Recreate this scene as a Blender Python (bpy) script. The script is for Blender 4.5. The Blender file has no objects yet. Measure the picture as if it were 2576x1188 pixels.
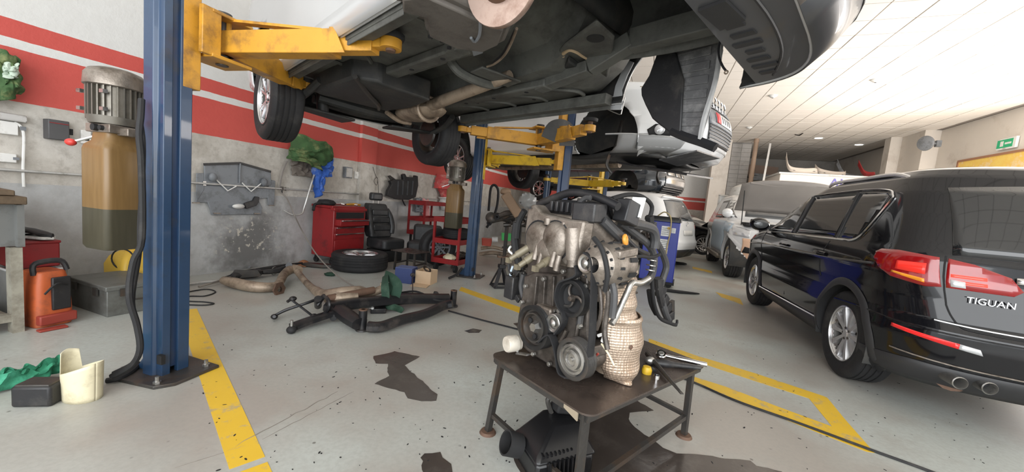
import bpy, bmesh, math, random
from mathutils import Vector, Matrix, noise
V = Vector
D = bpy.data
S = bpy.context.scene
COL = S.collection
rnd = random.Random(11)
PI = math.pi

# ------------------------------------------------------------------ camera
FPX, CH, CX, CY = 950.0, 1.15, 1288.0, 594.0          # focal length in pixels of the 2576x1188 frame, eye height
_p1 = V((0, (506 - CY) / FPX, 1)); _p2 = V((1, .093, 0))
_up = _p1.cross(_p2).normalized()
if _up.y > 0: _up = -_up
_fw = (V((0, 0, 1)) - _up * _up.z).normalized()
_rt = _fw.cross(_up)
if _rt.x < 0: _rt = -_rt
RC = Matrix((_rt, _fw, _up))                            # camera (x right, y down, z forward) -> world
EYE = V((0, 0, CH))
cam = D.objects.new('camera', D.cameras.new('camera'))
COL.objects.link(cam)
_c0, _c1, _c2 = RC.col[0], -RC.col[1], -RC.col[2]
cam.matrix_world = Matrix(((_c0.x, _c1.x, _c2.x, 0), (_c0.y, _c1.y, _c2.y, 0), (_c0.z, _c1.z, _c2.z, CH), (0, 0, 0, 1)))
cam.data.sensor_fit = 'HORIZONTAL'; cam.data.sensor_width = 36.0
cam.data.lens = FPX / 2576 * 36.0
cam.data.clip_start = .02; cam.data.clip_end = 200
S.camera = cam
S.view_settings.view_transform = 'Standard'; S.view_settings.look = 'None'
S.view_settings.gamma = 1.0; S.view_settings.use_curve_mapping = False
S.view_settings.exposure = 0.30

TH = math.radians(20.5)                                 # heading of the long wall
WV = V((math.sin(TH), math.cos(TH), 0)); NV = V((math.cos(TH), -math.sin(TH), 0))
BA = math.radians(-45.5)                                # heading of the work bays
BV = V((math.sin(BA), math.cos(BA), 0)); AV = V((math.cos(BA), -math.sin(BA), 0))
def ns(n, s, z=0.0): return NV * n + WV * s + V((0, 0, z))
def ab(a, b, z=0.0): return AV * a + BV * b + V((0, 0, z))
def ray(px, py): return RC @ V(((px - CX) / FPX, (py - CY) / FPX, 1))
def at(px, py, Y): r = ray(px, py); return EYE + r * (Y / r.y)
def flo(px, py, z=0.0): r = ray(px, py); return EYE + r * ((z - CH) / r.z)
def onp(px, py, p0, n): r = ray(px, py); return EYE + r * ((V(p0) - EYE).dot(n) / r.dot(n))
def wall(px, py, off=-4.7): return onp(px, py, NV * off, NV)

# ------------------------------------------------------------------ daylight and lamps of the hall
wd = D.worlds.new('daylight'); S.world = wd; wd.use_nodes = True
wd.node_tree.nodes['Background'].inputs[0].default_value = (.93, .97, 1, 1)
wd.node_tree.nodes['Background'].inputs[1].default_value = 1.6
def area(name, loc, rot, sx, sy, power, col=(1, 1, 1)):
    l = D.lights.new(name, 'AREA'); l.shape = 'RECTANGLE'; l.size = sx; l.size_y = sy; l.energy = power; l.color = col
    o = D.objects.new(name, l); COL.objects.link(o); o.location = loc; o.rotation_euler = rot
    return o
# daylight entering by the roller door in the right wall and by the open end behind the camera
def facing(o, d): o.rotation_euler = d.to_track_quat('-Z', 'Y').to_euler()
facing(area('daylight_door_far_bay', ns(8.55, 10.7, 1.7), (0, 0, 0), 3.4, 3.0, 540, (1, .92, .85)), -NV * .8 + V((0, 0, .62)) + WV * .30)
facing(area('daylight_door_near_bay', ns(8.55, 6.2, 1.7), (0, 0, 0), 5.0, 3.0, 230, (1, .95, .90)), -NV * .9 + V((0, 0, .35)) + WV * .1)
facing(area('daylight_open_end', ns(1.5, -3.2, 2.3), (0, 0, 0), 9.0, 3.6, 345, (.97, .99, 1)), WV)

# ------------------------------------------------------------------ materials
MT = {}
def mat(name, col, rough=.5, metal=0.0, var=0.0, vs=6.0, dirt=None, da=.5, ds=3.0, bump=0.0, bs=60.0, coat=0.0, emit=0.0, trans=0.0, alpha=1.0, rv=0.0, wave=None, spec=None):
    if name in MT: return MT[name]
    m = D.materials.new(name); m.use_nodes = True
    nt = m.node_tree; N = nt.nodes; L = nt.links
    b = N['Principled BSDF']
    c4 = (*col, 1)
    b.inputs['Base Color'].default_value = c4; b.inputs['Roughness'].default_value = rough; b.inputs['Metallic'].default_value = metal
    if spec is not None: b.inputs['Specular IOR Level'].default_value = spec
    if coat: b.inputs['Coat Weight'].default_value = coat; b.inputs['Coat Roughness'].default_value = .04
    if trans: b.inputs['Transmission Weight'].default_value = trans
    if alpha < 1: b.inputs['Alpha'].default_value = alpha
    if emit: b.inputs['Emission Color'].default_value = c4; b.inputs['Emission Strength'].default_value = emit
    tc = N.new('ShaderNodeTexCoord')
    def nz(scale, det=4, rough_=.6):
        n = N.new('ShaderNodeTexNoise'); n.inputs['Scale'].default_value = scale; n.inputs['Detail'].default_value = det; n.inputs['Roughness'].default_value = rough_
        L.new(tc.outputs['Object'], n.inputs['Vector']); return n
    out = None
    if var or dirt:
        n = nz(vs, 5); mx = N.new('ShaderNodeMix'); mx.data_type = 'RGBA'
        k = max(var, .001)
        mx.inputs[6].default_value = (*[max(0, c * (1 - k)) for c in col], 1); mx.inputs[7].default_value = (*[min(1, c * (1 + k)) for c in col], 1)
        L.new(n.outputs[0], mx.inputs[0]); out = mx.outputs[2]
        if dirt:
            n2 = nz(ds, 7, .7); r = N.new('ShaderNodeValToRGB'); r.color_ramp.elements[0].position = .62 - da * .35; r.color_ramp.elements[1].position = .75 - da * .1
            L.new(n2.outputs[0], r.inputs[0]); m2 = N.new('ShaderNodeMix'); m2.data_type = 'RGBA'
            L.new(r.outputs[0], m2.inputs[0]); L.new(out, m2.inputs[6]); m2.inputs[7].default_value = (*dirt, 1); out = m2.outputs[2]
        L.new(out, b.inputs['Base Color'])
    if rv:
        n3 = nz(vs * 1.7); mr = N.new('ShaderNodeMapRange'); mr.inputs[3].default_value = max(.02, rough - rv); mr.inputs[4].default_value = min(1, rough + rv)
        L.new(n3.outputs[0], mr.inputs[0]); L.new(mr.outputs[0], b.inputs['Roughness'])
    if bump:
        bp = N.new('ShaderNodeBump'); bp.inputs['Strength'].default_value = bump; bp.inputs['Distance'].default_value = .01
        if wave:
            nb = N.new('ShaderNodeTexVoronoi'); nb.inputs['Scale'].default_value = wave; nb.inputs['Randomness'].default_value = .12; L.new(tc.outputs['Object'], nb.inputs['Vector'])
        else: nb = nz(bs, 6)
        L.new(nb.outputs[0], bp.inputs['Height']); L.new(bp.outputs[0], b.inputs['Normal'])
    MT[name] = m
    return m

GRIME = (.035, .03, .026)
K = dict(
    steel=mat('worn_steel', (.45, .44, .42), .35, .9, .2, 20, GRIME, .3, 8, .1),
    dsteel=mat('dark_steel', (.07, .066, .062), .42, .55, .3, 14, (.12, .08, .055), .35, 6, .15, 80),
    black=mat('black_plastic', (.018, .018, .02), .45, 0, .3, 10, (.06, .055, .05), .25, 5, .08, 90),
    blackm=mat('matt_black', (.012, .012, .013), .75, 0, .3, 10),
    rubber=mat('rubber', (.013, .013, .0145), .7, 0, .25, 14, (.04, .038, .036), .25, 6, .1, 90),
    hose=mat('rubber_hose', (.05, .05, .052), .5, 0, .3, 12, (.12, .11, .10), .35, 7),
    blue=mat('blue_lift_paint', (.018, .047, .104), .34, 0, .14, 4, (.024, .032, .045), .25, 5, .05, 50, .3),
    navy=mat('navy_lift_paint', (.012, .034, .09), .4, 0, .15, 4, (.04, .045, .05), .3, 5, .05),
    yellow=mat('yellow_lift_paint', (.56, .275, .028), .42, 0, .14, 5, (.2, .10, .03), .42, 6, .08, 40),
    yellow2=mat('lemon_lift_paint', (.64, .41, .025), .42, 0, .12, 5, (.25, .15, .03), .35, 6, .08, 40),
    red=mat('red_tool_paint', (.27, .016, .018), .36, 0, .16, 5, (.10, .015, .016), .35, 5, .05, 40),
    redd=mat('dark_red_paint', (.27, .018, .02), .4, 0, .16, 5, (.08, .02, .02), .35, 5),
    chrome=mat('chrome', (.82, .82, .83), .12, 1.0),
    alu=mat('cast_aluminium', (.30, .262, .225), .42, .6, .25, 16, (.085, .066, .05), .52, 7, .25, 45),
    alud=mat('oily_cast_aluminium', (.13, .112, .098), .38, .55, .35, 14, (.04, .034, .03), .55, 8, .3, 40),
    alul=mat('bright_rim_alloy', (.66, .66, .67), .26, .85, .08, 10),
    white=mat('white_car_paint', (.80, .81, .82), .22, 0, .03, 3, None, coat=.6),
    blackp=mat('black_car_paint', (.006, .006, .0075), .12, 0, 0, coat=.55, spec=.22),
    glass=mat('tinted_glass', (.012, .013, .014), .05, 0, coat=.5),
    glassm=mat('grey_glass', (.10, .105, .11), .06, 0, coat=.4),
    ugrey=mat('underbody_grey', (.098, .10, .09), .62, 0, .3, 5, (.035, .033, .03), .5, 4, .12, 30),
    ublack=mat('underbody_black', (.026, .027, .027), .55, 0, .35, 6, (.055, .05, .044), .45, 5, .15, 30),
    rust=mat('rusty_iron', (.17, .10, .068), .7, .3, .35, 12, (.06, .04, .03), .5, 6, .2, 60),
    exh=mat('heat_stained_pipe', (.38, .30, .225), .48, .4, .25, 9, (.10, .07, .05), .5, 6, .15, 50),
    cream=mat('cream_plastic', (.72, .66, .47), .5, 0, .08, 6, (.42, .36, .23), .3, 5, .05),
    card=mat('cardboard', (.60, .44, .29), .8, 0, .1, 8),
    whitep=mat('white_plastic', (.78, .78, .76), .45, 0, .06, 8, (.4, .38, .34), .25, 6),
    greyp=mat('grey_plastic', (.20, .215, .235), .5, 0, .12, 5, (.08, .085, .09), .42, 6, .06),
    amber=mat('amber_lens', (.75, .28, .02), .15, 0, coat=.5),
    redl=mat('red_lamp_lens', (.26, .006, .008), .08, 0, .3, 14, coat=.8),
    redlit=mat('glowing_tail_lamp', (1.0, .05, .035), .15, 0, emit=1.1),
    clear=mat('clear_lens', (.62, .63, .65), .08, .3, .2, 18, coat=1.0),
    wood=mat('oiled_wood', (.13, .09, .055), .7, 0, .3, 9, (.04, .03, .02), .5, 6),
    galv=mat('galvanised_pipe', (.55, .55, .54), .38, .6, .12, 9, (.25, .23, .2), .3, 6),
)

# ------------------------------------------------------------------ mesh builder
MAT_OF = {}
def cat_rom(pts, k):
    if k < 2 or len(pts) < 3: return [V(p) for p in pts]
    P = [V(p) for p in pts]; out = []
    for i in range(len(P) - 1):
        p0 = P[max(i - 1, 0)]; p1 = P[i]; p2 = P[i + 1]; p3 = P[min(i + 2, len(P) - 1)]
        for j in range(k):
            t = j / k
            out.append(.5 * ((2 * p1) + (p2 - p0) * t + (2 * p0 - 5 * p1 + 4 * p2 - p3) * t * t + (3 * p1 - p0 - 3 * p2 + p3) * t ** 3))
    out.append(P[-1]); return out
def frame(d, up=V((0, 0, 1))):
    d = V(d).normalized()
    if abs(d.dot(up)) > .98: up = V((0, 1, 0)) if abs(d.y) < .9 else V((1, 0, 0))
    x = up.cross(d).normalized(); y = d.cross(x)
    return x, y, d
class MB:
    def __init__(s): s.v = []; s.f = []
    def add(s, vs, fs):
        o = len(s.v); s.v += [V(q) for q in vs]; s.f += [tuple(i + o for i in f) for f in fs]; return s
    def box(s, c, size, M=None, taper=1.0):
        a, b_, h = [x / 2 for x in size]; c = V(c); q = []
        for z, k in ((-h, 1), (h, taper)):
            for x, y in ((-a, -b_), (a, -b_), (a, b_), (-a, b_)): q.append(V((x * k, y * k, z)))
        if M is not None: q = [M @ p for p in q]
        return s.add([p + c for p in q], [(3, 2, 1, 0), (4, 5, 6, 7), (0, 1, 5, 4), (1, 2, 6, 5), (2, 3, 7, 6), (3, 0, 4, 7)])
    def bar(s, p0, p1, w_, h_, up=V((0, 0, 1)), w2=None, h2=None):
        p0 = V(p0); p1 = V(p1); x, y, d = frame(p1 - p0, V(up)); q = []
        for p, w, h in ((p0, w_, h_), (p1, w2 or w_, h2 or h_)):
            for i, j in ((-1, -1), (1, -1), (1, 1), (-1, 1)): q.append(p + x * i * w / 2 + y * j * h / 2)
        return s.add(q, [(3, 2, 1, 0), (4, 5, 6, 7), (0, 1, 5, 4), (1, 2, 6, 5), (2, 3, 7, 6), (3, 0, 4, 7)])
    def loft(s, rings, cap=True, closed=True):
        n = len(rings[0]); fs = []
        for i in range(len(rings) - 1):
            for j in range(n if closed else n - 1):
                k = (j + 1) % n
                fs.append((i * n + j, i * n + k, (i + 1) * n + k, (i + 1) * n + j))
        if cap:
            fs.append(tuple(range(n - 1, -1, -1))); m = (len(rings) - 1) * n; fs.append(tuple(range(m, m + n)))
        return s.add([p for r in rings for p in r], fs)
    def cyl(s, p0, p1, r0, r1=None, n=16, cap=True):
        p0 = V(p0); p1 = V(p1); r1 = r0 if r1 is None else r1; x, y, d = frame(p1 - p0)
        R = [[p + (x * math.cos(2 * PI * i / n) + y * math.sin(2 * PI * i / n)) * r for i in range(n)] for p, r in ((p0, r0), (p1, r1))]
        return s.loft(R, cap)
    def tube(s, pts, r, n=8, k=4, cap=True):
        P = cat_rom(pts, k); m = len(P); rr = r if isinstance(r, (list, tuple)) else [r]
        x = None; R = []
        for i, p in enumerate(P):
            d = (P[min(i + 1, m - 1)] - P[max(i - 1, 0)])
            if d.length < 1e-9: d = V((0, 0, 1))
            d.normalize()
            if x is None: x, y, _ = frame(d)
            x = (x - d * x.dot(d)).normalized(); y = d.cross(x)
            t = i / max(1, m - 1) * (len(rr) - 1); a = int(min(t, len(rr) - 1)); b_ = min(a + 1, len(rr) - 1)
            q = rr[a] + (rr[b_] - rr[a]) * (t - a)
            R.append([p + (x * math.cos(2 * PI * j / n) + y * math.sin(2 * PI * j / n)) * q for j in range(n)])
        return s.loft(R, cap)
    def lathe(s, prof, c=(0, 0, 0), axis=(0, 0, 1), n=28, cap=False, arc=(0, 1)):
        x, y, d = frame(axis); c = V(c)
        full = arc == (0, 1); m = n if full else n + 1
        R = []
        for r, h in prof:
            R.append([c + d * h + (x * math.cos(2 * PI * (arc[0] + (arc[1] - arc[0]) * i / n)) + y * math.sin(2 * PI * (arc[0] + (arc[1] - arc[0]) * i / n))) * r for i in range(m)])
        return s.loft(R, cap, full)
    def prism(s, poly, o, ex, ey, h):
        """polygon (x, y) laid in the plane o, ex, ey and thickened by h along ex x ey"""
        ex = V(ex).normalized(); ey = V(ey).normalized(); ez = ex.cross(ey); o = V(o)
        A = [o + ex * p[0] + ey * p[1] for p in poly]; B = [p + ez * h for p in A]; n = len(poly)
        return s.add(A + B, [tuple(range(n - 1, -1, -1)), tuple(range(n, 2 * n))] + [(i, (i + 1) % n, n + (i + 1) % n, n + i) for i in range(n)])
    def grid(s, fn, nu, nv):
        return s.add([fn(i / nu, j / nv) for i in range(nu + 1) for j in range(nv + 1)],
                     [(i * (nv + 1) + j, (i + 1) * (nv + 1) + j, (i + 1) * (nv + 1) + j + 1, i * (nv + 1) + j + 1) for i in range(nu) for j in range(nv)])
    def ell(s, c, r, n=14, m=9, lump=0.0, ls=3.0, M=None):
        c = V(c); R = []
        for i in range(m + 1):
            t = PI * min(max(i / m, .004), .996); ring = []
            for j in range(n):
                q = V((math.sin(t) * math.cos(2 * PI * j / n), math.sin(t) * math.sin(2 * PI * j / n), -math.cos(t)))
                if lump: q *= 1 + lump * noise.noise(q * ls + c * 5)
                q = V((q.x * r[0], q.y * r[1], q.z * r[2]))
                ring.append((M @ q if M is not None else q) + c)
            R.append(ring)
        return s.loft(R, True)
    def torus(s, c, axis, R_, r, n=24, m=8, arc=(0, 1)):
        x, y, d = frame(axis); c = V(c)
        k = n if arc == (0, 1) else n
        pts = [c + (x * math.cos(2 * PI * (arc[0] + (arc[1] - arc[0]) * i / k)) + y * math.sin(2 * PI * (arc[0] + (arc[1] - arc[0]) * i / k))) * R_ for i in range(k + 1)]
        return s.tube(pts, r, m, 1, cap=arc != (0, 1))
    def build(s, name, m, parent=None, w=False, bevel=0.0, smooth=38, solid=0.0, sub=0, label=None):
        vs = s.v
        pm = MAT_OF.get(parent, Matrix()) if parent else Matrix()
        if w and parent:
            iv = pm.inverted(); vs = [iv @ p for p in vs]
        me = D.meshes.new(name); me.from_pydata([tuple(p) for p in vs], [], s.f)
        me.validate()
        if smooth:
            me.shade_smooth(); me.set_sharp_from_angle(angle=math.radians(smooth))
        me.materials.append(K[m] if isinstance(m, str) else m)
        o = D.objects.new(name, me); COL.objects.link(o)
        if parent: o.parent = parent
        MAT_OF[o] = pm
        if bevel:
            b = o.modifiers.new('bevel', 'BEVEL'); b.width = bevel; b.segments = 2; b.limit_method = 'ANGLE'; b.angle_limit = math.radians(40); b.harden_normals = False
        if solid:
            b = o.modifiers.new('thick', 'SOLIDIFY'); b.thickness = solid; b.offset = -1
        if sub:
            b = o.modifiers.new('sub', 'SUBSURF'); b.levels = sub; b.render_levels = sub
        if label: o['label'] = label
        return o
def tag(o, label, cat, group=None, kind=None):
    o['label'] = label; o['category'] = cat
    if group: o['group'] = group
    if kind: o['kind'] = kind
    return o
def thing(name, label, cat, loc=(0, 0, 0), rz=0.0, group=None, scale=1.0):
    o = D.objects.new(name, None); COL.objects.link(o); o.empty_display_size = .1
    o.location = loc; o.rotation_euler = (0, 0, rz); o.scale = (scale,) * 3
    MAT_OF[o] = Matrix.Translation(V(loc)) @ Matrix.Rotation(rz, 4, 'Z') @ Matrix.Scale(scale, 4)
    return tag(o, label, cat, group)
def struct(name, mb, m, **k):
    o = mb.build(name, m, **k); o['kind'] = 'structure'; return o
def copy_tree(o, parent=None):
    c = o.copy(); COL.objects.link(c); c.parent = parent
    for ch in [x for x in D.objects if x.parent == o]: copy_tree(ch, c)
    return c
def rot(ax, deg): return Matrix.Rotation(math.radians(deg), 3, ax)
def text(name, body, size, m, parent, M, extrude=.002):
    """lettering turned into a mesh; M places its x-y plane"""
    cu = D.curves.new(name, 'FONT'); cu.body = body; cu.size = size; cu.extrude = extrude; cu.align_x = 'CENTER'; cu.align_y = 'CENTER'
    t = D.objects.new(name, cu); COL.objects.link(t)
    me = D.meshes.new_from_object(t.evaluated_get(bpy.context.evaluated_depsgraph_get()))
    D.objects.remove(t); me.transform(M)
    if parent: me.transform(MAT_OF[parent].inverted())
    me.materials.clear(); me.materials.append(K[m] if isinstance(m, str) else m)
    o = D.objects.new(name, me); COL.objects.link(o); o.parent = parent; MAT_OF[o] = MAT_OF.get(parent, Matrix()); return o
def mframe(o, ex, ey):
    ex = V(ex).normalized(); ey = V(ey).normalized(); ez = ex.cross(ey); o = V(o)
    return Matrix(((ex.x, ey.x, ez.x, o.x), (ex.y, ey.y, ez.y, o.y), (ex.z, ey.z, ez.z, o.z), (0, 0, 0, 1)))

# ================================================================== the setting
CEIL = 4.87; WL, WR, S0, S1 = -4.7, 8.65, -3.4, 25.5
def nodes_mat(name):
    m = D.materials.new(name); m.use_nodes = True; nt = m.node_tree
    return m, nt.nodes, nt.links, nt.nodes['Principled BSDF'], nt.nodes.new('ShaderNodeTexCoord')
def ramp(N, L, src, stops):
    r = N.new('ShaderNodeValToRGB'); e = r.color_ramp.elements
    while len(e) < len(stops): e.new(.5)
    for q, (p, c) in zip(e, stops): q.position = p; q.color = (*c, 1) if len(c) == 3 else c
    L.new(src, r.inputs[0]); return r.outputs[0]
def mixc(N, L, fac, a, b):
    m = N.new('ShaderNodeMix'); m.data_type = 'RGBA'
    for i, x in ((0, fac), (6, a), (7, b)):
        if isinstance(x, (int, float)): m.inputs[i].default_value = x
        elif isinstance(x, tuple): m.inputs[i].default_value = (*x, 1)
        else: L.new(x, m.inputs[i])
    return m.outputs[2]
def noisen(N, L, tc, sc, det=5, ro=.6, vec=None):
    n = N.new('ShaderNodeTexNoise'); n.inputs['Scale'].default_value = sc; n.inputs['Detail'].default_value = det; n.inputs['Roughness'].default_value = ro
    L.new(vec or tc.outputs['Object'], n.inputs['Vector']); return n.outputs[0]
def math_(N, L, op, a, b=None, c=None):
    m = N.new('ShaderNodeMath'); m.operation = op
    for i, x in enumerate((a, b, c)):
        if x is None: continue
        if isinstance(x, (int, float)): m.inputs[i].default_value = x
        else: L.new(x, m.inputs[i])
    return m.outputs[0]

# floor: grey sealed concrete, scuffed and specked
m, N, L, B, tc = nodes_mat('sealed_concrete_floor')
big = noisen(N, L, tc, .8, 6, .55); mid = noisen(N, L, tc, 3.2, 6, .65); fine = noisen(N, L, tc, 45, 3)
c = mixc(N, L, ramp(N, L, big, [(.40, (0, 0, 0)), (.56, (1, 1, 1))]), (.365, .335, .30), (.475, .50, .47))
c = mixc(N, L, ramp(N, L, mid, [(.52, (0, 0, 0)), (.75, (.6, .6, .6))]), c, (.33, .305, .27))
vor = N.new('ShaderNodeTexVoronoi'); vor.inputs['Scale'].default_value = 9; L.new(tc.outputs['Object'], vor.inputs['Vector'])
spk = ramp(N, L, vor.outputs['Distance'], [(.05, (.75, .75, .75)), (.085, (0, 0, 0))])
spk = math_(N, L, 'MULTIPLY', spk, ramp(N, L, mid, [(.47, (0, 0, 0)), (.56, (1, 1, 1))]))
c = mixc(N, L, spk, c, (.07, .06, .05))
c = mixc(N, L, ramp(N, L, fine, [(.35, (.25, .25, .25)), (.6, (0, 0, 0))]), c, (.28, .27, .25))
L.new(c, B.inputs['Base Color'])
mr = N.new('ShaderNodeMapRange'); mr.inputs[3].default_value = .22; mr.inputs[4].default_value = .5; L.new(mid, mr.inputs[0]); L.new(mr.outputs[0], B.inputs['Roughness'])
bp = N.new('ShaderNodeBump'); bp.inputs['Strength'].default_value = .08; bp.inputs['Distance'].default_value = .004; L.new(mid, bp.inputs['Height']); L.new(bp.outputs[0], B.inputs['Normal'])
K['floor'] = m
def quadbox(mb, n0, n1, s0, s1, z0, z1):
    q = [ns(n0, s0, z0), ns(n1, s0, z0), ns(n1, s1, z0), ns(n0, s1, z0), ns(n0, s0, z1), ns(n1, s0, z1), ns(n1, s1, z1), ns(n0, s1, z1)]
    return mb.add(q, [(3, 2, 1, 0), (4, 5, 6, 7), (0, 1, 5, 4), (1, 2, 6, 5), (2, 3, 7, 6), (3, 0, 4, 7)])
floor = struct('floor', quadbox(MB(), WL - .2, WR + .2, S0, S1 + .2, -.15, 0), 'floor', smooth=0)

# left wall: off-white plaster with painted red bands, stained and peeling near the floor
m, N, L, B, tc = nodes_mat('banded_plaster_wall')
sep = N.new('ShaderNodeSeparateXYZ'); L.new(tc.outputs['Object'], sep.inputs[0])
wob = math_(N, L, 'MULTIPLY_ADD', noisen(N, L, tc, 7, 3), .012, -.006)
z = math_(N, L, 'ADD', sep.outputs[2], wob)
band = lambda lo, hi: math_(N, L, 'MULTIPLY', math_(N, L, 'GREATER_THAN', z, lo), math_(N, L, 'LESS_THAN', z, hi))
redm = math_(N, L, 'MAXIMUM', band(1.56, 1.955), band(2.025, 2.165))
n1 = noisen(N, L, tc, 2.2, 7, .68); n2 = noisen(N, L, tc, 13, 6, .7)
low = mixc(N, L, ramp(N, L, n1, [(.36, (0, 0, 0)), (.66, (1, 1, 1))]), (.42, .39, .345), (.67, .645, .60))
low = mixc(N, L, ramp(N, L, n2, [(.50, (0, 0, 0)), (.72, (.65, .65, .65))]), low, (.30, .27, .235))
up_ = mixc(N, L, n2, (.66, .655, .635), (.76, .76, .745))
pl = mixc(N, L, math_(N, L, 'GREATER_THAN', z, 1.75), low, up_)
dado = mixc(N, L, n2, (.40, .41, .415), (.56, .57, .575))
pl = mixc(N, L, math_(N, L, 'LESS_THAN', z, .93), pl, mixc(N, L, ramp(N, L, n1, [(.4, (0, 0, 0)), (.62, (.5, .5, .5))]), dado, (.27, .25, .23)))
rd = mixc(N, L, n1, (.52, .075, .062), (.64, .105, .085))
pl = mixc(N, L, redm, pl, rd)
# soot and peeling patch behind the removed exhaust
ce = ns(-4.7, 3.25, .30)
dv = N.new('ShaderNodeVectorMath'); dv.operation = 'DISTANCE'; L.new(tc.outputs['Object'], dv.inputs[0]); dv.inputs[1].default_value = tuple(ce)
pt = math_(N, L, 'SUBTRACT', math_(N, L, 'MULTIPLY', n1, 1.5), dv.outputs['Value'])
pl = mixc(N, L, ramp(N, L, pt, [(.10, (0, 0, 0)), (.62, (.85, .85, .85))]), pl, (.12, .12, .118))
flk = math_(N, L, 'MULTIPLY', math_(N, L, 'MULTIPLY', ramp(N, L, pt, [(.2, (0, 0, 0)), (.45, (1, 1, 1))]), math_(N, L, 'GREATER_THAN', z, .22)), ramp(N, L, noisen(N, L, tc, 15, 6), [(.57, (0, 0, 0)), (.60, (1, 1, 1))]))
pl = mixc(N, L, flk, pl, (.52, .49, .43))
L.new(pl, B.inputs['Base Color']); B.inputs['Roughness'].default_value = .62
bp = N.new('ShaderNodeBump'); bp.inputs['Strength'].default_value = .35; bp.inputs['Distance'].default_value = .012; L.new(n2, bp.inputs['Height']); L.new(bp.outputs[0], B.inputs['Normal'])
K['wall'] = m
K['plaster'] = mat('warm_white_plaster', (.72, .67, .61), .75, 0, .06, 2, (.55, .49, .43), .25, 1.2, .1, 20)
K['plasterg'] = mat('grey_plaster', (.50, .475, .44), .8, 0, .08, 2, (.36, .33, .3), .35, 1.4, .1, 20)
K['tile'] = mat('ceiling_tile', (.83, .785, .73), .85, 0, .03, 3, None, bump=.12, bs=140)
wl_ = struct('wall_left', quadbox(MB(), WL - .2, WL, S0, S1, 0, CEIL), 'wall', smooth=0)
for s_ in (5.0, 9.7, 14.4, 19.1):
    quadbox(MB(), WL - .05, WL + .055, s_, s_ + .36, 0, CEIL).build('pilaster', 'wall', wl_, smooth=0)
# right wall with a roller-door opening (out of frame) towards the daylight
wr = struct('wall_right', quadbox(quadbox(quadbox(MB(), WR, WR + .2, 12.6, S1, 0, CEIL), WR, WR + .2, S0, 3.2, 0, CEIL), WR, WR + .2, 3.2, 12.6, 3.9, CEIL), 'plaster', smooth=0)
quadbox(MB(), WR - .42, WR + .05, 17.3, 18.6, 0, CEIL).build('pilaster', 'plaster', wr, smooth=0)
quadbox(MB(), WR - .75, WR - .35, 18.6, 19.0, 0, CEIL).build('pilaster', 'plaster', wr, smooth=0)
struct('wall_back', quadbox(MB(), WL - .2, WR + .2, S1, S1 + .2, 0, CEIL), 'plasterg', smooth=0)
# suspended ceiling: a grid of thin recessed runners with separate tiles
ceil = struct('ceiling', quadbox(MB(), WL - .2, WR + .2, S0, S1 + .2, CEIL + .012, CEIL + .16), mat('ceiling_runner', (.30, .265, .235), .7), smooth=0)
TS = .6; tm = MB().box((0, 0, .011), (TS - .02, TS - .02, .022)); tile_me = None
rest = MB(); cells = []
for i in range(int((WR - WL) / TS) + 1):
    for j in range(int((S1 - S0) / TS) + 1):
        n_, s_ = WL + .3 + i * TS, S0 + .3 + j * TS
        if n_ > WR - .28 or s_ > S1 - .25: continue
        p = ns(n_, s_, CEIL); cc = RC.transposed() @ (p - EYE)
        vis = cc.z > .3
        if vis:
            px, py = CX + FPX * cc.x / cc.z, CY + FPX * cc.y / cc.z
            vis = 1700 < px < 2650 and -60 < py < 420
        cells.append((0 if vis else 1, cc.z if vis else 99, p))
cells.sort(key=lambda q: (q[0], q[1]))
for k_, (nv_, _, p) in enumerate(cells):
    if k_ < 300 and nv_ == 0:
        if tile_me is None:
            o = tm.build('ceiling_tile', 'tile', ceil, smooth=0); tile_me = o.data
        else:
            o = D.objects.new('ceiling_tile', tile_me); COL.objects.link(o); o.parent = ceil
        o.location = p + V((0, 0, -.004 + rnd.uniform(-.002, .002))); o.rotation_euler = (rnd.uniform(-.004, .004), rnd.uniform(-.004, .004), -TH)
    else:
        rest.box(p + V((0, 0, .007)), (TS - .02, TS - .02, .022), Matrix.Rotation(-TH, 3, 'Z'))
ro = rest.build('ceiling_tiles', 'tile', ceil, smooth=0); ro['kind'] = 'stuff'

# ------------------------------------------------------------------ paint and spills on the floor
def floor_poly(name, px, m, label, cat, h=.0012, group=None, wob=0.0, kind=None):
    pts = [flo(x, y) for x, y in px]
    if wob:
        out = []
        for i, p in enumerate(pts):
            q = pts[(i + 1) % len(pts)]; n_ = max(1, int((q - p).length / .025))
            for k_ in range(n_):
                r = p.lerp(q, k_ / n_); d = (q - p).normalized(); nn = V((-d.y, d.x, 0))
                out.append(r + nn * wob * (noise.noise(r * 11) + .6 * noise.noise(r * 31)))
        pts = out
    c = sum(pts, V()) / len(pts)
    ar = sum(p.x * q.y - q.x * p.y for p, q in zip(pts, pts[1:] + pts[:1]))
    if ar < 0: pts.reverse()
    o = MB().prism([(p.x - c.x, p.y - c.y) for p in pts], (0, 0, 0), (1, 0, 0), (0, 1, 0), h).build(name, m, None, smooth=0)
    o.location = (c.x, c.y, .0003); tag(o, label, cat, group, kind); return o
m, N, L, B, tc = nodes_mat('worn_yellow_floor_paint')
nn = noisen(N, L, tc, 9, 7, .7); n3 = noisen(N, L, tc, 2.5, 5, .6)
L.new(mixc(N, L, n3, (.66, .40, .03), (.80, .53, .045)), B.inputs['Base Color']); B.inputs['Roughness'].default_value = .45
cc_ = mixc(N, L, ramp(N, L, nn, [(.36, (.75, .75, .75)), (.45, (0, 0, 0))]), mixc(N, L, n3, (.66, .40, .03), (.80, .53, .045)), (.36, .32, .24))
L.new(cc_, B.inputs['Base Color'])
K['yline'] = m
K['oil'] = mat('oily_wet_concrete', (.058, .048, .042), .10, 0, .3, 5, (.09, .077, .068), .3, 6, .05, 30)
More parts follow.
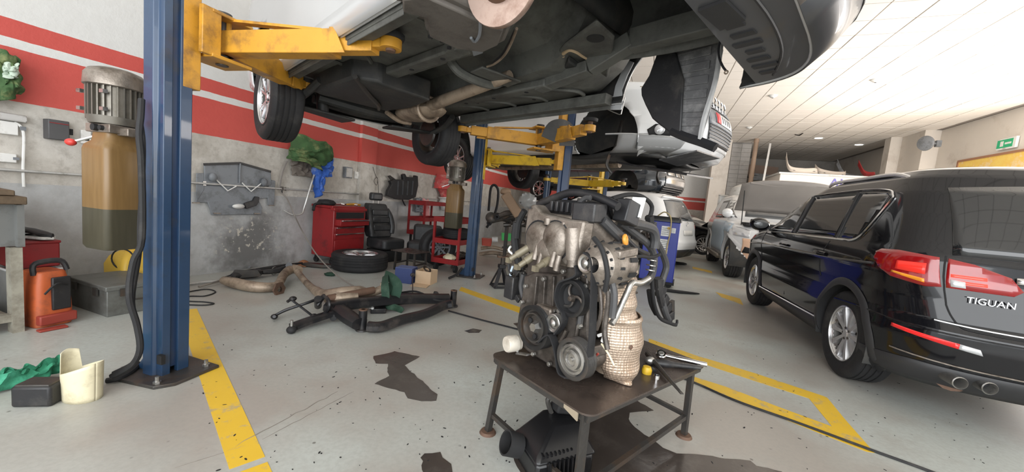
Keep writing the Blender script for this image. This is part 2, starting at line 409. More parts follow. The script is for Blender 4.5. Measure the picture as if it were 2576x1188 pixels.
def strip(name, a0, a1, b0, b1, label):
    q = [ab(a0, b0), ab(a1, b0), ab(a1, b1), ab(a0, b1)]; c = sum(q, V()) / 4
    o = MB().prism([(p.x - c.x, p.y - c.y) for p in q], (0, 0, 0), (1, 0, 0), (0, 1, 0), .0012).build(name, 'yline', smooth=0)
    o.location = (c.x, c.y, .0003); return tag(o, label, 'floor marking', 'yellow bay markings on the floor')
strip('floor_line', .272, .392, 1.70, 4.03, 'wide worn yellow floor line running past the foot of the blue post')
strip('floor_line', .272, .392, .6, 1.66, 'short yellow floor line piece cut off by the bottom frame edge')
G = 'yellow bay markings on the floor'
floor_poly('floor_line', [(1160, 722), (1312, 775), (1312, 790), (1155, 731)], 'yline', 'thin yellow floor line running behind the engine from the jack stand', 'floor marking', group=G)
floor_poly('floor_line', [(1632, 852), (1745, 893), (1900, 940), (2080, 1000), (2125, 1055), (2200, 1140), (2180, 1137), (2060, 1090), (1900, 1026), (1735, 957), (1735, 945), (1830, 975), (1960, 1025), (2093, 1074), (2035, 1003), (1880, 953), (1740, 906), (1632, 862)], 'yline', 'yellow arrow shaped pair of floor lines joined by a diagonal bar right of the engine table', 'floor marking', group=G, h=.001)
floor_poly('floor_line', [(1800, 735), (1862, 752), (1870, 768), (1815, 748)], 'yline', 'faded yellow patch of floor line beside the black car front wheel', 'floor marking', group=G)
floor_poly('floor_line', [(1742, 671), (1790, 682), (1792, 688), (1742, 676)], 'yline', 'small faded yellow floor mark in the aisle behind the blue machine', 'floor marking', group=G)
def cp(o, s, pts): return [(o[0] + x * s, o[1] + y * s) for x, y in pts]
floor_poly('oil_stain', cp((480, 600), .488, [(945, 610), (1050, 583), (1180, 610), (1105, 655), (1150, 700), (1230, 765), (1270, 805), (1265, 840), (1190, 840), (1120, 825), (1100, 795), (1010, 770), (945, 750), (1020, 710), (1015, 650), (955, 645)]), 'oil', 'dark hourglass shaped oil stain in the middle of the open floor', 'stain', wob=.012)
floor_poly('oil_stain', cp((480, 600), .488, [(1180, 1130), (1205, 1105), (1285, 1103), (1300, 1130), (1340, 1165), (1350, 1220), (1200, 1240), (1195, 1150)]), 'oil', 'small dark oil stain cut off by the bottom edge left of the table', 'stain', wob=.01)
floor_poly('oil_puddle', [(1575, 1015), (1601, 1009), (1644, 1033), (1585, 1039), (1580, 1055), (1596, 1076), (1620, 1095), (1650, 1112), (1668, 1127), (1702, 1141), (1763, 1145), (1823, 1154), (1888, 1160), (1903, 1173), (1964, 1188), (2010, 1215), (1900, 1300), (1500, 1330), (1330, 1250), (1312, 1188), (1293, 1160), (1285, 1130), (1280, 1100), (1310, 1085), (1400, 1020), (1480, 1000)], 'oil', 'large wet oil puddle spreading under the engine table', 'puddle', wob=.008)
floor_poly('oil_stain', [(1168, 833), (1190, 827), (1212, 831), (1205, 838), (1180, 838)], 'oil', 'tiny smudge of oil by the black cable left of the engine', 'stain', wob=.006)
for q0, q1, r_ in (((560, 1140), (850, 985), .0032), ((660, 1106), (890, 985), .0022), ((440, 1178), (650, 1112), .002)):
    A_, B_ = flo(*q0), flo(*q1); MB().tube([A_.lerp(B_, i / 14) + V((.012 * noise.noise(V((i * .7, q0[0], 0))), .012 * noise.noise(V((i * .7, 3, q0[0]))), 0)) for i in range(15)], [r_ * .4, r_, r_ * .7, r_, r_ * .3], 5, 3).build('floor_crack', mat('crack_grey', (.22, .20, .175), .9), floor)  # thin dark line laid along each floor crack
# leaves and grit lying about
grit = MB()
for k_ in range(240):
    p = flo(rnd.uniform(480, 2500), rnd.uniform(860, 1185)); r_ = rnd.uniform(.0013, .005)
    grit.ell(p + V((0, 0, .001)), (r_ * rnd.uniform(.8, 3.0), r_, .0016), 6, 3, M=Matrix.Rotation(rnd.uniform(0, 3), 3, 'Z'))
g_ = grit.build('grit', 'blackm'); tag(g_, 'scattered dark specks of dirt and debris across the concrete floor', 'debris', kind='stuff')

# ================================================================== two-post lifts
PHI = math.radians(-15)
def lift_post(a, b, zc, arms, side, label, motor=True, group='blue two-post lift columns', top=2.95, paint='blue', ypaint='yellow', mx_=-.32):
    o = ab(a, b); t = thing('lift_post', label, 'car lift', o, PHI, group)
    sx = side                                        # +1: channel opens to the right (towards the car of its bay)
    x0, x1, y0, y1 = -.07, .05, -.08, .075
    prof = [(x0, y0), (.0, y0), (.012, y0 + .018), (x1, y0 + .018), (x1, y0 + .06), (x1 - .03, y0 + .06), (x1 - .03, y0 + .035), (x0 + .02, y0 + .02),
            (x0 + .02, y1 - .02), (x1 - .03, y1 - .035), (x1 - .03, y1 - .06), (x1, y1 - .06), (x1, y1), (x0, y1)]
    MB().prism([(sx * p[0], p[1]) for p in (prof if sx > 0 else prof[::-1])], (0, 0, .012), (1, 0, 0), (0, 1, 0), top).build('column', paint, t, bevel=.004)
    MB().bar((sx * .01, 0, .05), (sx * .01, 0, top - .1), .05, .05).build('slide_channel', 'navy', t)
    bp_ = MB().prism([(-.20, -.13), (-.13, -.17), (.13, -.15), (.18, -.08), (.17, .16), (-.19, .18)], (0, 0, 0), (1, 0, 0), (0, 1, 0), .018).build('base_plate', 'dsteel', t, bevel=.003)
    for q in ((-.15, -.12), (.11, -.12), (.12, .12), (-.14, .14)):
        MB().cyl((*q, .018), (*q, .03), .018, n=6).cyl((*q, .03), (*q, .055), .01, n=8).build('anchor_bolt', 'steel', bp_)
    for gy in (-.05, .05): MB().prism([(0, 0), (.09, 0), (0, .12)], (sx * -.075, gy, .02), (-sx, 0, 0), (0, 0, 1), .012).build('gusset', paint, t)
    MB().box((sx * .06, y0 + .008, .12), (.035, .02, .05)).build('cable_slot', 'blackm', t)
    # carriage
    if not arms: return t
    piv = arms['pivot']; pz = zc
    pv = lambda da, db, z: ab(piv[0] + da, piv[1] + db, z)
    col = o + V((0, 0, 0)); mid = (col + pv(0, 0, 0)) / 2
    cr = MB(); d = (pv(0, 0, 0) - col).normalized(); pe = V((-d.y, d.x, 0))
    cr.bar(mid + V((0, 0, pz + .16)), pv(0, 0, pz + .16) + d * .10, .22, .018).bar(mid + V((0, 0, pz - .075)), pv(0, 0, pz - .075) + d * .10, .22, .02)
    cr.bar(mid + V((0, 0, pz - .08)) + pe * .09, mid + V((0, 0, pz + .17)) + pe * .09, .03, .10, up=d).bar(mid + V((0, 0, pz - .08)) - pe * .09, mid + V((0, 0, pz + .17)) - pe * .09, .03, .10, up=d)
    cr.bar(col + V((0, 0, pz - .28)) + d * .07, col + V((0, 0, pz + .45)) + d * .07, .1, .09, up=d)
    c_ = cr.build('carriage', ypaint, t, w=True, bevel=.004)
    MB().cyl(pv(0, 0, pz - .09), pv(0, 0, pz + .19), .032).cyl(pv(0, 0, pz + .19), pv(0, 0, pz + .205), .045).build('pivot_pin', 'dsteel', c_, w=True)
    for nm, (da, db, ext, padz) in arms.items() if False else [(k, v) for k, v in arms.items() if k != 'pivot']:
        p0 = pv(0, 0, pz + .03); p1 = pv(da, db, pz + .03); dd = (p1 - p0).normalized(); ln = (p1 - p0).length
        q1 = p0 + dd * ln * .70
        am = MB().bar(p0 - dd * .03, q1, .10, .125).build('swing_arm', ypaint, t, w=True, bevel=.004)
        # pointed end lip of the outer tube and the raised brace on top
        MB().prism([(0, 0), (.10, 0), (.03, .13), (0, .13)], q1 - V((0, 0, .065)) + dd.cross(V((0, 0, 1))) * .052, dd, (0, 0, 1), .006).build('tube_lip', ypaint, am, w=True)
        MB().bar(p0 + V((0, 0, .135)), q1 - dd * .08 + V((0, 0, .068)), .05, .014).bar(p0 + dd * .02 + V((0, 0, .05)), p0 + dd * .02 + V((0, 0, .14)), .06, .014).build('arm_brace', ypaint, am, w=True)
        ex = MB().bar(q1 - dd * .05, p1 - dd * .09, .076, .095).build('extension', ypaint, am, w=True, bevel=.003)
        hd = MB().bar(p1 - dd * .12, p1 - dd * .03, .06, .05).lathe([(.026, -.028), (.055, -.028), (.055, .028), (.026, .028), (.026, -.028)], p1, (0, 0, 1), 20).build('arm_eye', ypaint, am, w=True, bevel=.002)
        if padz:
            MB().cyl(p1 - V((0, 0, .04)), p1 + V((0, 0, padz - .03)), .025).build('pad_screw', 'rust', am, w=True)
            MB().lathe([(.0, 0), (.062, 0), (.068, .012), (.068, .028), (.0, .03)], p1 + V((0, 0, padz - .03)), (0, 0, 1), 20).build('lift_pad', 'rubber', am, w=True)
    if motor:
        mx = V((mx_, -.03, 0)); T_ = lambda x, y, z: V((mx.x + x, mx.y + y, z))
        sq = lambda h, k, c: [T_(sx_ * h * k, sy_ * h * k2, c) for sx_, sy_, k2 in ()]
        def rr(hx, hy, z, r_=.03, n_=4):
            ring = []
            for cx_, cy_, a0 in ((1, 1, 0), (-1, 1, 90), (-1, -1, 180), (1, -1, 270)):
                for i in range(n_ + 1):
                    an = math.radians(a0 + 90 * i / n_); ring.append(T_(cx_ * (hx - r_) + r_ * math.cos(an), cy_ * (hy - r_) + r_ * math.sin(an), z))
            return ring
        tank = MB().loft([rr(.096, .092, .68), rr(.106, .102, .70), rr(.106, .102, 1.220), rr(.10, .096, 1.245), rr(.078, .075, 1.270), rr(.074, .072, 1.315)])
        tk = tank.build('oil_reservoir', 'tank', t, smooth=50)
        MB().box(T_(0, 0, 1.335), (.19, .16, .045)).box(T_(.11, 0, 1.325), (.09, .07, .04)).build('valve_block', 'alu', t, bevel=.004)
        MB().cyl(T_(-.0, -.08, 1.335), T_(0, -.1, 1.335), .018).cyl(T_(.045, -.08, 1.335), T_(.045, -.095, 1.335), .013).build('valve_plug', 'blackm', t)
        MB().cyl(T_(-.09, 0, 1.315), T_(-.2, -.07, 1.255), .008).build('release_lever', 'chrome', t)
        MB().ell(T_(-.215, -.08, 1.248), (.03, .022, .02)).build('lever_knob', mat('red_knob', (.6, .05, .04), .35), t)
        mo = MB().cyl(T_(0, 0, 1.360), T_(0, 0, 1.400), .105, .115, 24).cyl(T_(0, 0, 1.400), T_(0, 0, 1.560), .10, n=24)
        for i in range(28):
            an = 2 * PI * i / 28; e_ = V((math.cos(an), math.sin(an), 0))
            mo.bar(T_(0, 0, 1.400) + e_ * .105, T_(0, 0, 1.560) + e_ * .105, .006, .022, up=e_)
        mo_ = mo.build('motor', 'motor', t)
        MB().lathe([(.0, 1.660), (.07, 1.658), (.105, 1.645), (.122, 1.620), (.126, 1.560), (.118, 1.555), (0, 1.555)], (mx.x, mx.y, 0), n=28).build('fan_cover', 'alu', mo_)
        MB().box(T_(-.118, -.0, 1.470), (.05, .12, .17)).build('terminal_box', 'alu', mo_, bevel=.006)
        for i in (-.09, .09):
            for zz in (1.430, 1.520): MB().box(T_(i, -.1, zz), (.03, .02, .018)).build('clamp_lug', 'steel', mo_)
    return t
K['tank'] = None
m, N, L, B, tc = nodes_mat('translucent_oil_tank')
sp = N.new('ShaderNodeSeparateXYZ'); L.new(tc.outputs['Object'], sp.inputs[0])
nn = noisen(N, L, tc, 5, 4); st = N.new('ShaderNodeTexNoise'); st.inputs['Scale'].default_value = 6
mpn = N.new('ShaderNodeMapping'); mpn.inputs['Scale'].default_value = (9, 9, .7); L.new(tc.outputs['Object'], mpn.inputs[0]); L.new(mpn.outputs[0], st.inputs['Vector'])
upc = mixc(N, L, st.outputs[0], (.15, .085, .03), (.24, .145, .056)); dnc = mixc(N, L, st.outputs[0], (.05, .045, .028), (.08, .071, .047))
L.new(mixc(N, L, math_(N, L, 'GREATER_THAN', sp.outputs[2], .905), dnc, upc), B.inputs['Base Color']); B.inputs['Roughness'].default_value = .35
K['tank'] = m
K['motor'] = mat('motor_grey', (.20, .185, .16), .4, .6, .2, 12, (.10, .085, .06), .4, 6)
SA, SB = 3.62 * AV.dot(WV), 3.62 * BV.dot(WV)
p1_ = lift_post(.148, 2.775, 1.875, dict(pivot=(.38, 2.90), front=(.575, -.95, 1, .05), rear=(.60, .50, 1, .05)), 1, 'blue lift column nearest the camera with tall oil tank and yellow arms', mx_=-.365)
p3_ = lift_post(3.62, 2.80, 1.84, dict(pivot=(3.30, 2.95), front=(-.36, -.92, 1, .09), rear=(-.78, .42, 1, .06)), -1, 'navy lift column behind the engine with yellow arms reaching the car sill', motor=False, paint='navy')
p2_ = lift_post(.19 + SA, 2.74 + SB, 1.70, dict(pivot=(.42 + SA, 2.86 + SB), front=(.35, -1.05, 1, .10), rear=(.50, .32, 1, .09)), 1, 'blue lift column with grey tank beside the red trolley', ypaint='yellow2')
p4_ = lift_post(3.62 + SA, 2.80 + SB, 1.62, dict(pivot=(3.30 + SA, 2.95 + SB), front=(-.3, -.92, 1, .10), rear=(-.72, .55, 1, .10)), -1, 'narrow navy lift column standing just left of the white SUV', motor=False, paint='navy', ypaint='yellow2')
p6_ = lift_post(14.95, 8.1, 1.5, None, -1, 'distant blue lift column far behind the roof of the white SUV', motor=False)
p5_ = lift_post(.19 + 2 * SA, 2.74 + 2 * SB, 1.5, None, 1, 'blue lift column half hidden behind the navy column with yellow arms', motor=False)
# hoses strapped to the near column, cover plate at its head
t1 = MAT_OF[p1_]
hz = MB()
hz.tube([at(356, 250, 1.95), at(354, 290, 1.93), at(350, 340, 1.92), at(356, 420, 1.9), at(357, 600, 1.9), at(335, 660, 1.88), at(325, 745, 1.86), at(345, 820, 1.88), at(352, 880, 1.88), at(330, 920, 1.88), at(280, 948, 1.85)], .0145, 8, 5)
hz.tube([at(352, 300, 1.95), at(360, 360, 1.93), at(358, 460, 1.93), at(352, 560, 1.93), at(350, 640, 1.93), at(333, 760, 1.9), at(352, 850, 1.9), at(345, 905, 1.9), at(285, 940, 1.86)], .011, 8, 5)
hz.build('hydraulic_hose', 'rubber', p1_, w=True)
MB().prism([(0, 0), (.10, 0), (.10, -.20), (-.06, -.03), (-.06, .02)], t1 @ V((-.19, -.03, 2.42)), V((1, 0, 0)), V((0, 0, 1)), .012).build('head_bracket', 'dsteel', p1_, w=True)
MB().tube([t1 @ V((-.24, -.04, 2.42)), t1 @ V((-.33, -.06, 2.46)), t1 @ V((-.5, -.06, 2.50))], .008, 6).build('steel_cable', 'dsteel', p1_, w=True)

# ================================================================== cars
def lerp_rows(rows, z):
    if z <= rows[0][0]: return rows[0][1:]
    for r, q in zip(rows, rows[1:]):
        if z <= q[0]:
            t = (z - r[0]) / (q[0] - r[0]); return tuple(a + (b - a) * t for a, b in zip(r[1:], q[1:]))
    return rows[-1][1:]
class Car:
    """car body as a stack of plan outlines: x forward, y left, z up, origin on the ground between the axles"""
    def __init__(s, name, label, cat, loc, heading, rows, axles, arch_r, rw, paint, scale=1.0, z0=0.0, holes=True, group=None, nz_=46):
        s.t = thing(name, label, cat, (loc[0], loc[1], z0), heading, group, scale)
        s.rows = rows; s.ax = axles; s.ar = arch_r; s.rw = rw; s.paint = paint
        s.z0, s.z1 = rows[0][0], rows[-1][0]
    def row(s, z): return lerp_rows(s.rows, z)      # xf, xr, hw, Lf, Lr, n
    def pt(s, t, z, side=1):
        xf, xr, hw, Lf, Lr, n = s.row(z)
        e = 2 / n
        if t <= 1:
            a = t * PI / 2; return V((xr + Lr * (1 - abs(math.cos(a)) ** e), side * hw * abs(math.sin(a)) ** e, z))
        if t <= 2: return V((xr + Lr + (xf - Lf - xr - Lr) * (t - 1), side * hw, z))
        a = (3 - t) * PI / 2; return V((xf - Lf * (1 - abs(math.cos(a)) ** e), side * hw * abs(math.sin(a)) ** e, z))
    def t_of(s, mode, u, z):
        xf, xr, hw, Lf, Lr, n = s.row(z)
        if mode == 'T': return u
        if mode in ('rear', 'front'):
            q = min(1, abs(u) / hw); t = math.asin(min(1, q ** (n / 2))) / (PI / 2); return t if mode == 'rear' else 3 - t
        if u < xr + Lr:
            q = max(0, 1 - (u - xr) / Lr); return math.acos(min(1, q ** (n / 2))) / (PI / 2)
        if u > xf - Lf:
            q = max(0, 1 - (xf - u) / Lf); return 3 - math.acos(min(1, q ** (n / 2))) / (PI / 2)
        return 1 + (u - xr - Lr) / max(1e-6, xf - Lf - xr - Lr)
    def sp(s, mode, u, z, side=1, off=0.0):
        if mode in ('rear', 'front'): side = 1 if u >= 0 else -1
        t = s.t_of(mode, u, z); p = s.pt(t, z, side)
        if off:
            e = .01; t2 = min(3, t + e); t1 = max(0, t - e)
            du = s.pt(t2, z, side) - s.pt(t1, z, side); dz = s.pt(s.t_of(mode, u, z + .01), z + .01, side) - s.pt(s.t_of(mode, u, z - .01), z - .01, side)
            n = du.cross(dz)
            if n.length > 1e-9:
                n.normalize(); c = V(((s.ax[0] + s.ax[1]) / 2, 0, .8))
                if n.dot(p - c) < 0: n = -n
                p = p + n * off
        return p
    def body(s, name='body', nq=16, nside=96, nz_=48, cap=True, inner=None):
        mb = MB(); ts = [i / nq for i in range(nq)] + [1 + i / nside for i in range(nside)] + [2 + i / nq for i in range(nq + 1)]
        zs = sorted(set([r[0] for r in s.rows] + [s.z0 + (s.z1 - s.z0) * i / nz_ for i in range(nz_ + 1)]))
        for side in (1, -1):
            G_ = [[s.pt(t, z, side) for t in ts] for z in zs]
            def inside(p): return any((p.x - ax) ** 2 + (p.z - s.rw) ** 2 < s.ar ** 2 for ax in s.ax) and p.z < s.rw + s.ar
            idx = {}; vs = []; fs = []
            for i in range(len(zs) - 1):
                for j in range(len(ts) - 1):
                    c4 = [(i, j), (i, j + 1), (i + 1, j + 1), (i + 1, j)]
                    pp = [G_[a][b] for a, b in c4]
                    if all(inside(p) for p in pp): continue
                    f = []
                    for (a, b), p in zip(c4, pp):
                        if (a, b) not in idx:
                            if inside(p):
                                ax = min(s.ax, key=lambda q: abs(q - p.x)); d = V((p.x - ax, 0, p.z - s.rw)); d = d.normalized() * s.ar
                                p = V((ax + d.x, p.y, s.rw + d.z))
                            idx[a, b] = len(vs); vs.append(p)
                        f.append(idx[a, b])
                    fs.append(tuple(f if side < 0 else f[::-1]))
            mb.add(vs, fs)
        if cap:
            top = [s.pt(t, zs[-1], 1) for t in ts] + [s.pt(t, zs[-1], -1) for t in reversed(ts)][1:-1]
            mb.add(top, [tuple(range(len(top)))])
        bm = bmesh.new(); me = D.meshes.new(name)
        me.from_pydata([tuple(p) for p in mb.v], [], mb.f); bm.from_mesh(me)
        bmesh.ops.remove_doubles(bm, verts=bm.verts, dist=.0008); bmesh.ops.recalc_face_normals(bm, faces=bm.faces)
        bm.to_mesh(me); bm.free()
        me.shade_smooth(); me.set_sharp_from_angle(angle=math.radians(50)); me.materials.append(K[s.paint])
        o = D.objects.new(name, me); COL.objects.link(o); o.parent = s.t; MAT_OF[o] = MAT_OF[s.t]; s.b = o
        if inner:
            me.materials.append(K[inner]); md = o.modifiers.new('skin', 'SOLIDIFY'); md.thickness = .014; md.offset = -1; md.material_offset = 1; md.material_offset_rim = 0
        return o
    def drape(s, mode, poly, name, m, off=.004, step=.05, side=1, th=.006, parent=None, label=None):
        us = [p[0] for p in poly]; zs = [p[1] for p in poly]
        u0, u1, v0, v1 = min(us), max(us), min(zs), max(zs)
        su = step if mode != 'T' else step * .6
        nu = max(2, int((u1 - u0) / su)); nv = max(2, int((v1 - v0) / step))
        bm = bmesh.new()
        G_ = [[bm.verts.new((u0 + (u1 - u0) * i / nu, v0 + (v1 - v0) * j / nv, 0)) for j in range(nv + 1)] for i in range(nu + 1)]
        for i in range(nu):
            for j in range(nv): bm.faces.new((G_[i][j], G_[i + 1][j], G_[i + 1][j + 1], G_[i][j + 1]))
        ar = sum(p[0] * q[1] - q[0] * p[1] for p, q in zip(poly, poly[1:] + poly[:1])); sg = 1 if ar > 0 else -1
        for p, q in zip(poly, poly[1:] + poly[:1]):
            nn = V((q[1] - p[1], -(q[0] - p[0]), 0)) * sg
            if nn.length < 1e-9: continue
            bmesh.ops.bisect_plane(bm, geom=bm.verts[:] + bm.edges[:] + bm.faces[:], dist=1e-6, plane_co=(p[0], p[1], 0), plane_no=nn, clear_outer=True)
        for v in bm.verts: v.co = s.sp(mode, v.co.x, v.co.y, side, off)
        cen = V(((s.ax[0] + s.ax[1]) / 2, 0, .7)); bm.normal_update()
        fl = [f for f in bm.faces if f.normal.dot(f.calc_center_median() - cen) < 0]
        if fl: bmesh.ops.reverse_faces(bm, faces=fl)
        me = D.meshes.new(name); bm.to_mesh(me); bm.free()
        me.shade_smooth(); me.materials.append(K[m] if isinstance(m, str) else m)
        o = D.objects.new(name, me); COL.objects.link(o); o.parent = parent or s.t; MAT_OF[o] = MAT_OF[s.t]
        md = o.modifiers.new('thick', 'SOLIDIFY'); md.thickness = th; md.offset = -1
        if label: o['label'] = label
        return o
    def line(s, mode, pts, r, name, m, side=1, off=.004, n=6, k=4, parent=None):
        P = cat_rom([V((u, z, 0)) for u, z in pts], k)
        return MB().tube([s.sp(mode, p.x, p.y, side, off) for p in P], r, n, 1).build(name, m, parent or s.t)
    def arch(s, ax, side, m, w_=.05, out=.012, a0=-12, a1=192):
        mb = MB(); R_ = []
        for i in range(37):
            an = math.radians(a0 + (a1 - a0) * i / 36); row = []
            for rr, oo in ((s.ar + w_, .002), (s.ar + w_ * .8, out), (s.ar + .004, out + .006), (s.ar - .012, out), (s.ar - .012, -.05)):
                x, z = ax + rr * math.cos(an), s.rw + rr * math.sin(an); zz = max(z, s.z0 + .01)
                p = s.sp('side', x, zz, side, 0); row.append(V((x, p.y + side * oo, z if z > s.z0 else zz)))
            R_.append(row)
        return mb.loft(R_, False, False).build('wheel_arch_trim', m, s.t, smooth=60)
    def liner(s, ax, side, m='ublack', depth=.36):
        hw = s.row(s.rw + .2)[2]
        pr = [(s.ar, 0), (s.ar, depth), (.05, depth)]
        return MB().lathe([(r, -h) for r, h in pr], (ax, side * (hw - .012), s.rw), (0, side, 0), 28, arc=(-.045, .545)).build('wheel_housing', m, s.t)
    def wheel(s, ax, side, R_, W_, rim_r, style='ten', track=None, z=None, rim='alul', turn=0.0, name='wheel'):
        y = side * (track if track is not None else s.row(s.rw)[2] - W_ / 2 - .005)
        return wheel(s.t, V((ax, y, s.rw if z is None else z)), V((math.sin(turn), side * math.cos(turn), 0)), R_, W_, rim_r, style, rim, name)

def wheel(parent, c, axis, R_, W_, rr, style='ten', rim='alul', name='wheel', w=False, label=None):
    h = W_ / 2; x, y, d = frame(axis)
    pf = [(rr * .93, -h * .8), (rr, -h * .92), (rr + .012, -h * .86), (R_ - .06, -h), (R_ - .025, -h * .96), (R_ - .006, -h * .80)]
    for k_ in (-.48, -.16, .16, .48):                   # tread ribs with grooves
        pf += [(R_, h * (k_ - .13)), (R_ + .001, h * (k_ + .10)), (R_ - .005, h * (k_ + .115)), (R_ - .005, h * (k_ + .15))]
    pf += [(R_ - .001, h * .72), (R_ - .006, h * .80), (R_ - .025, h * .96), (R_ - .06, h), (rr + .012, h * .86), (rr, h * .92), (rr * .93, h * .8)]
    o = MB().lathe(pf, c, axis, 40).build(name, 'rubber', parent, w=w, smooth=45, label=label)
    MB().lathe([(rr * .94, -h * .8), (rr * .86, -h * .6), (rr * .82, h * .3), (rr * .90, h * .66)], c, axis, 36).build('rim_barrel', 'dsteel', o, w=w)
    MB().lathe([(rr * .89, h * .62), (rr * .92, h * .72), (rr * .985, h * .80), (rr * 1.0, h * .88), (rr * .955, h * .90), (rr * .93, h * .78), (rr * .90, h * .70)], c, axis, 40).build('rim', rim, o, w=w)
    MB().lathe([(.0, -h * .1), (rr * .62, -h * .1), (rr * .62, h * .05), (0, h * .05)], c, axis, 28).build('brake_disc', 'dsteel', o, w=w)
    P = lambda r, an, k_: c + d * k_ + (x * math.cos(an) + y * math.sin(an)) * r
    nsp, pair = dict(ten=(10, 0), five=(5, .16), turb=(7, .14), six=(6, .13), plain=(8, 0))[style]
    for i in range(nsp):
        sp_ = MB()
        for sgn in ((0,) if not pair else (-1, 1)):
            a0 = 2 * PI * i / nsp + sgn * pair * .9; a1 = 2 * PI * i / nsp + sgn * pair * 1.45 + (.12 if style == 'turb' else 0)
            w0, w1 = (.034, .058) if not pair else (.026, .03)
            q = []
            for r, an, ww, kk in ((rr * .20, a0, w0, h * .66), (rr * .60, (a0 + a1) / 2, (w0 + w1) / 2, h * .74), (rr * .93, a1, w1, h * .76)):
                t_ = (x * -math.sin(an) + y * math.cos(an)); b_ = P(r, an, kk)
                q.append([b_ - t_ * ww * rr / .22 / 2 - d * .03, b_ - t_ * ww * rr / .22 * .33, b_ + t_ * ww * rr / .22 * .33, b_ + t_ * ww * rr / .22 / 2 - d * .03])
            sp_.loft(q)
        sp_.build('spoke', rim, o, w=w)
    MB().lathe([(0, h * .74), (.028, h * .74), (.034, h * .68), (rr * .30, h * .64), (rr * .32, h * .4), (0, h * .4)], c, axis, 24).build('hub', rim, o, w=w)
    for i in range(5):
        an = 2 * PI * (i + .5) / 5; MB().cyl(P(rr * .2, an, h * .5), P(rr * .2, an, h * .70), .010, n=6).build('wheel_bolt', 'dsteel', o, w=w)
    return o
def mirror_flip(q): return [(-u, z) for u, z in q]

# ------------------------------------------------------------------ the black SUV parked on the right
HD = math.radians(71.5)
suv_rows = [  # z, xf, xr, hw, Lf, Lr, n
    (.21, 1.90, -1.98, .80, .7, .55, 3.2), (.27, 2.10, -2.12, .865, .8, .6, 3.2), (.38, 2.18, -2.20, .89, .85, .62, 3.0), (.52, 2.20, -2.235, .902, .85, .62, 2.9), (.60, 2.20, -2.235, .893, .85, .62, 2.9),
    (.66, 2.19, -2.20, .889, .85, .60, 2.9), (.76, 2.15, -2.165, .897, .85, .58, 3.0), (.88, 2.08, -2.14, .918, .85, .55, 3.1), (.97, 1.90, -2.11, .905, .8, .52, 3.2), (1.03, 1.55, -2.09, .885, .6, .5, 3.4),
    (1.06, 1.15, -2.075, .87, .4, .5, 3.4), (1.12, 1.02, -2.05, .85, .35, .5, 3.4), (1.30, .70, -1.96, .795, .35, .48, 3.3), (1.45, .40, -1.87, .745, .35, .45, 3.2), (1.55, .12, -1.80, .695, .35, .42, 3.0),
    (1.61, -.12, -1.74, .63, .4, .4, 2.8), (1.65, -.38, -1.62, .50, .4, .5, 2.5), (1.668, -.6, -1.4, .30, .25, .4, 2.3)]
suv_short = [(r[0] * 1.02, r[1], r[2] + .13, r[3], r[4], r[5], r[6]) for r in suv_rows]
sv = Car('black_suv', 'black SUV parked on the right with its red tail lamp glowing', 'car', (3.93, 3.90), HD, suv_short, (1.27, -1.27), .395, .345, 'blackp', 1.0)
sv.body()
K['clad'] = mat('dark_grey_cladding', (.028, .028, .03), .5, 0, .2, 10)
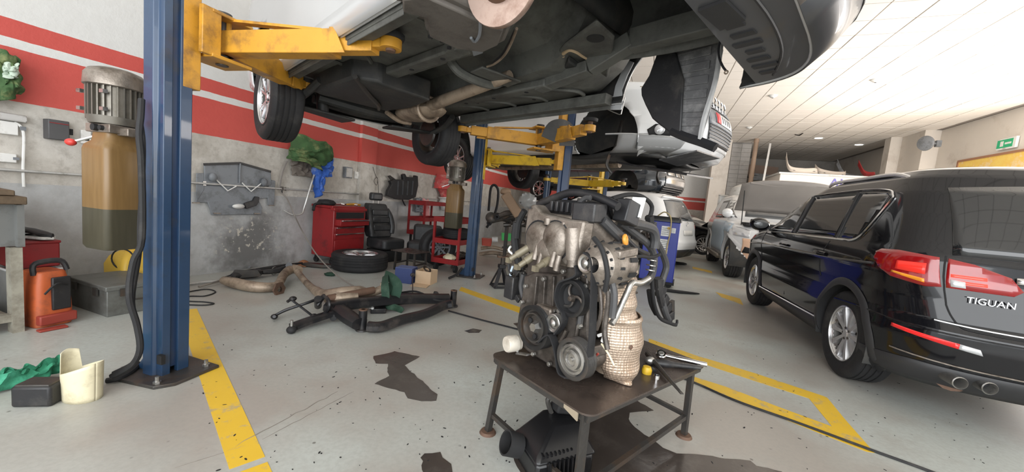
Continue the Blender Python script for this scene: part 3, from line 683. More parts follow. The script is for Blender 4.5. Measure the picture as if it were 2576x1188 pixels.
for sd in (1, -1):
    for ax in (1.27, -1.27):
        sv.arch(ax, sd, 'clad'); sv.liner(ax, sd)
        sv.wheel(ax, sd, .345, .225, .225, 'ten')
    sv.drape('side', [(-.86, .212), (.86, .212), (.86, .33), (-.86, .36)], 'sill_cladding', 'clad', .012, side=sd)
    sv.line('side', [(-.86, .37), (0, .35), (.86, .33)], .007, 'sill_chrome_strip', 'chrome', sd, .016)
    # glasshouse
    sv.drape('side', [(.83, 1.09), (.98, 1.10), (.30, 1.475), (.12, 1.49), (.05, 1.49), (.05, 1.08)], 'front_door_glass', 'glass', .005, .06, sd)
    sv.drape('side', [(.0, 1.085), (.0, 1.49), (-.86, 1.50), (-.93, 1.09)], 'rear_door_glass', 'glass', .005, .06, sd)
    sv.drape('side', [(-.98, 1.09), (-.91, 1.495), (-1.30, 1.47), (-1.39, 1.42), (-1.22, 1.10)], 'quarter_glass', 'glass', .005, .05, sd)
    sv.line('side', [(1.02, 1.075), (.4, 1.072), (-.4, 1.078), (-1.0, 1.085), (-1.2, 1.09), (-1.30, 1.16), (-1.40, 1.40), (-1.39, 1.45), (-1.30, 1.49), (-.9, 1.515), (0, 1.505), (.14, 1.50)], .0085, 'window_chrome_trim', 'chrome', sd, .007, 6, 5)
    sv.line('side', [(.025, 1.09), (.025, 1.49)], .018, 'pillar_trim', 'black', sd, .004)
    sv.line('side', [(-.95, 1.09), (-.885, 1.49)], .016, 'pillar_trim', 'black', sd, .004)
    # doors: shut lines, handles, character line
    for q in ([(.93, 1.06), (.96, .8), (.86, .40)], [(-.03, 1.06), (-.03, .40)], [(-.86, 1.06), (-.80, .82), (-.83, .74)]):
        sv.line('side', q, .004, 'shut_line', 'blackm', sd, .001, 5)
    sv.line('side', [(1.55, .86), (.8, .905), (0, .915), (-1.0, .925), (-1.6, .95)], .010, 'shoulder_crease', 'blackp', sd, .0, 6)
    for x_ in (.12, -.80):
        p = sv.sp('side', x_, .94, sd, .03)
        MB().tube([p + V((.10, -sd * .025, 0)), p + V((.05, 0, .004)), p + V((-.05, 0, .004)), p + V((-.10, -sd * .025, 0))], .013, 8).build('door_handle', 'blackp', sv.t)
    # mirror
    p = sv.sp('side', .86, 1.10, sd, 0)
    mm = MB().ell(p + V((.04, sd * .13, .05)), (.085, .12, .085), 16, 10).build('wing_mirror', 'blackp', sv.t)
    MB().bar(p + V((.04, 0, .0)), p + V((.04, sd * .08, .02)), .05, .03).build('mirror_stalk', 'black', mm)
    MB().ell(p + V((-.035, sd * .135, .05)), (.018, .085, .055), 14, 8).build('mirror_glass', 'glassm', mm)
    # roof rail
    pts = [sv.sp('side', x_, z_, sd, .0) + V((0, -sd * .03, .045)) for x_, z_ in ((.15, 1.545), (-.1, 1.585), (-.7, 1.59), (-1.2, 1.58), (-1.45, 1.555))]
    pts[0].z -= .05; pts[-1].z -= .05
    MB().tube(pts, .017, 8, 5).build('roof_rail', 'alul', sv.t)
    # tail lamps: outer on the body corner, inner lit on the hatch
    tl = sv.drape('T', [(0.465, 0.870), (0.545, 0.860), (0.745, 0.890), (0.845, 0.930), (0.915, 0.990), (0.930, 1.035), (0.895, 1.055), (0.745, 1.060), (0.485, 1.045)], 'tail_lamp', 'redl', .012, .03, sd, .02)
    sv.drape('T', [(0.545, 0.930), (0.725, 0.940), (0.725, 0.995), (0.545, 1.000)], 'lamp_reflector', mat('lamp_glow_dim', (.70, .03, .02), .2, emit=.2), .014, .03, sd, .006, tl)
    sv.drape('T', [(0.545, 0.882), (0.745, 0.915), (0.745, 0.928), (0.545, 0.904)], 'indicator_strip', 'amber', .014, .03, sd, .006, tl)
    tl2 = sv.drape('T', [(0.205, 0.870), (0.175, 0.900), (0.205, 0.970), (0.325, 1.025), (0.440, 1.045), (0.445, 0.870)], 'hatch_lamp', 'redl', .010, .03, sd, .02)
    for z_ in (.90, .935): sv.drape('T', [(.285, z_), (.425, z_), (.425, z_ + .018), (.285, z_ + .018)], 'lit_strip', 'redlit', .013, .03, sd, .005, tl2)
    sv.drape('T', [(0.365, 0.880), (0.425, 0.880), (0.425, 0.920), (0.365, 0.915)], 'reverse_lens', 'clear', .0135, .03, sd, .005, tl2)
    # bumper reflector and shut lines of the hatch
    rf = sv.drape('T', [(0.405, .525), (0.745, .565), (0.745, .587), (0.405, .555)], 'bumper_reflector', mat('red_reflector', (.75, .02, .02), .2, coat=.6), .006, .03, sd, .008)
    sv.drape('T', [(0.315, .513), (0.405, .525), (0.405, .555), (0.330, .545)], 'fog_lens', 'clear', .006, .03, sd, .008, rf)
    sv.line('T', [(.455, 1.06), (.455, .80), (.455, .76), (.44, .70), (.41, .655), (.34, .64), (.0, .635)], .005, 'hatch_shut_line', 'blackm', sd, .002, 5)
    sv.line('T', [(1.12, .60), (.95, .62), (.6, .60), (.0, .60)], .006, 'bumper_ledge', 'blackp', sd, .004, 5)
    sv.line('T', [(.72, .43), (.4, .415), (0, .41)], .005, 'bumper_chrome_line', 'alu', sd, .006, 5)
    sv.line('T', [(.52, .665), (.30, .655), (0, .652)], .006, 'hatch_edge_chrome', 'chrome', sd, .006, 5)
    sv.drape('T', [(.0, .215), (.95, .215), (.95, .36), (.6, .39), (0, .39)], 'lower_bumper', 'clad', .006, .05, sd)
sv.drape('rear', [(-.66, 1.07), (.66, 1.07), (.60, 1.50), (.3, 1.525), (-.3, 1.525), (-.60, 1.50)], 'rear_window', 'glass', .006, .06)
sv.drape('rear', [(-.28, .75), (.28, .75), (.28, .93), (-.28, .93)], 'plate_recess', 'blackm', .004, .06)
sv.drape('rear', [(-.26, .765), (.26, .765), (.26, .875), (-.26, .875)], 'number_plate', 'whitep', .012, .06)
sv.drape('rear', [(-.42, .94), (.42, .94), (.42, .975), (-.42, .975)], 'plate_chrome_bar', 'chrome', .012, .06)
sv.drape('rear', [(-.12, 1.54), (.12, 1.54), (.11, 1.565), (-.11, 1.565)], 'high_brake_lamp', 'redl', .008, .04)
for y_ in (.62, .49):
    c_ = V((-2.0, y_, .335)); e_ = MB().lathe([(.030, .16), (.033, -.05), (.037, -.062), (.033, -.066), (.028, -.05), (.026, .1)], c_, (1, 0, .0), 20).build('exhaust_tip', 'steel', sv.t)
MB().box((-.0, 0, .30), (3.4, 1.1, .14)).build('underbody', 'ublack', sv.t, bevel=.03)
MB().cyl((-1.9, .55, .33), (-1.4, .5, .33), .10, n=16).build('silencer', 'rust', sv.t)
p = sv.sp('rear', .52, .815, 1, .014)
tx = text('model_lettering', 'TIGUAN', .052, 'chrome', sv.t, MAT_OF[sv.t] @ mframe(p, V((-.22, -1, 0)), V((0, 0, 1))), .003)
sv.line('rear', [(.26, 1.16), (.1, 1.115), (-.35, 1.12)], .008, 'rear_wiper', 'black', 1, .016)
sv.drape('front', [(-.62, 1.12), (.62, 1.12), (.52, 1.50), (-.52, 1.50)], 'windscreen', 'glass', .005, .07)
MB().tube([V((-1.45, 0, 1.66)), V((-1.55, 0, 1.70))], .012, 6).build('roof_aerial', 'blackp', sv.t)

# ------------------------------------------------------------------ the silver car raised on the near lift
FH = math.atan2(-BV.y, -BV.x)                            # cars in the bays point towards the aisle
def srows(rows, sx, sy, sz): return [(r[0] * sz, r[1] * sx, r[2] * sx, r[3] * sy, r[4] * sx, r[5] * sx, r[6]) for r in rows]
K['greyb'] = mat('grey_bumper', (.33, .335, .34), .4, 0, .06, 4)
K['silver'] = mat('silver_car_paint', (.60, .61, .62), .28, .35, .05, 3, coat=.5)
K['bumper'] = mat('shade_grey_bumper', (.075, .077, .083), .38, 0, .08, 4, coat=.25)  # dark grey paints in the shade on the silver car's unlit bumper underside
xr_rows = [(.25, 2.08, -2.1, .86, .75, .6, 4.2), (.30, 2.15, -2.22, .885, .8, .65, 3.9), (.42, 2.24, -2.30, .905, .85, .7, 3.6), (.60, 2.28, -2.31, .91, .9, .7, 3.2), (.80, 2.24, -2.28, .915, .9, .65, 3.0), (.95, 2.05, -2.24, .91, .85, .6, 3.2),
           (1.05, 1.7, -2.2, .89, .7, .55, 3.4), (1.12, 1.1, -2.17, .87, .5, .55, 3.4), (1.35, .75, -2.05, .80, .4, .5, 3.3), (1.60, .25, -1.9, .70, .4, .5, 3.0), (1.70, -.3, -1.7, .5, .4, .5, 2.6), (1.72, -.6, -1.4, .3, .3, .4, 2.4)]
lz = 1.67
lc = Car('raised_silver_car', 'silver car raised on the near lift with its front suspension stripped out', 'car', ab(1.64, 2.405), FH, xr_rows, (1.315, -1.315), .385, .31, 'silver', 1.0, lz)
lc.body(nside=90, nz_=40, inner='ublack')
lt = lc.t; LI = MAT_OF[lt].inverted()
def cu(px, py, zl): return LI @ flo(px, py, lz + zl)                         # pixel met by the car's horizontal plane at local height zl
def cs(px, py, yl): return LI @ onp(px, py, AV * (1.64 + yl), AV)            # pixel met by the car's lengthwise plane at local offset yl
def cx_(px, py, xl): return LI @ onp(px, py, BV * (2.405 - xl), BV)          # pixel met by the crosswise plane
for sd in (1, -1):
    lc.drape('side', [(-.87, .255), (.87, .255), (.87, .36), (-.87, .36)], 'sill_cover', 'clad' if sd > 0 else 'silver', .012, side=sd)
    lc.wheel(-1.315, sd, .345, .235, .225, 'five', track=.775, z=.14)
    lc.drape('side', [(.95, 1.14), (1.0, 1.16), (.35, 1.55), (.05, 1.58), (.05, 1.13)], 'front_door_glass', 'glass', .005, .08, sd)
    lc.drape('side', [(0, 1.13), (0, 1.58), (-.95, 1.58), (-1.0, 1.14)], 'rear_door_glass', 'glass', .005, .08, sd)
    lc.drape('T', [(2.17, .252), (3.0, .252), (3.0, .40), (2.17, .40)], 'lower_bumper', 'bumper', .008, .05, sd)
    lc.drape('T', [(2.175, .41), (3.0, .41), (3.0, 1.03), (2.175, 1.0)], 'bumper_skin', 'bumper', .008, .05, sd)
    lc.line('T', [(2.17, .405), (2.6, .405), (3.0, .405)], .006, 'bumper_seam', 'blackm', sd, .006)
    # inner aprons, front rails, rear wheel housings
    ap = MB().grid(lambda u, v: V((.92 + u * 1.1, sd * (.47 + .10 * math.sin(u * PI)), .42 + v * .55)), 10, 6).build('inner_apron', 'ugrey', lt, solid=.01)
    MB().bar((.55, sd * .37, .29), (.95, sd * .40, .36), .10, .07).bar((.95, sd * .40, .36), (1.2, sd * .44, .48), .10, .09).bar((1.2, sd * .44, .48), (2.0, sd * .46, .50), .09, .12).build('front_rail', 'ugrey', lt, bevel=.006)
    MB().lathe([(.11, 0), (.13, .012), (.075, .03), (.07, .015), (.06, .0)], (1.30, sd * .565, .78), (0, -sd, -.5), 24).build('strut_tower_ring', 'ugrey', ap)
    MB().lathe([(.40, .0), (.40, .30), (.28, .36)], (-1.315, sd * .895, .42), (0, -sd, 0), 22, arc=(-.02, .52) if sd < 0 else (-.02, .52)).build('rear_wheel_housing', 'ublack', lt)
    MB().box((.0, sd * .80, .275), (1.72, .09, .075)).bar((-.86, sd * .835, .235), (.86, sd * .835, .235), .008, .045).build('sill_beam', 'ugrey', lt, bevel=.008)
    MB().box((-.02, sd * .36, .292), (1.35, .10, .055)).build('floor_rail', 'ugrey', lt, bevel=.012)
# floor pan with a central tunnel, toe board rising to the bulkhead
prof = [(-.80, .32), (-.60, .315), (-.43, .32), (-.30, .318), (-.21, .32), (-.17, .45), (-.10, .48), (.10, .48), (.17, .45), (.21, .32), (.30, .318), (.43, .32), (.60, .315), (.80, .32)]
st_ = [(-1.0, .0, .02), (-.6, 0, 0), (0, 0, 0), (.55, 0, 0), (.78, .02, .0), (.95, .14, .0), (1.06, .33, .0), (1.10, .62, .0)]
MB().loft([[V((x_, y_, z_ + dz + (.006 * math.sin(x_ * 40 + y_ * 9) if abs(y_) > .22 else 0))) for y_, z_ in prof] for x_, dz, _ in st_], False, False).build('floor_pan', 'ugrey', lt, solid=.012)
for sd in (1, -1):                                        # stamped beads of the pan
    for k_ in range(4): MB().tube([(-.55 + k_ * .36, sd * .5, .315), (-.4 + k_ * .36, sd * .62, .313), (-.4 + k_ * .36, sd * .74, .315)], .014, 6).build('pan_bead', 'ugrey', lt)
    for x_, y_ in ((-.3, .52), (.25, .66), (.62, .50), (.45, .36), (.1, .36), (-.25, .36)): MB().cyl((x_, sd * y_, .262 if y_ == .36 else .310), (x_, sd * y_, .269 if y_ == .36 else .318), .016, n=10).build('drain_plug', 'blackm', lt)
MB().grid(lambda u, v: V((1.10 + .04 * math.sin(v * 6), -.85 + u * 1.7, .55 + v * .45)), 10, 6).build('bulkhead', 'ublack', lt, solid=.012)
MB().grid(lambda u, v: V((1.05 + u * 1.0, -.8 + v * 1.6, .98 - .05 * u)), 4, 4).build('bonnet_underside', 'ublack', lt, solid=.012)
# near front corner: rusty disc on its hub, knuckle, panel behind the wheel
K['bdisc'] = mat('brake_disc_copper', (.52, .39, .33), .36, .7, .12, 8, (.26, .15, .11), .25, 4)
hub_c = V((1.30, -.70, .275)); dy = V((.18, -1, -.12)).normalized()
dsc = MB().lathe([(.075, .0), (.16, .0), (.162, -.004), (.162, -.022), (.16, -.026), (.07, -.026)], hub_c, dy, 40).build('brake_disc', 'bdisc', lt)
MB().lathe([(0, .04), (.035, .04), (.04, .03), (.075, .028), (.082, .0), (.075, -.03), (0, -.03)], hub_c, dy, 28).build('hub_bell', 'rust', dsc)
for i in range(5):
    an = i * 2 * PI / 5; x, y, d_ = frame(dy); q = hub_c + (x * math.cos(an) + y * math.sin(an)) * .055
    MB().cyl(q + d_ * .02, q + d_ * .06, .007, n=8).build('wheel_stud', 'steel', dsc)
MB().bar(hub_c + V((.13, .0, -.03)), hub_c + V((.15, .02, .13)), .09, .07).bar(hub_c + V((.17, -.03, -.0)), hub_c + V((.18, -.03, .1)), .05, .03).build('brake_caliper', 'rust', lt, bevel=.01)
MB().tube([hub_c + V((.0, .09, .0)), hub_c + V((-.03, .14, .1)), hub_c + V((-.06, .18, .3)), hub_c + V((-.08, .18, .5))], [.06, .045, .035, .03], 10).build('strut', 'rust', lt)
K['housing'] = mat('dusty_brown_panel', (.125, .112, .10), .6, 0, .2, 5, (.06, .052, .045), .45, 5, .1)
MB().grid(lambda u, v: V((.74 + .34 * v ** .8 * (1 - .25 * u), -.86 + .50 * u, .27 + .05 * u + .42 * v ** 1.4)), 10, 8).build('arch_rear_panel', 'housing', lt, solid=.012)
pb = [cu(x, y, .20) for x, y in ((985, 20), (1060, 40), (1068, 95), (1150, 130), (1225, 140), (1270, 120), (1290, 75), (1240, 60), (1160, 20), (1050, -30), (980, -20))]
MB().prism([(p.x, p.y) for p in pb], (0, 0, .225), (1, 0, 0), (0, 1, 0), .10).build('corner_panel', 'housing', lt, bevel=.02)
MB().prism([(p.x * .85 + .85 * .15, p.y * .85 - .55 * .15) for p in pb], (0, 0, .205), (1, 0, 0), (0, 1, 0), .03).build('corner_pressing', 'housing', lt, bevel=.008)
MB().tube([cu(1208, 40, .2), cu(1207, 85, .2), cu(1195, 105, .2), cu(1185, 95, .2)], .007, 7).build('brake_hose', 'greyp', lt)
MB().tube([cu(1300, 72, .24), cu(1285, 110, .26), cu(1268, 140, .28), cu(1245, 160, .29), cu(1225, 168, .29)], .007, 7).build('brake_pipe', 'exh', lt)
MB().tube([cu(1296, 75, .26), cu(1279, 110, .28), cu(1262, 138, .3), cu(1240, 158, .30)], .006, 7).build('fuel_pipe', 'black', lt)
bk = [cu(x, y, .22) for x, y in ((1187, 135), (1210, 128), (1215, 140), (1190, 148))]
MB().prism([(p.x, p.y) for p in bk], (0, 0, .23), (1, 0, 0), (0, 1, 0), .05).build('body_mount', 'greyp', lt, bevel=.006)
for x, y in ((1082, 95), (1112, 106), (1130, 123), (1148, 118)): MB().cyl(cu(x, y, .222), cu(x, y, .222) + V((0, 0, .01)), .012, n=10).build('access_hole', 'blackm', lt)
# seam sealer bead and hole on the far bulkhead side
MB().tube([cu(1351, 212, .40), cu(1358, 205, .40), cu(1385, 185, .40), cu(1410, 150, .40), cu(1417, 140, .40)], [.008, .007, .009, .008, .012], 7).tube([cu(1417, 135, .40), cu(1432, 127, .40), cu(1450, 132, .40), cu(1465, 142, .40), cu(1485, 153, .40)], [.012, .008, .009, .008, .006], 7).build('sealer_bead', mat('tan_sealer', (.42, .31, .19), .7, 0, .15, 20), lt)
ft = [cu(x, y, .40) for x, y in ((1340, 215), (1420, 118), (1500, 60), (1545, 100), (1530, 200), (1440, 240))]
MB().prism([(p.x, p.y) for p in ft], (0, 0, .405), (1, 0, 0), (0, 1, 0), .03).build('footwell_panel', 'ugrey', lt, bevel=.015)
MB().lathe([(.05, .0), (.085, -.01), (.10, .0), (.085, .01)], cu(1498, 98, .42), (0, 0, 1), 24).build('grommet_ring', 'ugrey', lt)
MB().cyl(cu(1498, 98, .401), cu(1498, 98, .401) + V((0, 0, .006)), .048, n=20).build('grommet_hole', 'blackm', lt)
bq = [cu(x, y, .37) for x, y in ((1400, 195), (1430, 150), (1490, 190), (1440, 205))]
MB().prism([(p.x, p.y) for p in bq], (0, 0, .36), (1, 0, 0), (0, 1, 0), .04).build('torn_bracket', 'ublack', lt, bevel=.01)
# tunnel bracket, silencer and pipe, fuel tank, rear axle
MB().tube([(.30, -.20, .33), (.34, -.15, .27), (.36, .0, .25), (.36, .14, .27), (.34, .22, .33)], .03, 8, 6).build('tunnel_bracket', 'ugrey', lt)
MB().prism([(-.07, -.14), (.07, -.16), (.10, .16), (-.07, .2)], (.46, .03, .27), (1, 0, 0), (0, 1, 0), .014).build('bracket_plate', 'ugrey', lt, bevel=.006)
MB().tube([(.52, .12, .30), (.3, .11, .27), (-.1, .12, .24), (-.45, .15, .22)], [.035, .04, .045, .05], 12, 5).build('exhaust_pipe', 'exh', lt)
MB().ell((-.72, .20, .20), (.36, .15, .075), 20, 12, .05).torus((-.52, .17, .2), (1, -.1, 0), .10, .016).build('silencer', 'exh', lt)
MB().tube([(-.95, .0, .18), (-1.0, .15, .14), (-1.05, .3, .15)], .022, 8).build('stub_pipe', 'exh', lt)
MB().loft([[V((x_, y_ * k_, z_)) for x_, y_ in ((-.95, -.62), (-.25, -.60), (-.15, -.45), (-.2, -.02), (-.6, .04), (-.95, .0))] for z_, k_ in ((.185, .9), (.20, 1), (.34, 1.02))]).build('fuel_tank', 'ublack', lt, bevel=.03)
MB().tube([(-.2, -.6, .2), (-.45, -.4, .175), (-.7, -.2, .17), (-1.0, -.05, .2)], .018, 6).build('tank_strap', 'dsteel', lt)
rs = MB()
rs.tube([(-1.2, -.5, .22), (-1.15, 0, .19), (-1.2, .5, .22)], .045, 8).tube([(-1.5, -.45, .25), (-1.52, 0, .22), (-1.5, .45, .25)], .04, 8)
rs.build('rear_subframe', 'ublack', lt)
for sd in (1, -1):
    MB().prism([(-.14, 0), (.12, -.02), (.07, .46), (-.05, .48)], (-1.30, sd * .20, .10), (1, 0, 0), (0, sd, .06), .025).build('lower_arm', 'ublack', lt, bevel=.01)
    MB().tube([(-.80, sd * .62, .26), (-1.0, sd * .66, .18), (-1.28, sd * .68, .13)], .03, 8).build('trailing_arm', 'ublack', lt)
    MB().cyl((-1.32, sd * .42, .12), (-1.30, sd * .45, .38), .05, n=14).build('coil_spring', 'ublack', lt)
    MB().lathe([(0, 0), (.14, 0), (.15, .02), (0, .03)], (-1.315, sd * .655, .14), (0, sd, 0), 24).build('brake_backplate', 'dsteel', lt)
MB().grid(lambda u, v: V((-.95 - u * 1.25, -.78 + v * 1.56, .34 + .1 * u + .05 * math.sin(v * 9))), 8, 10).build('boot_floor', 'ugrey', lt, solid=.012)
# front end: undertray, hanging splash shield, liner, cable
tray = []
for i in range(25):
    p = lc.pt(2.0 + 1.0 * i / 24, .262, 1); tray.append((p.x - .01, p.y * .99))
tray = [q for q in tray if q[0] >= 1.78]
tray = [(1.78, .84)] + tray if tray[0][0] > 1.80 else tray
tray = tray + [(x_, -y_) for x_, y_ in reversed(tray)][1:]
MB().prism(tray[::-1], (0, 0, .258), (1, 0, 0), (0, 1, 0), .012).build('undertray', 'bumper', lt)
for i in range(7): MB().box((1.87 + .008 * (i % 2), .05 + i * .10, .255), (.07 + .02 * (i % 3), .04, .008), rot('Z', -8)).build('tray_slot', 'clad', lt)
MB().tube([(1.93, -.5, .258), (1.985, .0, .256), (1.97, .4, .256), (1.88, .72, .258)], .007, 6, 5).build('tray_bead', 'clad', lt)
MB().prism([(0, 0), (.10, -.02), (.12, .16), (.02, .2)], (1.80, -.15, .245), (1, 0, 0), (0, 1, 0), .012).build('tray_flap', 'clad', lt)
MB().bar((2.0, -.7, .50), (2.0, .7, .50), .08, .12).box((1.95, 0, .62), (.06, 1.1, .30)).build('radiator_support', 'ublack', lt, bevel=.01)
ln = [cs(x, y, .74) for x, y in ((1622, 262), (1613, 240), (1612, 222), (1632, 190), (1650, 140), (1668, 120), (1700, 130), (1720, 200), (1712, 335), (1685, 333), (1660, 315), (1640, 298))]
MB().prism([(p.x, p.z) for p in ln], (0, .76, 0), (1, 0, 0), (0, 0, 1), .02).build('arch_liner', 'black', lt, bevel=.008)
sh_ = [cs(x, y, .78) for x, y in ((1660, 300), (1668, 262), (1690, 190), (1700, 120), (1760, 100), (1812, 92), (1818, 125), (1800, 205), (1785, 280), (1768, 335), (1762, 358), (1745, 350), (1700, 326))]
K['clearp2'] = mat('pale_clear_plastic', (.42, .42, .42), .25, 0, .3, 12)
K['shield'] = mat('dusty_splash_shield', (.13, .13, .133), .32, 0, .3, 9, (.33, .325, .32), .38, 7, .15)
so = MB().prism([(p.x, p.z) for p in sh_], (0, .80, 0), (1, 0, 0), (0, 0, 1), .02).build('splash_shield', 'shield', lt, bevel=.006)
for k_ in range(6):
    y0_ = 140 + k_ * 32; p = cs(1702 - k_ * 5, y0_ + 8, .775); q = cs(1790 - k_ * 4, y0_ - 14 + k_ * 4, .775)
    MB().bar((p.x, .775, p.z), (q.x, .775, q.z), .05, .012, up=V((0, 1, 0))).build('shield_rib', 'shield', so, bevel=.003)
MB().tube([cs(1815, 95, .75), cs(1800, 200, .75), cs(1770, 300, .75), cs(1760, 356, .75)], .016, 6).build('shield_edge', 'clearp2', so)
MB().tube([cs(1690, 330, .76), cs(1725, 345, .76), cs(1765, 358, .76), cs(1800, 372, .76)], .03, 6).build('shield_foot', 'black', so)
MB().tube([cs(1824, 88, .55), cs(1810, 110, .55), cs(1808, 140, .55), cs(1817, 165, .55), cs(1826, 178, .55)], .006, 7, 6).build('earth_cable', 'black', lt)
e_ = cs(1827, 182, .55); MB().torus(e_, (0, 1, 0), .008, .004, 14, 6).build('cable_lug', 'exh', lt)
fd = [cs(x, y, .86) for x, y in ((1526, 275), (1560, 275), (1566, 255), (1562, 225), (1575, 190), (1592, 155), (1580, 150), (1560, 180), (1545, 215), (1540, 240), (1526, 245))]
MB().prism([(p.x, p.z) for p in fd], (0, .885, 0), (1, 0, 0), (0, 0, 1), .012).build('fender_edge', 'silver', lt, bevel=.003)
MB().tube([cs(1528, 275, .86), cs(1558, 288, .86), cs(1564, 280, .86), cs(1572, 245, .86)], .004, 6, 2).build('fender_stay', 'steel', lt)

# ------------------------------------------------------------------ white SUV raised on the second lift
q7 = srows(suv_rows, 1.14, 1.09, 1.04)
au = Car('raised_white_suv', 'white SUV raised on the second lift with ringed grille and front wheel off', 'car', ab(4.98, 4.05), FH, q7, (1.5, -1.5), .43, .37, 'white', 1.0, 1.62)
au.body(nside=80, nz_=40, inner='ublack')
for sd in (1, -1):
    for ax in (1.5, -1.5): au.liner(ax, sd)
    au.wheel(-1.5, sd, .37, .27, .255, 'five', track=.82, z=.18)
    au.drape('side', [(.95, 1.14), (1.1, 1.15), (.35, 1.53), (.05, 1.55), (.05, 1.13)], 'front_door_glass', 'glass', .005, .08, sd)
    au.drape('side', [(0, 1.13), (0, 1.55), (-1.0, 1.55), (-1.05, 1.14)], 'rear_door_glass', 'glass', .005, .08, sd)
    au.drape('T', [(2.30, .80), (2.62, .76), (2.66, .84), (2.45, .92), (2.25, .94)], 'headlamp', mat('warm_headlamp', (.66, .56, .42), .12, 0, .2, 12, coat=.8), .008, .04, sd)
    au.drape('T', [(2.05, .225), (2.62, .235), (2.62, .42), (2.05, .42)], 'lower_bumper', 'greyb', .008, .05, sd) if 'greyb' in K else None
    f_ = au.drape('T', [(2.26, .40), (2.44, .40), (2.46, .50), (2.30, .52), (2.24, .46)], 'fog_recess', 'blackm', .010, .03, sd)
    p = au.sp('T', 2.34, .46, sd, .016); MB().lathe([(0, .02), (.03, .018), (.05, .008), (.055, 0)], p, au.sp('T', 2.34, .46, sd, .1) - p, 18).build('fog_lamp', 'clear', f_)
    for k_ in range(3): au.drape('T', [(2.56, .44 + k_ * .075), (2.66, .44 + k_ * .075), (2.66, .485 + k_ * .075), (2.57, .485 + k_ * .075)], 'intake_slot', 'blackm', .008, .03, sd)
    au.line('T', [(2.0, .43), (2.3, .40), (2.62, .38), (3, .37)], .01, 'bumper_crease', 'silver', sd, .002)
gr = au.drape('front', [(-.36, .40), (.36, .40), (.40, .55), (.44, .86), (.36, .93), (-.36, .93), (-.44, .86), (-.40, .55)], 'grille', 'black', .012, .05)
for k_ in range(5): au.line('front', [(-.38, .43 + k_ * .035), (0, .43 + k_ * .035), (.38, .43 + k_ * .035)], .007, 'grille_bar', 'greyp', 1, .018, parent=gr)
for k_ in range(3): au.line('front', [(-.40, .80 + k_ * .04), (0, .80 + k_ * .04), (.40, .80 + k_ * .04)], .007, 'grille_bar', 'greyp', 1, .018, parent=gr)
au.drape('front', [(-.42, .60), (.42, .60), (.42, .77), (-.42, .77)], 'plate_panel', 'greyp', .020, .05)
npl = au.drape('front', [(-.27, .63), (.27, .63), (.27, .74), (-.27, .74)], 'number_plate', 'whitep', .03, .05)
au.drape('front', [(-.27, .63), (-.16, .63), (-.16, .74), (-.27, .74)], 'plate_badge', mat('plate_red', (.62, .05, .06), .4), .034, .05, parent=npl)
for k_ in range(4): au.drape('front', [(-.10 + k_ * .085, .655), (-.06 + k_ * .085, .655), (-.06 + k_ * .085, .72), (-.10 + k_ * .085, .72)], 'plate_mark', 'greyp', .033, .03, parent=npl)
for k_ in range(4):
    p = au.sp('front', -.165 + k_ * .11, .865, 1, .035); MB().torus(p, V((1, 0, .12)), .066, .009, 22, 6).build('ring_emblem', 'chrome', gr)
au.drape('front', [(-.62, 1.17), (.62, 1.17), (.52, 1.55), (-.52, 1.55)], 'windscreen', 'glass', .005, .08)
ut = MB().grid(lambda u, v: V((-2.2 + 4.3 * u, -.74 + 1.48 * v, .25 + .03 * math.sin(u * 23) * math.cos(v * 9))), 26, 10)
ut.build('underbody', 'ublack', au.t, solid=.05)
MB().tube([(-2.0, .3, .2), (-1.2, .25, .18), (.2, .1, .2), (1.2, .0, .2)], .05, 10).build('exhaust_pipe', 'exh', au.t)
MB().prism([(-.5, -.55), (.45, -.62), (.5, .1), (.2, .5), (-.4, .6)], (1.95, 0, .10), (1, .0, -.16), (0, 1, 0.06), .02).build('hanging_undertray', 'black', au.t)
MB().prism([(-.2, -.3), (.25, -.35), (.3, .3), (-.2, .25)], (2.2, -.2, .22), (1, .0, .2), (0, 1, 0.0), .015).build('torn_valance', 'shield', au.t)
MB().tube([(1.5, .55, .75), (1.5, .60, .45), (1.48, .68, .22)], [.05, .045, .03], 10).tube([(1.46, .72, .25), (1.44, .74, .1), (1.5, .7, .0)], .02, 8).build('strut', 'dsteel', au.t)
MB().tube([(1.5, -.55, .75), (1.5, -.60, .45), (1.48, -.68, .22)], [.05, .045, .03], 10).tube([(1.46, -.72, .25), (1.44, -.74, .1), (1.5, -.7, .0)], .02, 8).build('strut', 'dsteel', au.t)

# ------------------------------------------------------------------ dark car raised on the third lift, bumper off
dk = srows(suv_rows, 1.04, 1.0, .95)
K['inkp'] = mat('blue_black_paint', (.018, .024, .032), .18, 0, 0, coat=.8)
dc = Car('raised_dark_car', 'blue-black car raised on the far lift with its front bumper removed', 'car', ab(10.5, 6.8), FH, dk, (1.32, -1.32), .40, .345, 'inkp', 1.15, 1.46)
dc.body(nside=60, nz_=30)
for sd in (1, -1):
    for ax in (1.32, -1.32): dc.liner(ax, sd)
    dc.wheel(-1.32, sd, .345, .22, .22, 'five', track=.77, z=.16)
    dc.drape('T', [(2.35, .70), (2.7, .68), (2.72, .80), (2.4, .86)], 'headlamp', 'clear', .008, .04, sd)
dc.drape('front', [(-.55, .40), (.55, .40), (.55, .62), (-.55, .62)], 'crash_beam', 'alul', .02, .06)
gp = dc.drape('front', [(-.6, .24), (.6, .24), (.6, .40), (-.6, .40)], 'lower_grille', 'blackm', .015, .06)
for k_ in range(4): dc.line('front', [(-.58, .26 + k_ * .04), (0, .26 + k_ * .04), (.58, .26 + k_ * .04)], .008, 'grille_bar', 'alul', 1, .025, parent=gp)
for y_ in (-.35, .0, .35): dc.drape('front', [(y_ - .14, .64), (y_ + .14, .64), (y_ + .1, .84), (y_ - .1, .84)], 'bonnet_latch_panel', 'steel', .01, .06)
MB().box((0, 0, .24), (3.9, 1.4, .10)).build('underbody', 'ublack', dc.t, bevel=.03)

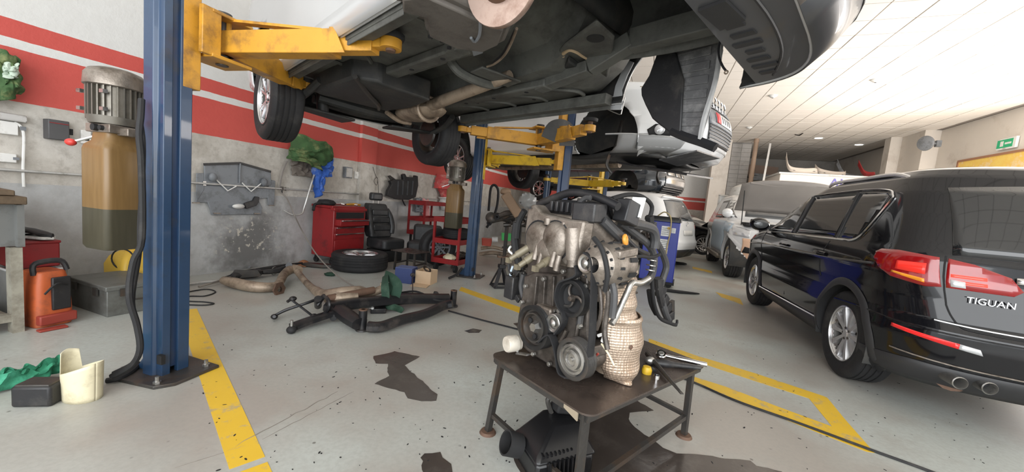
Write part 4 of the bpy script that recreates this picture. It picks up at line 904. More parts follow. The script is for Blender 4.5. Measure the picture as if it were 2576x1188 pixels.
# ------------------------------------------------------------------ white SUV on the floor, tail towards the aisle
hy = srows(suv_rows, 1.03, 1.02, .99)
hc = Car('white_suv', 'white SUV standing on the floor with its tinted tailgate towards the aisle', 'car', ab(8.8, 5.36), FH + PI, hy, (1.33, -1.33), .39, .345, 'white')
hc.body(nside=70, nz_=36)
for sd in (1, -1):
    for ax in (1.33, -1.33): hc.liner(ax, sd); hc.wheel(ax, sd, .345, .22, .225, 'five'); hc.arch(ax, sd, 'clad')
    hc.drape('side', [(.85, 1.09), (1.0, 1.10), (.30, 1.45), (.05, 1.47), (.05, 1.08)], 'front_door_glass', 'glass', .005, .08, sd)
    hc.drape('side', [(0, 1.08), (0, 1.47), (-.95, 1.47), (-1.0, 1.09)], 'rear_door_glass', 'glass', .005, .08, sd)
    hc.drape('side', [(-1.05, 1.10), (-1.0, 1.46), (-1.35, 1.42), (-1.40, 1.2)], 'quarter_glass', 'glass', .005, .06, sd)
    hc.drape('T', [(.60, .88), (.80, .86), (1.02, .93), (.98, .98), (.80, 1.02), (.58, .99)], 'tail_lamp', 'redl', .010, .03, sd, .012)
    hc.drape('T', [(.34, .90), (.58, .88), (.58, .99), (.40, .985)], 'hatch_lamp', 'redl', .008, .03, sd, .01)
    hc.drape('T', [(.62, .46), (.80, .47), (.80, .50), (.62, .50)], 'bumper_reflector', 'redl', .006, .04, sd)
    hc.drape('T', [(0, .21), (1.0, .21), (1.0, .42), (0, .44)], 'lower_bumper', 'clad', .008, .05, sd)
hc.drape('rear', [(-.62, 1.06), (.62, 1.06), (.70, 1.15), (.58, 1.48), (.3, 1.51), (-.3, 1.51), (-.58, 1.48), (-.70, 1.15)], 'rear_window', 'glassm', .006, .06)
hc.drape('rear', [(-.60, 1.515), (.60, 1.515), (.55, 1.545), (-.55, 1.545)], 'roof_spoiler', 'white', .05, .06, th=.04)
MB().tube([hc.sp('rear', -.1, 1.09, 1, .02), hc.sp('rear', .2, 1.12, 1, .02), hc.sp('rear', .35, 1.11, 1, .02)], .014, 6).build('rear_wiper', 'black', hc.t)
hc.drape('rear', [(-.26, .74), (.26, .74), (.26, .85), (-.26, .85)], 'number_plate', 'whitep', .01, .06)
em = hc.sp('rear', 0, .99, 1, .012); MB().torus(em, (-1, 0, .1), .05, .006, 18, 6).build('tailgate_emblem', 'chrome', hc.t)
MB().box((0, 0, .30), (3.4, 1.1, .14)).build('underbody', 'ublack', hc.t, bevel=.03)

# ------------------------------------------------------------------ low black car with bonnet up
sd_rows = srows(suv_rows, 1.05, .98, .86)
bc = Car('black_saloon', 'low black car with open bonnet behind the white SUV', 'car', ab(13.75, 5.45), FH, sd_rows, (1.36, -1.36), .36, .325, 'blackp')
bc.body(nside=70, nz_=34)
for sd in (1, -1):
    for ax in (1.36, -1.36): bc.liner(ax, sd); bc.wheel(ax, sd, .325, .22, .235, 'turb')
    bc.drape('side', [(.85, .95), (1.0, .96), (.3, 1.27), (.05, 1.28), (.05, .94)], 'front_door_glass', 'glass', .005, .08, sd)
    bc.drape('side', [(0, .94), (0, 1.28), (-.95, 1.28), (-1.0, .95)], 'rear_door_glass', 'glass', .005, .08, sd)
    bc.drape('T', [(2.35, .62), (2.65, .60), (2.66, .70), (2.4, .74)], 'headlamp', 'clear', .008, .04, sd)
bc.drape('front', [(-.62, 1.0), (.62, 1.0), (.52, 1.28), (-.52, 1.28)], 'windscreen', 'glassm', .005, .08)
bn = MB().grid(lambda u, v: V((1.15 + .98 * u, -.70 + 1.4 * v, .90 + .62 * u + .05 * math.sin(u * PI))), 6, 8).build('bonnet', 'blackp', bc.t, solid=.03)
MB().bar((1.95, -.5, .85), (1.75, -.5, 1.27), .012, .012).build('bonnet_prop', 'steel', bc.t)
MB().box((1.6, 0, .86), (.7, 1.2, .06)).box((1.7, .2, .92), (.3, .4, .12)).build('engine_bay', 'blackm', bc.t, bevel=.02)
MB().box((0, 0, .27), (3.4, 1.1, .12)).build('underbody', 'ublack', bc.t, bevel=.03)

# ------------------------------------------------------------------ white 4x4 under repair, bonnet open, facing the camera
ty = srows(suv_rows, 1.12, 1.07, 1.12)
ty = [(r[0], .9 + (r[1] - .9) * .66 if r[1] > .9 else r[1], r[2], r[3], min(r[4], .45), r[5], r[6]) for r in ty]
tc_ = Car('white_four_by_four', 'white four-by-four with open bonnet, draped side and peach bumper facing the camera', 'car', ns(2.40, 10.4), math.atan2(-WV.y, -WV.x), ty, (1.42, -1.42), .46, .40, 'white')
tc_.body(nside=80, nz_=40)
K['peach'] = mat('peach_primer', (.80, .52, .36), .5, 0, .05, 4)
K['paleblue'] = mat('pale_blue_film', (.55, .66, .76), .35, 0, .12, 6, (.42, .52, .62), .3, 8, .3, 14)
for sd in (1, -1):
    for ax in (1.42, -1.42): tc_.liner(ax, sd); tc_.wheel(ax, sd, .40, .285, .25, 'five'); tc_.arch(ax, sd, 'white')
    tc_.drape('side', [(.85, 1.23), (1.0, 1.24), (.30, 1.64), (.05, 1.66), (.05, 1.22)], 'front_door_glass', 'glassm', .005, .08, sd)
    tc_.drape('side', [(0, 1.22), (0, 1.66), (-.95, 1.66), (-1.0, 1.23)], 'rear_door_glass', 'glassm', .005, .08, sd)
    tc_.drape('T', [(2.28, .88), (2.62, .86), (2.66, 1.0), (2.5, 1.04), (2.25, 1.06)], 'headlamp', 'clear', .012, .04, sd)
    tc_.drape('T', [(2.50, .40), (3.0, .40), (3.0, .84), (2.50, .84)], 'bumper', 'peach', .012, .05, sd)
    tc_.drape('T', [(2.52, .56), (2.66, .56), (2.66, .66), (2.55, .68)], 'fog_recess', 'blackm', .016, .04, sd)
    tc_.drape('side', [(-.9, .33), (.9, .33), (.9, .42), (-.9, .42)], 'side_step', 'alu', .10, .08, sd, .06)
    p = tc_.sp('side', .92, 1.27, sd, 0); MB().ell(p + V((.02, sd * .14, .06)), (.09, .11, .10), 14, 9).bar(p + V((.02, 0, 0)), p + V((.02, sd * .1, .04)), .05, .04).build('wing_mirror', 'white', tc_.t)
tc_.drape('side', [(-.85, .46), (.86, .46), (.92, .80), (.95, 1.15), (-.9, 1.17)], 'protective_film', 'paleblue', .012, .07, -1)
tc_.drape('side', [(.95, .95), (1.5, .93), (1.6, 1.02), (1.5, 1.10), (.95, 1.14)], 'fender_cover', 'paleblue', .014, .07, -1)
tc_.drape('front', [(-.62, 1.28), (.62, 1.28), (.52, 1.66), (-.52, 1.66)], 'windscreen', 'glassm', .005, .08)
tc_.drape('front', [(-.5, .86), (.5, .86), (.5, 1.05), (-.5, 1.05)], 'grille', 'blackm', .02, .06)
K['bonlin'] = mat('bonnet_lining', (.28, .255, .235), .55, 0, .1, 4)
bo = MB().grid(lambda u, v: V((.98 + .55 * u + .05 * math.sin(u * PI) - .12 * abs(2 * v - 1) ** 3 * u, -.84 + 1.68 * v, 1.42 + (.62 - .10 * abs(2 * v - 1) ** 3) * u)), 8, 10).build('bonnet', 'bonlin', tc_.t, solid=.03)
for k_ in range(4): MB().tube([(1.12 + k_ * .125, -.7, 1.54 + k_ * .14), (1.10 + k_ * .125, -.2, 1.50 + k_ * .14), (1.12 + k_ * .125, .2, 1.55 + k_ * .14), (1.12 + k_ * .125, .7, 1.53 + k_ * .14)], .016, 6).build('bonnet_rib', 'bonlin', bo)
MB().box((1.4, 0, 1.12), (.75, 1.5, .08)).box((1.4, .25, 1.18), (.4, .5, .12)).cyl((1.3, -.5, 1.15), (1.3, -.5, 1.24), .07).build('engine_bay', 'blackm', tc_.t, bevel=.02)
MB().bar((1.6, -.78, 1.1), (1.45, -.78, 1.8), .015, .015).build('bonnet_strut', 'blackm', tc_.t)
MB().box((0, 0, .42), (3.6, 1.2, .14)).build('underbody', 'ublack', tc_.t, bevel=.03)

# ================================================================== engine table
T1 = V((.775, .633, 0)).normalized(); T2 = V((-T1.y, T1.x, 0)); TA = math.atan2(T1.y, T1.x)
tb = thing('steel_table', 'low dark steel table with welded angle legs carrying the engine', 'table', flo(1480, 1052, .40) * 1 - V((0, 0, .40)), TA)
TL = .95; TW = .62                                       # along T1, along T2; origin = near corner
K['tplate'] = mat('oily_steel_plate', (.085, .066, .056), .28, .35, .3, 5, (.04, .032, .028), .5, 4, .06, 40, rv=.12)
def rrect(x0, x1, y0, y1, r, n_=5):
    out = []
    for cx0, cy0, a0 in ((x1 - r, y1 - r, 0), (x0 + r, y1 - r, 90), (x0 + r, y0 + r, 180), (x1 - r, y0 + r, 270)):
        out += [(cx0 + r * math.cos(math.radians(a0 + 90 * i / n_)), cy0 + r * math.sin(math.radians(a0 + 90 * i / n_))) for i in range(n_ + 1)]
    return out
plate = MB(); ol = rrect(0, TL, 0, TW, .05)
sag = lambda x, y: -.012 * math.sin(PI * min(max(x / TL, 0), 1)) * (1 - .5 * y / TW)
rings = []
for zz, k_ in ((.394, 1), (.402, 1)):
    rings.append([V((x, y, zz + sag(x, y))) for x, y in ol])
plate.loft(rings).build('table_top', 'tplate', tb, smooth=25)
MB().bar((.02, .03, .378), (TL - .03, .03, .378), .03, .03).bar((.02, TW - .03, .378), (TL - .03, TW - .03, .378), .03, .03).bar((.03, .03, .378), (.03, TW - .03, .378), .03, .03).bar((TL - .03, .03, .378), (TL - .03, TW - .03, .378), .03, .03).build('top_frame', 'dsteel', tb)
legs = [((.03, .03), (.03, .03)), ((TL - .08, .04), (TL - .05, .045)), ((.035, TW - .06), (.02, TW - .02)), ((TL - .06, TW - .05), (TL - .05, TW - .03))]
for i, (p, q) in enumerate(legs):
    if i == 0: lg = MB().bar((p[0], p[1], .39), (q[0], q[1], 0), .042, .006).bar((p[0] + .02, p[1] + .02, .39), (q[0] + .02, q[1] + .02, 0), .006, .042)
    else: lg = MB().bar((*p, .385), (*q, .006), .026, .026)
    lo = lg.build('leg', 'dsteel', tb)
    if i: MB().cyl((*q, 0), (*q, .012), .042, .034, 16).build('foot', 'rust', lo)
MB().bar((.03, .04, .08), (.025, TW - .03, .10), .02, .02).build('stretcher', 'dsteel', tb)
MB().bar((.04, .03, .08), (TL - .06, .045, .115), .022, .022).build('stretcher', 'dsteel', tb)
MB().bar((TL - .06, .045, .12), (TL - .055, TW - .04, .12), .02, .02).build('stretcher', 'dsteel', tb)
MB().prism([(0, 0), (.07, .02), (.07, .035), (0, .035)], (.0, .05, .36), (0, 1, 0), (0, 0, 1), .006).build('corner_gusset', mat('primer_tan', (.30, .25, .18), .7), tb)

# ================================================================== engine
EC = flo(1440, 960, .41); en = thing('car_engine', 'removed four-cylinder engine with pulleys and foil heat shield standing on the steel table', 'engine', EC, TA)
EI = MAT_OF[en].inverted()
def EV(px, py, v): return EI @ onp(px, py, EC + T1 * v, T1)     # pixel met by the plane v metres behind the pulley face
def EU(px, py, u): return EI @ onp(px, py, EC + T2 * u, T2)     # pixel met by the plane u metres left of the near corner
def epoly(px, v): return [(lambda p: (p.y, p.z))(EV(x, y, v)) for x, y in px]
def eprism(name, px, v, th, m, bevel=.004, parent=en):
    pl_ = epoly(px, v); ar = sum(p[0] * q[1] - q[0] * p[1] for p, q in zip(pl_, pl_[1:] + pl_[:1]))
    if ar < 0: pl_ = pl_[::-1]
    return MB().prism(pl_, (v, 0, 0), (0, 1, 0), (0, 0, 1), th).build(name, m, parent, bevel=bevel)
blk = MB()
blk.loft([[V((x, y, z)) for x, y in ((.0, .02), (.44, .04), (.46, .36), (.02, .38))] for z in (.10, .30, .48)])
for k_ in range(6): blk.box((.23, .015, .15 + k_ * .05), (.40, .02, .012))
for k_ in range(5): blk.box((.06 + k_ * .085, .02, .28), (.018, .03, .30))
blk.build('engine_block', 'alud', en, bevel=.008)
MB().loft([[V((x, y, z)) for x, y in q] for z, q in ((0, ((.02, .03), (.34, .05), (.36, .29), (.05, .30))), (.04, ((.0, .0), (.37, .02), (.40, .33), (.02, .35))), (.115, ((-.02, -.01), (.44, .02), (.46, .38), (.0, .40))), (.125, ((-.03, -.02), (.45, .0), (.47, .40), (-.01, .42))))]).build('oil_pan', 'alud', en, bevel=.006)
MB().loft([[V((x, y, z)) for x, y in ((.0, .03), (.46, .05), (.46, .36), (.0, .40))] for z in (.47, .66, .70)]).build('cylinder_head', 'alu', en, bevel=.012)
K['oldcap'] = mat('aged_filter_can', (.62, .57, .49), .5, 0, .1, 8, (.35, .3, .24), .4, 7)
K['cream2'] = mat('yellowed_plastic', (.19, .165, .115), .45, .2, .15, 9, (.2, .17, .1), .3, 6)
tcv = eprism('timing_cover', [(1318, 695), (1345, 685), (1400, 690), (1455, 655), (1478, 660), (1480, 760), (1478, 880), (1440, 952), (1390, 925), (1330, 888), (1308, 870), (1302, 800), (1312, 745)], -.02, .05, 'alud', .008)
for x0_, x1_ in ((1352, 1345), (1372, 1368), (1395, 1392), (1418, 1418)):
    p, q = EV(x0_, 695, -.028), EV(x1_, 770, -.028); MB().bar(p, q, .012, .018, up=V((1, 0, 0))).build('cover_rib', 'alud', tcv, bevel=.003)
for x_, y_ in ((1371, 702), (1420, 683), (1325, 720), (1316, 760), (1410, 782), (1397, 782), (1455, 700), (1345, 890), (1385, 915), (1310, 870), (1478, 720), (1462, 820), (1470, 930), (1425, 945)):
    p = EV(x_, y_, -.03); MB().cyl(p, p + V((-.014, 0, 0)), .011, n=6).cyl(p + V((-.014, 0, 0)), p + V((-.018, 0, 0)), .007, n=8).build('cover_bolt', 'steel', tcv)
MB().box(tuple(EV(1375, 780, -.04)), (.05, .10, .04)).build('cover_boss', 'alu', tcv, bevel=.01)
# upper casting with the two-lobed cam-phaser cover, strut cylinder and solenoids
uc = eprism('front_casting', [(1327, 528), (1336, 515), (1346, 514), (1362, 535), (1376, 540), (1432, 552), (1470, 556), (1462, 600), (1452, 660), (1420, 668), (1395, 640), (1345, 640), (1318, 618), (1320, 575)], -.05, .07, 'alu', .010)
lob = MB()
for cx0, cy0, ry, rz in ((1354, 602, .078, .080), (1396, 606, .074, .084), (1375, 625, .07, .06)):
    p = EV(cx0, cy0, -.055); lob.ell(p, (.034, ry, rz), 24, 16)
lob.build('cam_cover_bulge', 'alu', uc)
p = EV(1376, 560, -.05)
for cx0, cy0, rr_ in ((1354, 602, .084), (1396, 606, .086)):
    MB().torus(EV(cx0, cy0, -.048), (1, 0, 0), rr_, .005, 26, 6).build('bulge_gasket', 'blackm', uc)
MB().cyl(EV(1443, 575, -.045), EV(1443, 655, -.045), .034, .032, 20).cyl(EV(1443, 655, -.045), EV(1443, 672, -.045), .028, .026, 20).build('oil_filler_cylinder', 'alu', uc)
MB().cyl(EV(1420, 560, -.04), EV(1418, 600, -.04), .014, n=12).build('casting_pillar', 'alu', uc)
MB().cyl(EV(1379, 550, -.05), EV(1378, 566, -.05), .018, n=12).build('casting_pillar', 'alu', uc)
MB().cyl(EV(1334, 523, -.056), EV(1334, 523, -.06), .006, n=8).build('lug_hole', 'blackm', uc)
for x_, y_ in ((1352, 628), (1364, 640), (1395, 645), (1406, 655)):
    p = EV(x_, y_, -.075); MB().cyl(p + V((0, .0, .02)), p + V((-.005, .006, -.045)), .011, .014, 10).build('casting_foot', 'alu', uc)
for (ax_, ay_), (bx_, by_) in (((1332, 622), (1300, 642)), ((1348, 640), (1322, 658)), ((1385, 652), (1366, 664))):
    s0, s1 = EV(ax_, ay_, -.06), EV(bx_, by_, -.10)
    so_ = MB().cyl(s0, s1, .018, n=14).build('solenoid', 'cream2', en)
    d_ = (s1 - s0).normalized(); MB().cyl(s1, s1 + d_ * .035, .013, n=10).box(tuple(s1 + d_ * .045), (.02, .024, .024)).build('solenoid_plug', 'cream2', so_)
# pulleys
def pulley(name, px, py, v0, r, depth, m, kind, hub=.02):
    c = EV(px, py, v0); ax = V((-1, 0, 0)); pr = [(r * .80, -.004), (r * .90, -.002), (r, -.004)]
    for k_ in range(6): t_ = -(.008 + (depth - .012) * k_ / 6); pr += [(r - .006, t_ - .001), (r - .001, t_ - (depth - .012) / 12), ]
    pr += [(r, -depth), (r * .6, -depth)]
    o = MB().lathe(pr, c, ax, 40).build(name, m, en)
    if kind == 'crank':
        MB().lathe([(r * .80, -.004), (r * .78, -.02), (r * .70, -.022), (r * .66, -.006), (r * .60, -.006), (r * .52, -.03), (0, -.03)], c, ax, 36).build('pulley_web', 'dsteel', o)
        MB().lathe([(0, -.006), (.020, -.006), (.024, -.02), (.03, -.03)], c, ax, 6).build('crank_bolt', 'steel', o)
        for i in range(3):
            an = i * 2.09 + .5; q = c + V((.026, math.cos(an) * r * .42, math.sin(an) * r * .42)); MB().cyl(q, q + V((-.006, 0, 0)), r * .12, n=12).build('web_hole', 'blackm', o)
    elif kind == 'spiral':
        MB().lathe([(r * .80, -.004), (r * .78, -.03), (r * .3, -.04), (0, -.04)], c, ax, 32).build('pulley_back', 'blackm', o)
        for i in range(3):
            an = i * 2.09 + .3; pts = [c + V((.022, math.cos(an + t_ * 1.0) * r * (.15 + .62 * t_), math.sin(an + t_ * 1.0) * r * (.15 + .62 * t_))) for t_ in (0, .33, .66, 1)]
            MB().tube(pts, r * .085, 6).build('pulley_spoke', 'dsteel', o)
        MB().lathe([(0, 0), (r * .14, -.002), (r * .2, -.02)], c, ax, 16).build('pulley_hub', 'dsteel', o)
    elif kind == 'clutch':
        MB().lathe([(r * .80, -.004), (r * .76, -.012), (r * .72, -.004), (r * .60, -.002), (r * .57, -.012), (r * .50, -.012), (r * .47, .002), (r * .32, .004), (r * .28, -.004), (r * .12, -.004), (r * .08, .004), (0, .004)], c, ax, 36).build('clutch_plate', 'steel', o)
    else:
        MB().lathe([(r * .80, -.004), (r * .62, -.006), (r * .58, -.016), (r * .42, -.016), (r * .38, -.002), (r * .2, .002), (0, .004)], c, ax, 28).build('pulley_face', 'steel', o)
    return o
K['cream2'] = mat('yellowed_plastic', (.19, .165, .115), .45, .2, .15, 9, (.2, .17, .1), .3, 6)
K['pblk'] = mat('black_pulley', (.016, .016, .017), .35, .2, .3, 12, (.05, .045, .04), .3, 6)
pulley('crank_pulley', 1337, 825, -.092, .100, .06, 'pblk', 'crank')
pulley('idler_pulley', 1389, 814, -.080, .040, .035, 'steel', 'plain')
pulley('pump_pulley', 1432, 752, -.080, .076, .045, 'pblk', 'spiral')
pulley('compressor_pulley', 1437, 905, -.100, .083, .055, 'dsteel', 'clutch')
pulley('alternator_pulley', 1470, 663, -.095, .038, .04, 'alu', 'plain')
def strap(pts, x0, x1, th, k=5):
    P = cat_rom([V((0, p.y, p.z)) for p in pts], k); R_ = []
    for i, p in enumerate(P):
        d = (P[min(i + 1, len(P) - 1)] - P[max(i - 1, 0)]).normalized(); n_ = V((0, -d.z, d.y))
        R_.append([V((x0, 0, 0)) + p + n_ * th, V((x1, 0, 0)) + p + n_ * th, V((x1, 0, 0)) + p - n_ * th, V((x0, 0, 0)) + p - n_ * th])
    return MB().loft(R_)
bv = -.078
strap([EV(x, y, bv) for x, y in ((1474, 636), (1490, 648), (1495, 680), (1493, 760), (1490, 840), (1482, 905), (1468, 940), (1440, 950), (1412, 938), (1405, 905), (1398, 870), (1385, 842), (1360, 860))], bv - .018, bv + .018, .0035).build('drive_belt', 'rubber', en)
strap([EV(x, y, bv) for x, y in ((1400, 840), (1418, 815), (1420, 790), (1408, 770), (1402, 745), (1412, 712), (1440, 700), (1455, 690), (1452, 668))], bv - .018, bv + .018, .0035).build('drive_belt', 'rubber', en)
# alternator on the near right
ac = EV(1500, 655, -.03); ac = V((-.02, ac.y - .035, ac.z - .01))
al = MB().lathe([(.03, -.075), (.05, -.06), (.078, -.045), (.086, -.02), (.086, .03), (.082, .035), (.082, .09), (.07, .12), (.04, .13), (0, .13)], ac, (1, 0, 0), 30).build('alternator', 'alu', en)
for i in range(14):
    an = i * 2 * PI / 14; q = ac + V((-.052, math.cos(an) * .066, math.sin(an) * .066)); MB().bar(q, q + V((.055, math.cos(an) * .022, math.sin(an) * .022)), .010, .012, up=V((0, math.cos(an), math.sin(an)))).build('vent_slot', 'blackm', al)
for i in range(9):
    an = i * 2 * PI / 9; q = ac + V((.05, math.cos(an) * .084, math.sin(an) * .084)); MB().bar(q, q + V((.045, 0, 0)), .018, .008, up=V((0, math.cos(an), math.sin(an)))).build('vent_slot', 'blackm', al)
MB().bar(ac + V((-.03, -.07, .05)), ac + V((.10, -.06, .06)), .03, .03).build('alternator_lug', 'alu', al, bevel=.005)
MB().bar(ac + V((-.03, -.03, -.08)), ac + V((.10, -.02, -.08)), .03, .03).build('alternator_lug', 'alu', al, bevel=.005)
MB().tube([ac + V((-.06, .02, .10)), ac + V((-.065, -.03, .06)), ac + V((-.06, -.06, -.02)), ac + V((-.05, -.05, -.09))], .010, 7).build('alternator_lead', 'blackm', al)
# compressor body and bracketry between pulleys and shield
cc0 = EV(1437, 905, -.045); cp_ = MB().cyl(cc0, cc0 + V((.20, 0, 0)), .062, .056, 20).box(tuple(cc0 + V((.10, -.03, .04))), (.16, .06, .05)).build('air_con_compressor', 'alud', en, bevel=.005)
for i in range(26):
    q = V((rnd.uniform(0, .24), rnd.uniform(-.07, .05), rnd.uniform(.05, .46))); s_ = rnd.uniform(.014, .036)
    if i % 3: b_ = MB().box(tuple(q), (s_, s_ * rnd.uniform(.7, 1.6), s_ * rnd.uniform(.7, 1.8)), rot('X', rnd.uniform(-40, 40)))
    else: b_ = MB().cyl(q, q + V((rnd.uniform(-.05, .0), rnd.uniform(-.05, 0), rnd.uniform(-.03, .03))), s_ * .5, n=10)
    b_.build('bracket', ('alud', 'alu', 'dsteel', 'steel')[i % 4], en, bevel=.003)
for i, pts in enumerate((((1455, 800), (1452, 830), (1448, 850)), ((1425, 830), (1415, 850), (1405, 862)), ((1470, 760), (1462, 790), (1458, 820)), ((1505, 690), (1510, 740), (1512, 790), (1500, 830)), ((1525, 700), (1530, 760), (1520, 830), (1528, 880)), ((1535, 700), (1545, 740), (1540, 800)))):
    MB().tube([EV(x, y, -.03) for x, y in pts], .008 + .003 * (i % 3), 7).build('pipe', ('alud', 'alud', 'hose')[i % 3], en)
MB().torus(EV(1528, 731, -.03), V((-1, -.3, 0)), .011, .006, 16, 6).build('lifting_eye', 'steel', en)
MB().tube([EV(x, y, -.02) for x, y in ((1505, 845), (1520, 842), (1515, 860))], .007, 6).build('sensor_plug', 'whitep', en)
MB().tube([EV(x, y, -.02) for x, y in ((1513, 865), (1530, 890), (1545, 920))], .004, 6).build('sensor_lead', 'cream', en)
MB().tube([EV(x, y, -.015) for x, y in ((1490, 920), (1495, 900), (1505, 890))], .005, 6).build('sensor_lead', mat('red_wire', (.3, .04, .03), .5), en)
# foil heat shields on the exhaust side
K['foil'] = mat('embossed_heat_shield', (.60, .475, .375), .36, .55, .12, 10, (.36, .25, .17), .35, 7, .5, 40, wave=85)
def shield(name, pts, b0, nu=18, nv=20):
    """pts: rows of (left v, right v, z); bulging outwards (-y)"""
    zs = [p[2] for p in pts]
    def fn(u, v):
        t = v * (len(pts) - 1); i = min(int(t), len(pts) - 2); f = t - i
        l = pts[i][0] * (1 - f) + pts[i + 1][0] * f; r = pts[i][1] * (1 - f) + pts[i + 1][1] * f; z = pts[i][2] * (1 - f) + pts[i + 1][2] * f
        return V((l + (r - l) * u, -.055 - b0 * math.sin(PI * min(max(u, .0), 1)) ** .6 - .006 * math.sin(v * 21), z))
    return MB().grid(fn, nu, nv).build(name, 'foil', en, solid=.004)
shield('heat_shield', [(.06, .24, .50), (.04, .26, .45), (.05, .275, .35), (.08, .30, .27)], .072)
hs = shield('heat_shield', [(.10, .31, .29), (.095, .335, .26), (.10, .36, .16), (.115, .355, .06), (.15, .30, .01), (.19, .23, -.005)], .085)
MB().lathe([(0, .004), (.006, .004), (.012, .0)], EU(1588, 874, -.142), (0, -1, 0), 14).build('shield_rivet', 'rust', hs)
MB().cyl((.20, -.03, .02), (.20, -.03, .5), .06, n=16).build('catalyst', 'exh', en)
MB().box((.17, -.09, .53), (.06, .05, .05), rot('X', 25)).build('oxygen_sensor_block', 'alu', en, bevel=.006)
MB().tube([EU(x, y, -.17) for x, y in ((1632, 700), (1610, 712), (1590, 712), (1578, 735), (1562, 770), (1548, 800), (1538, 815))], .012, 10, 5).build('coolant_pipe', 'steel', en)
# intake manifold and wiring on top
im = MB()
im.loft([[V((x, y, z)) for x, y in ((.08, .05), (.42, .07), (.42, .42), (.10, .44))] for z in (.69, .74, .77)])
im.build('intake_manifold', 'black', en, bevel=.02)
for k_ in range(7): MB().box((.085, .10 + k_ * .035, .735), (.03, .018, .05)).build('manifold_rib', 'black', en, bevel=.004)
MB().tube([EV(x, y, .10) for x, y in ((1355, 515), (1390, 500), (1440, 485), (1500, 495), (1555, 520))], .019, 10, 6).build('wiring_conduit', 'black', en)
MB().tube([EV(x, y, .05) for x, y in ((1440, 550), (1452, 520), (1470, 500), (1485, 498))], .012, 8, 5).build('breather_hose', 'hose', en)
MB().box(tuple(EV(1483, 535, .02)), (.10, .11, .08), rot('Z', 8)).build('throttle_module', 'black', en, bevel=.008)
fb = MB().box(tuple(EU(1578, 535, -.03)), (.10, .07, .10), rot('Y', 14)).build('fuse_block', 'black', en, bevel=.006)
MB().box(tuple(EU(1602, 522, -.045)), (.012, .06, .09), rot('Y', 14)).build('fuse_block_lid', 'whitep', fb)
hs_ = [
    ('coolant_hose', 'hose', .024, [(1590, 562, .0), (1620, 568, .0), (1642, 578, 0), (1648, 600, 0), (1645, 625, 0)]),
    ('coolant_hose', 'hose', .020, [(1515, 555, -.02), (1540, 580, -.03), (1560, 600, -.03), (1572, 618, -.03)]),
    ('coolant_hose', 'hose', .019, [(1560, 560, .03), (1600, 590, .03), (1635, 620, .03), (1645, 650, .03), (1640, 690, .03), (1625, 710, .0)]),
    ('heater_hose', 'hose', .018, [(1650, 605, .06), (1668, 640, .06), (1676, 670, .06), (1668, 700, .06), (1660, 730, .06), (1672, 780, .04), (1682, 805, .03)]),
    ('heater_hose', 'black', .020, [(1655, 700, .05), (1660, 745, .05), (1672, 785, .05), (1683, 808, .05)]),
    ('wiring_loom', 'black', .012, [(1500, 520, .0), (1530, 555, .0), (1565, 590, .0), (1600, 625, .0), (1630, 640, .0)]),
    ('wiring_loom', 'black', .010, [(1530, 500, .05), (1540, 540, .05), (1560, 560, .05), (1600, 600, .04)]),
    ('wiring_loom', 'blackm', .008, [(1590, 650, -.06), (1610, 645, -.06), (1640, 648, -.05), (1660, 640, -.05)]),
    ('wiring_loom', 'blackm', .011, [(1630, 560, .06), (1640, 520, .06), (1615, 495, .06), (1580, 490, .06), (1540, 500, .06)]),
    ('wiring_loom', 'blackm', .010, [(1640, 700, .02), (1645, 760, .02), (1660, 800, .02), (1690, 815, .0), (1700, 818, 0)]),
    ('wiring_loom', 'blackm', .012, [(1632, 730, .05), (1638, 765, .05), (1650, 790, .05)]),
]
for nm, m_, r_, pts in hs_: MB().tube([EU(x, y, u) for x, y, u in pts], r_, 9, 5).build(nm, m_, en)
for x_, y_, u_ in ((1640, 655, .03), (1638, 668, .03), (1636, 680, .03)): MB().torus(EU(x_, y_, u_), V((.1, 0, 1)), .021, .004, 16, 5).build('hose_clamp', 'steel', en)
MB().torus(EU(1573, 604, -.06), V((.4, -1, .2)), .018, .009, 18, 8).build('dipstick_ring', mat('orange_plastic', (.78, .33, .05), .4), en)
for i in range(14):
    q = EU(rnd.uniform(1520, 1650), rnd.uniform(540, 640), .05); MB().box(tuple(q), (rnd.uniform(.02, .05), .03, rnd.uniform(.02, .05)), rot('Y', rnd.uniform(-40, 40))).build('connector', ('black', 'blackm', 'alud')[i % 3], en, bevel=.003)
for i in range(5):
    q = EU(1655 + i * 7, 715 + i * 20, .06); MB().box(tuple(q), (.05, .04, .06), rot('Y', 20 * i)).build('loom_connector', 'black', en, bevel=.004)
p = EU(1690, 775, .06); MB().box(tuple(p), (.03, .02, .09), rot('Y', -15)).build('cooler_bracket', 'dsteel', en)
MB().tube([EU(x, y, .02) for x, y in ((1700, 818), (1703, 812), (1703, 806))], .008, 6).build('loom_end_plug', 'black', en)
# left flank: filter, black boxes, hanging wires
f0 = EV(1308, 862, -.02); f1 = EV(1272, 867, -.10)
MB().lathe([(.02, .0), (.034, .004), (.036, .02), (.040, .022), (.040, .07), (.036, .078), (0, .08)], f0, f1 - f0, 24).build('oil_filter', 'oldcap', en)
MB().box(tuple(EV(1297, 722, .05)), (.10, .07, .12)).build('side_module', 'black', en, bevel=.006)
for pts, r_, m_ in ((((1318, 690), (1312, 720), (1320, 750), (1335, 745)), .016, 'hose'), (((1345, 700), (1352, 720), (1348, 745), (1338, 755)), .012, 'exh'), (((1300, 560), (1295, 600), (1300, 640), (1310, 680)), .02, 'blackm'), (((1320, 530), (1305, 560), (1300, 600)), .016, 'blackm'), (((1290, 640), (1280, 630), (1285, 620)), .006, 'whitep'), (((1288, 690), (1282, 680), (1280, 665)), .008, 'black'), (((1290, 670), (1284, 690), (1290, 705)), .006, 'paleblue')):
    MB().tube([EV(x, y, .02) for x, y in pts], r_, 8, 5).build('side_hose', m_, en)
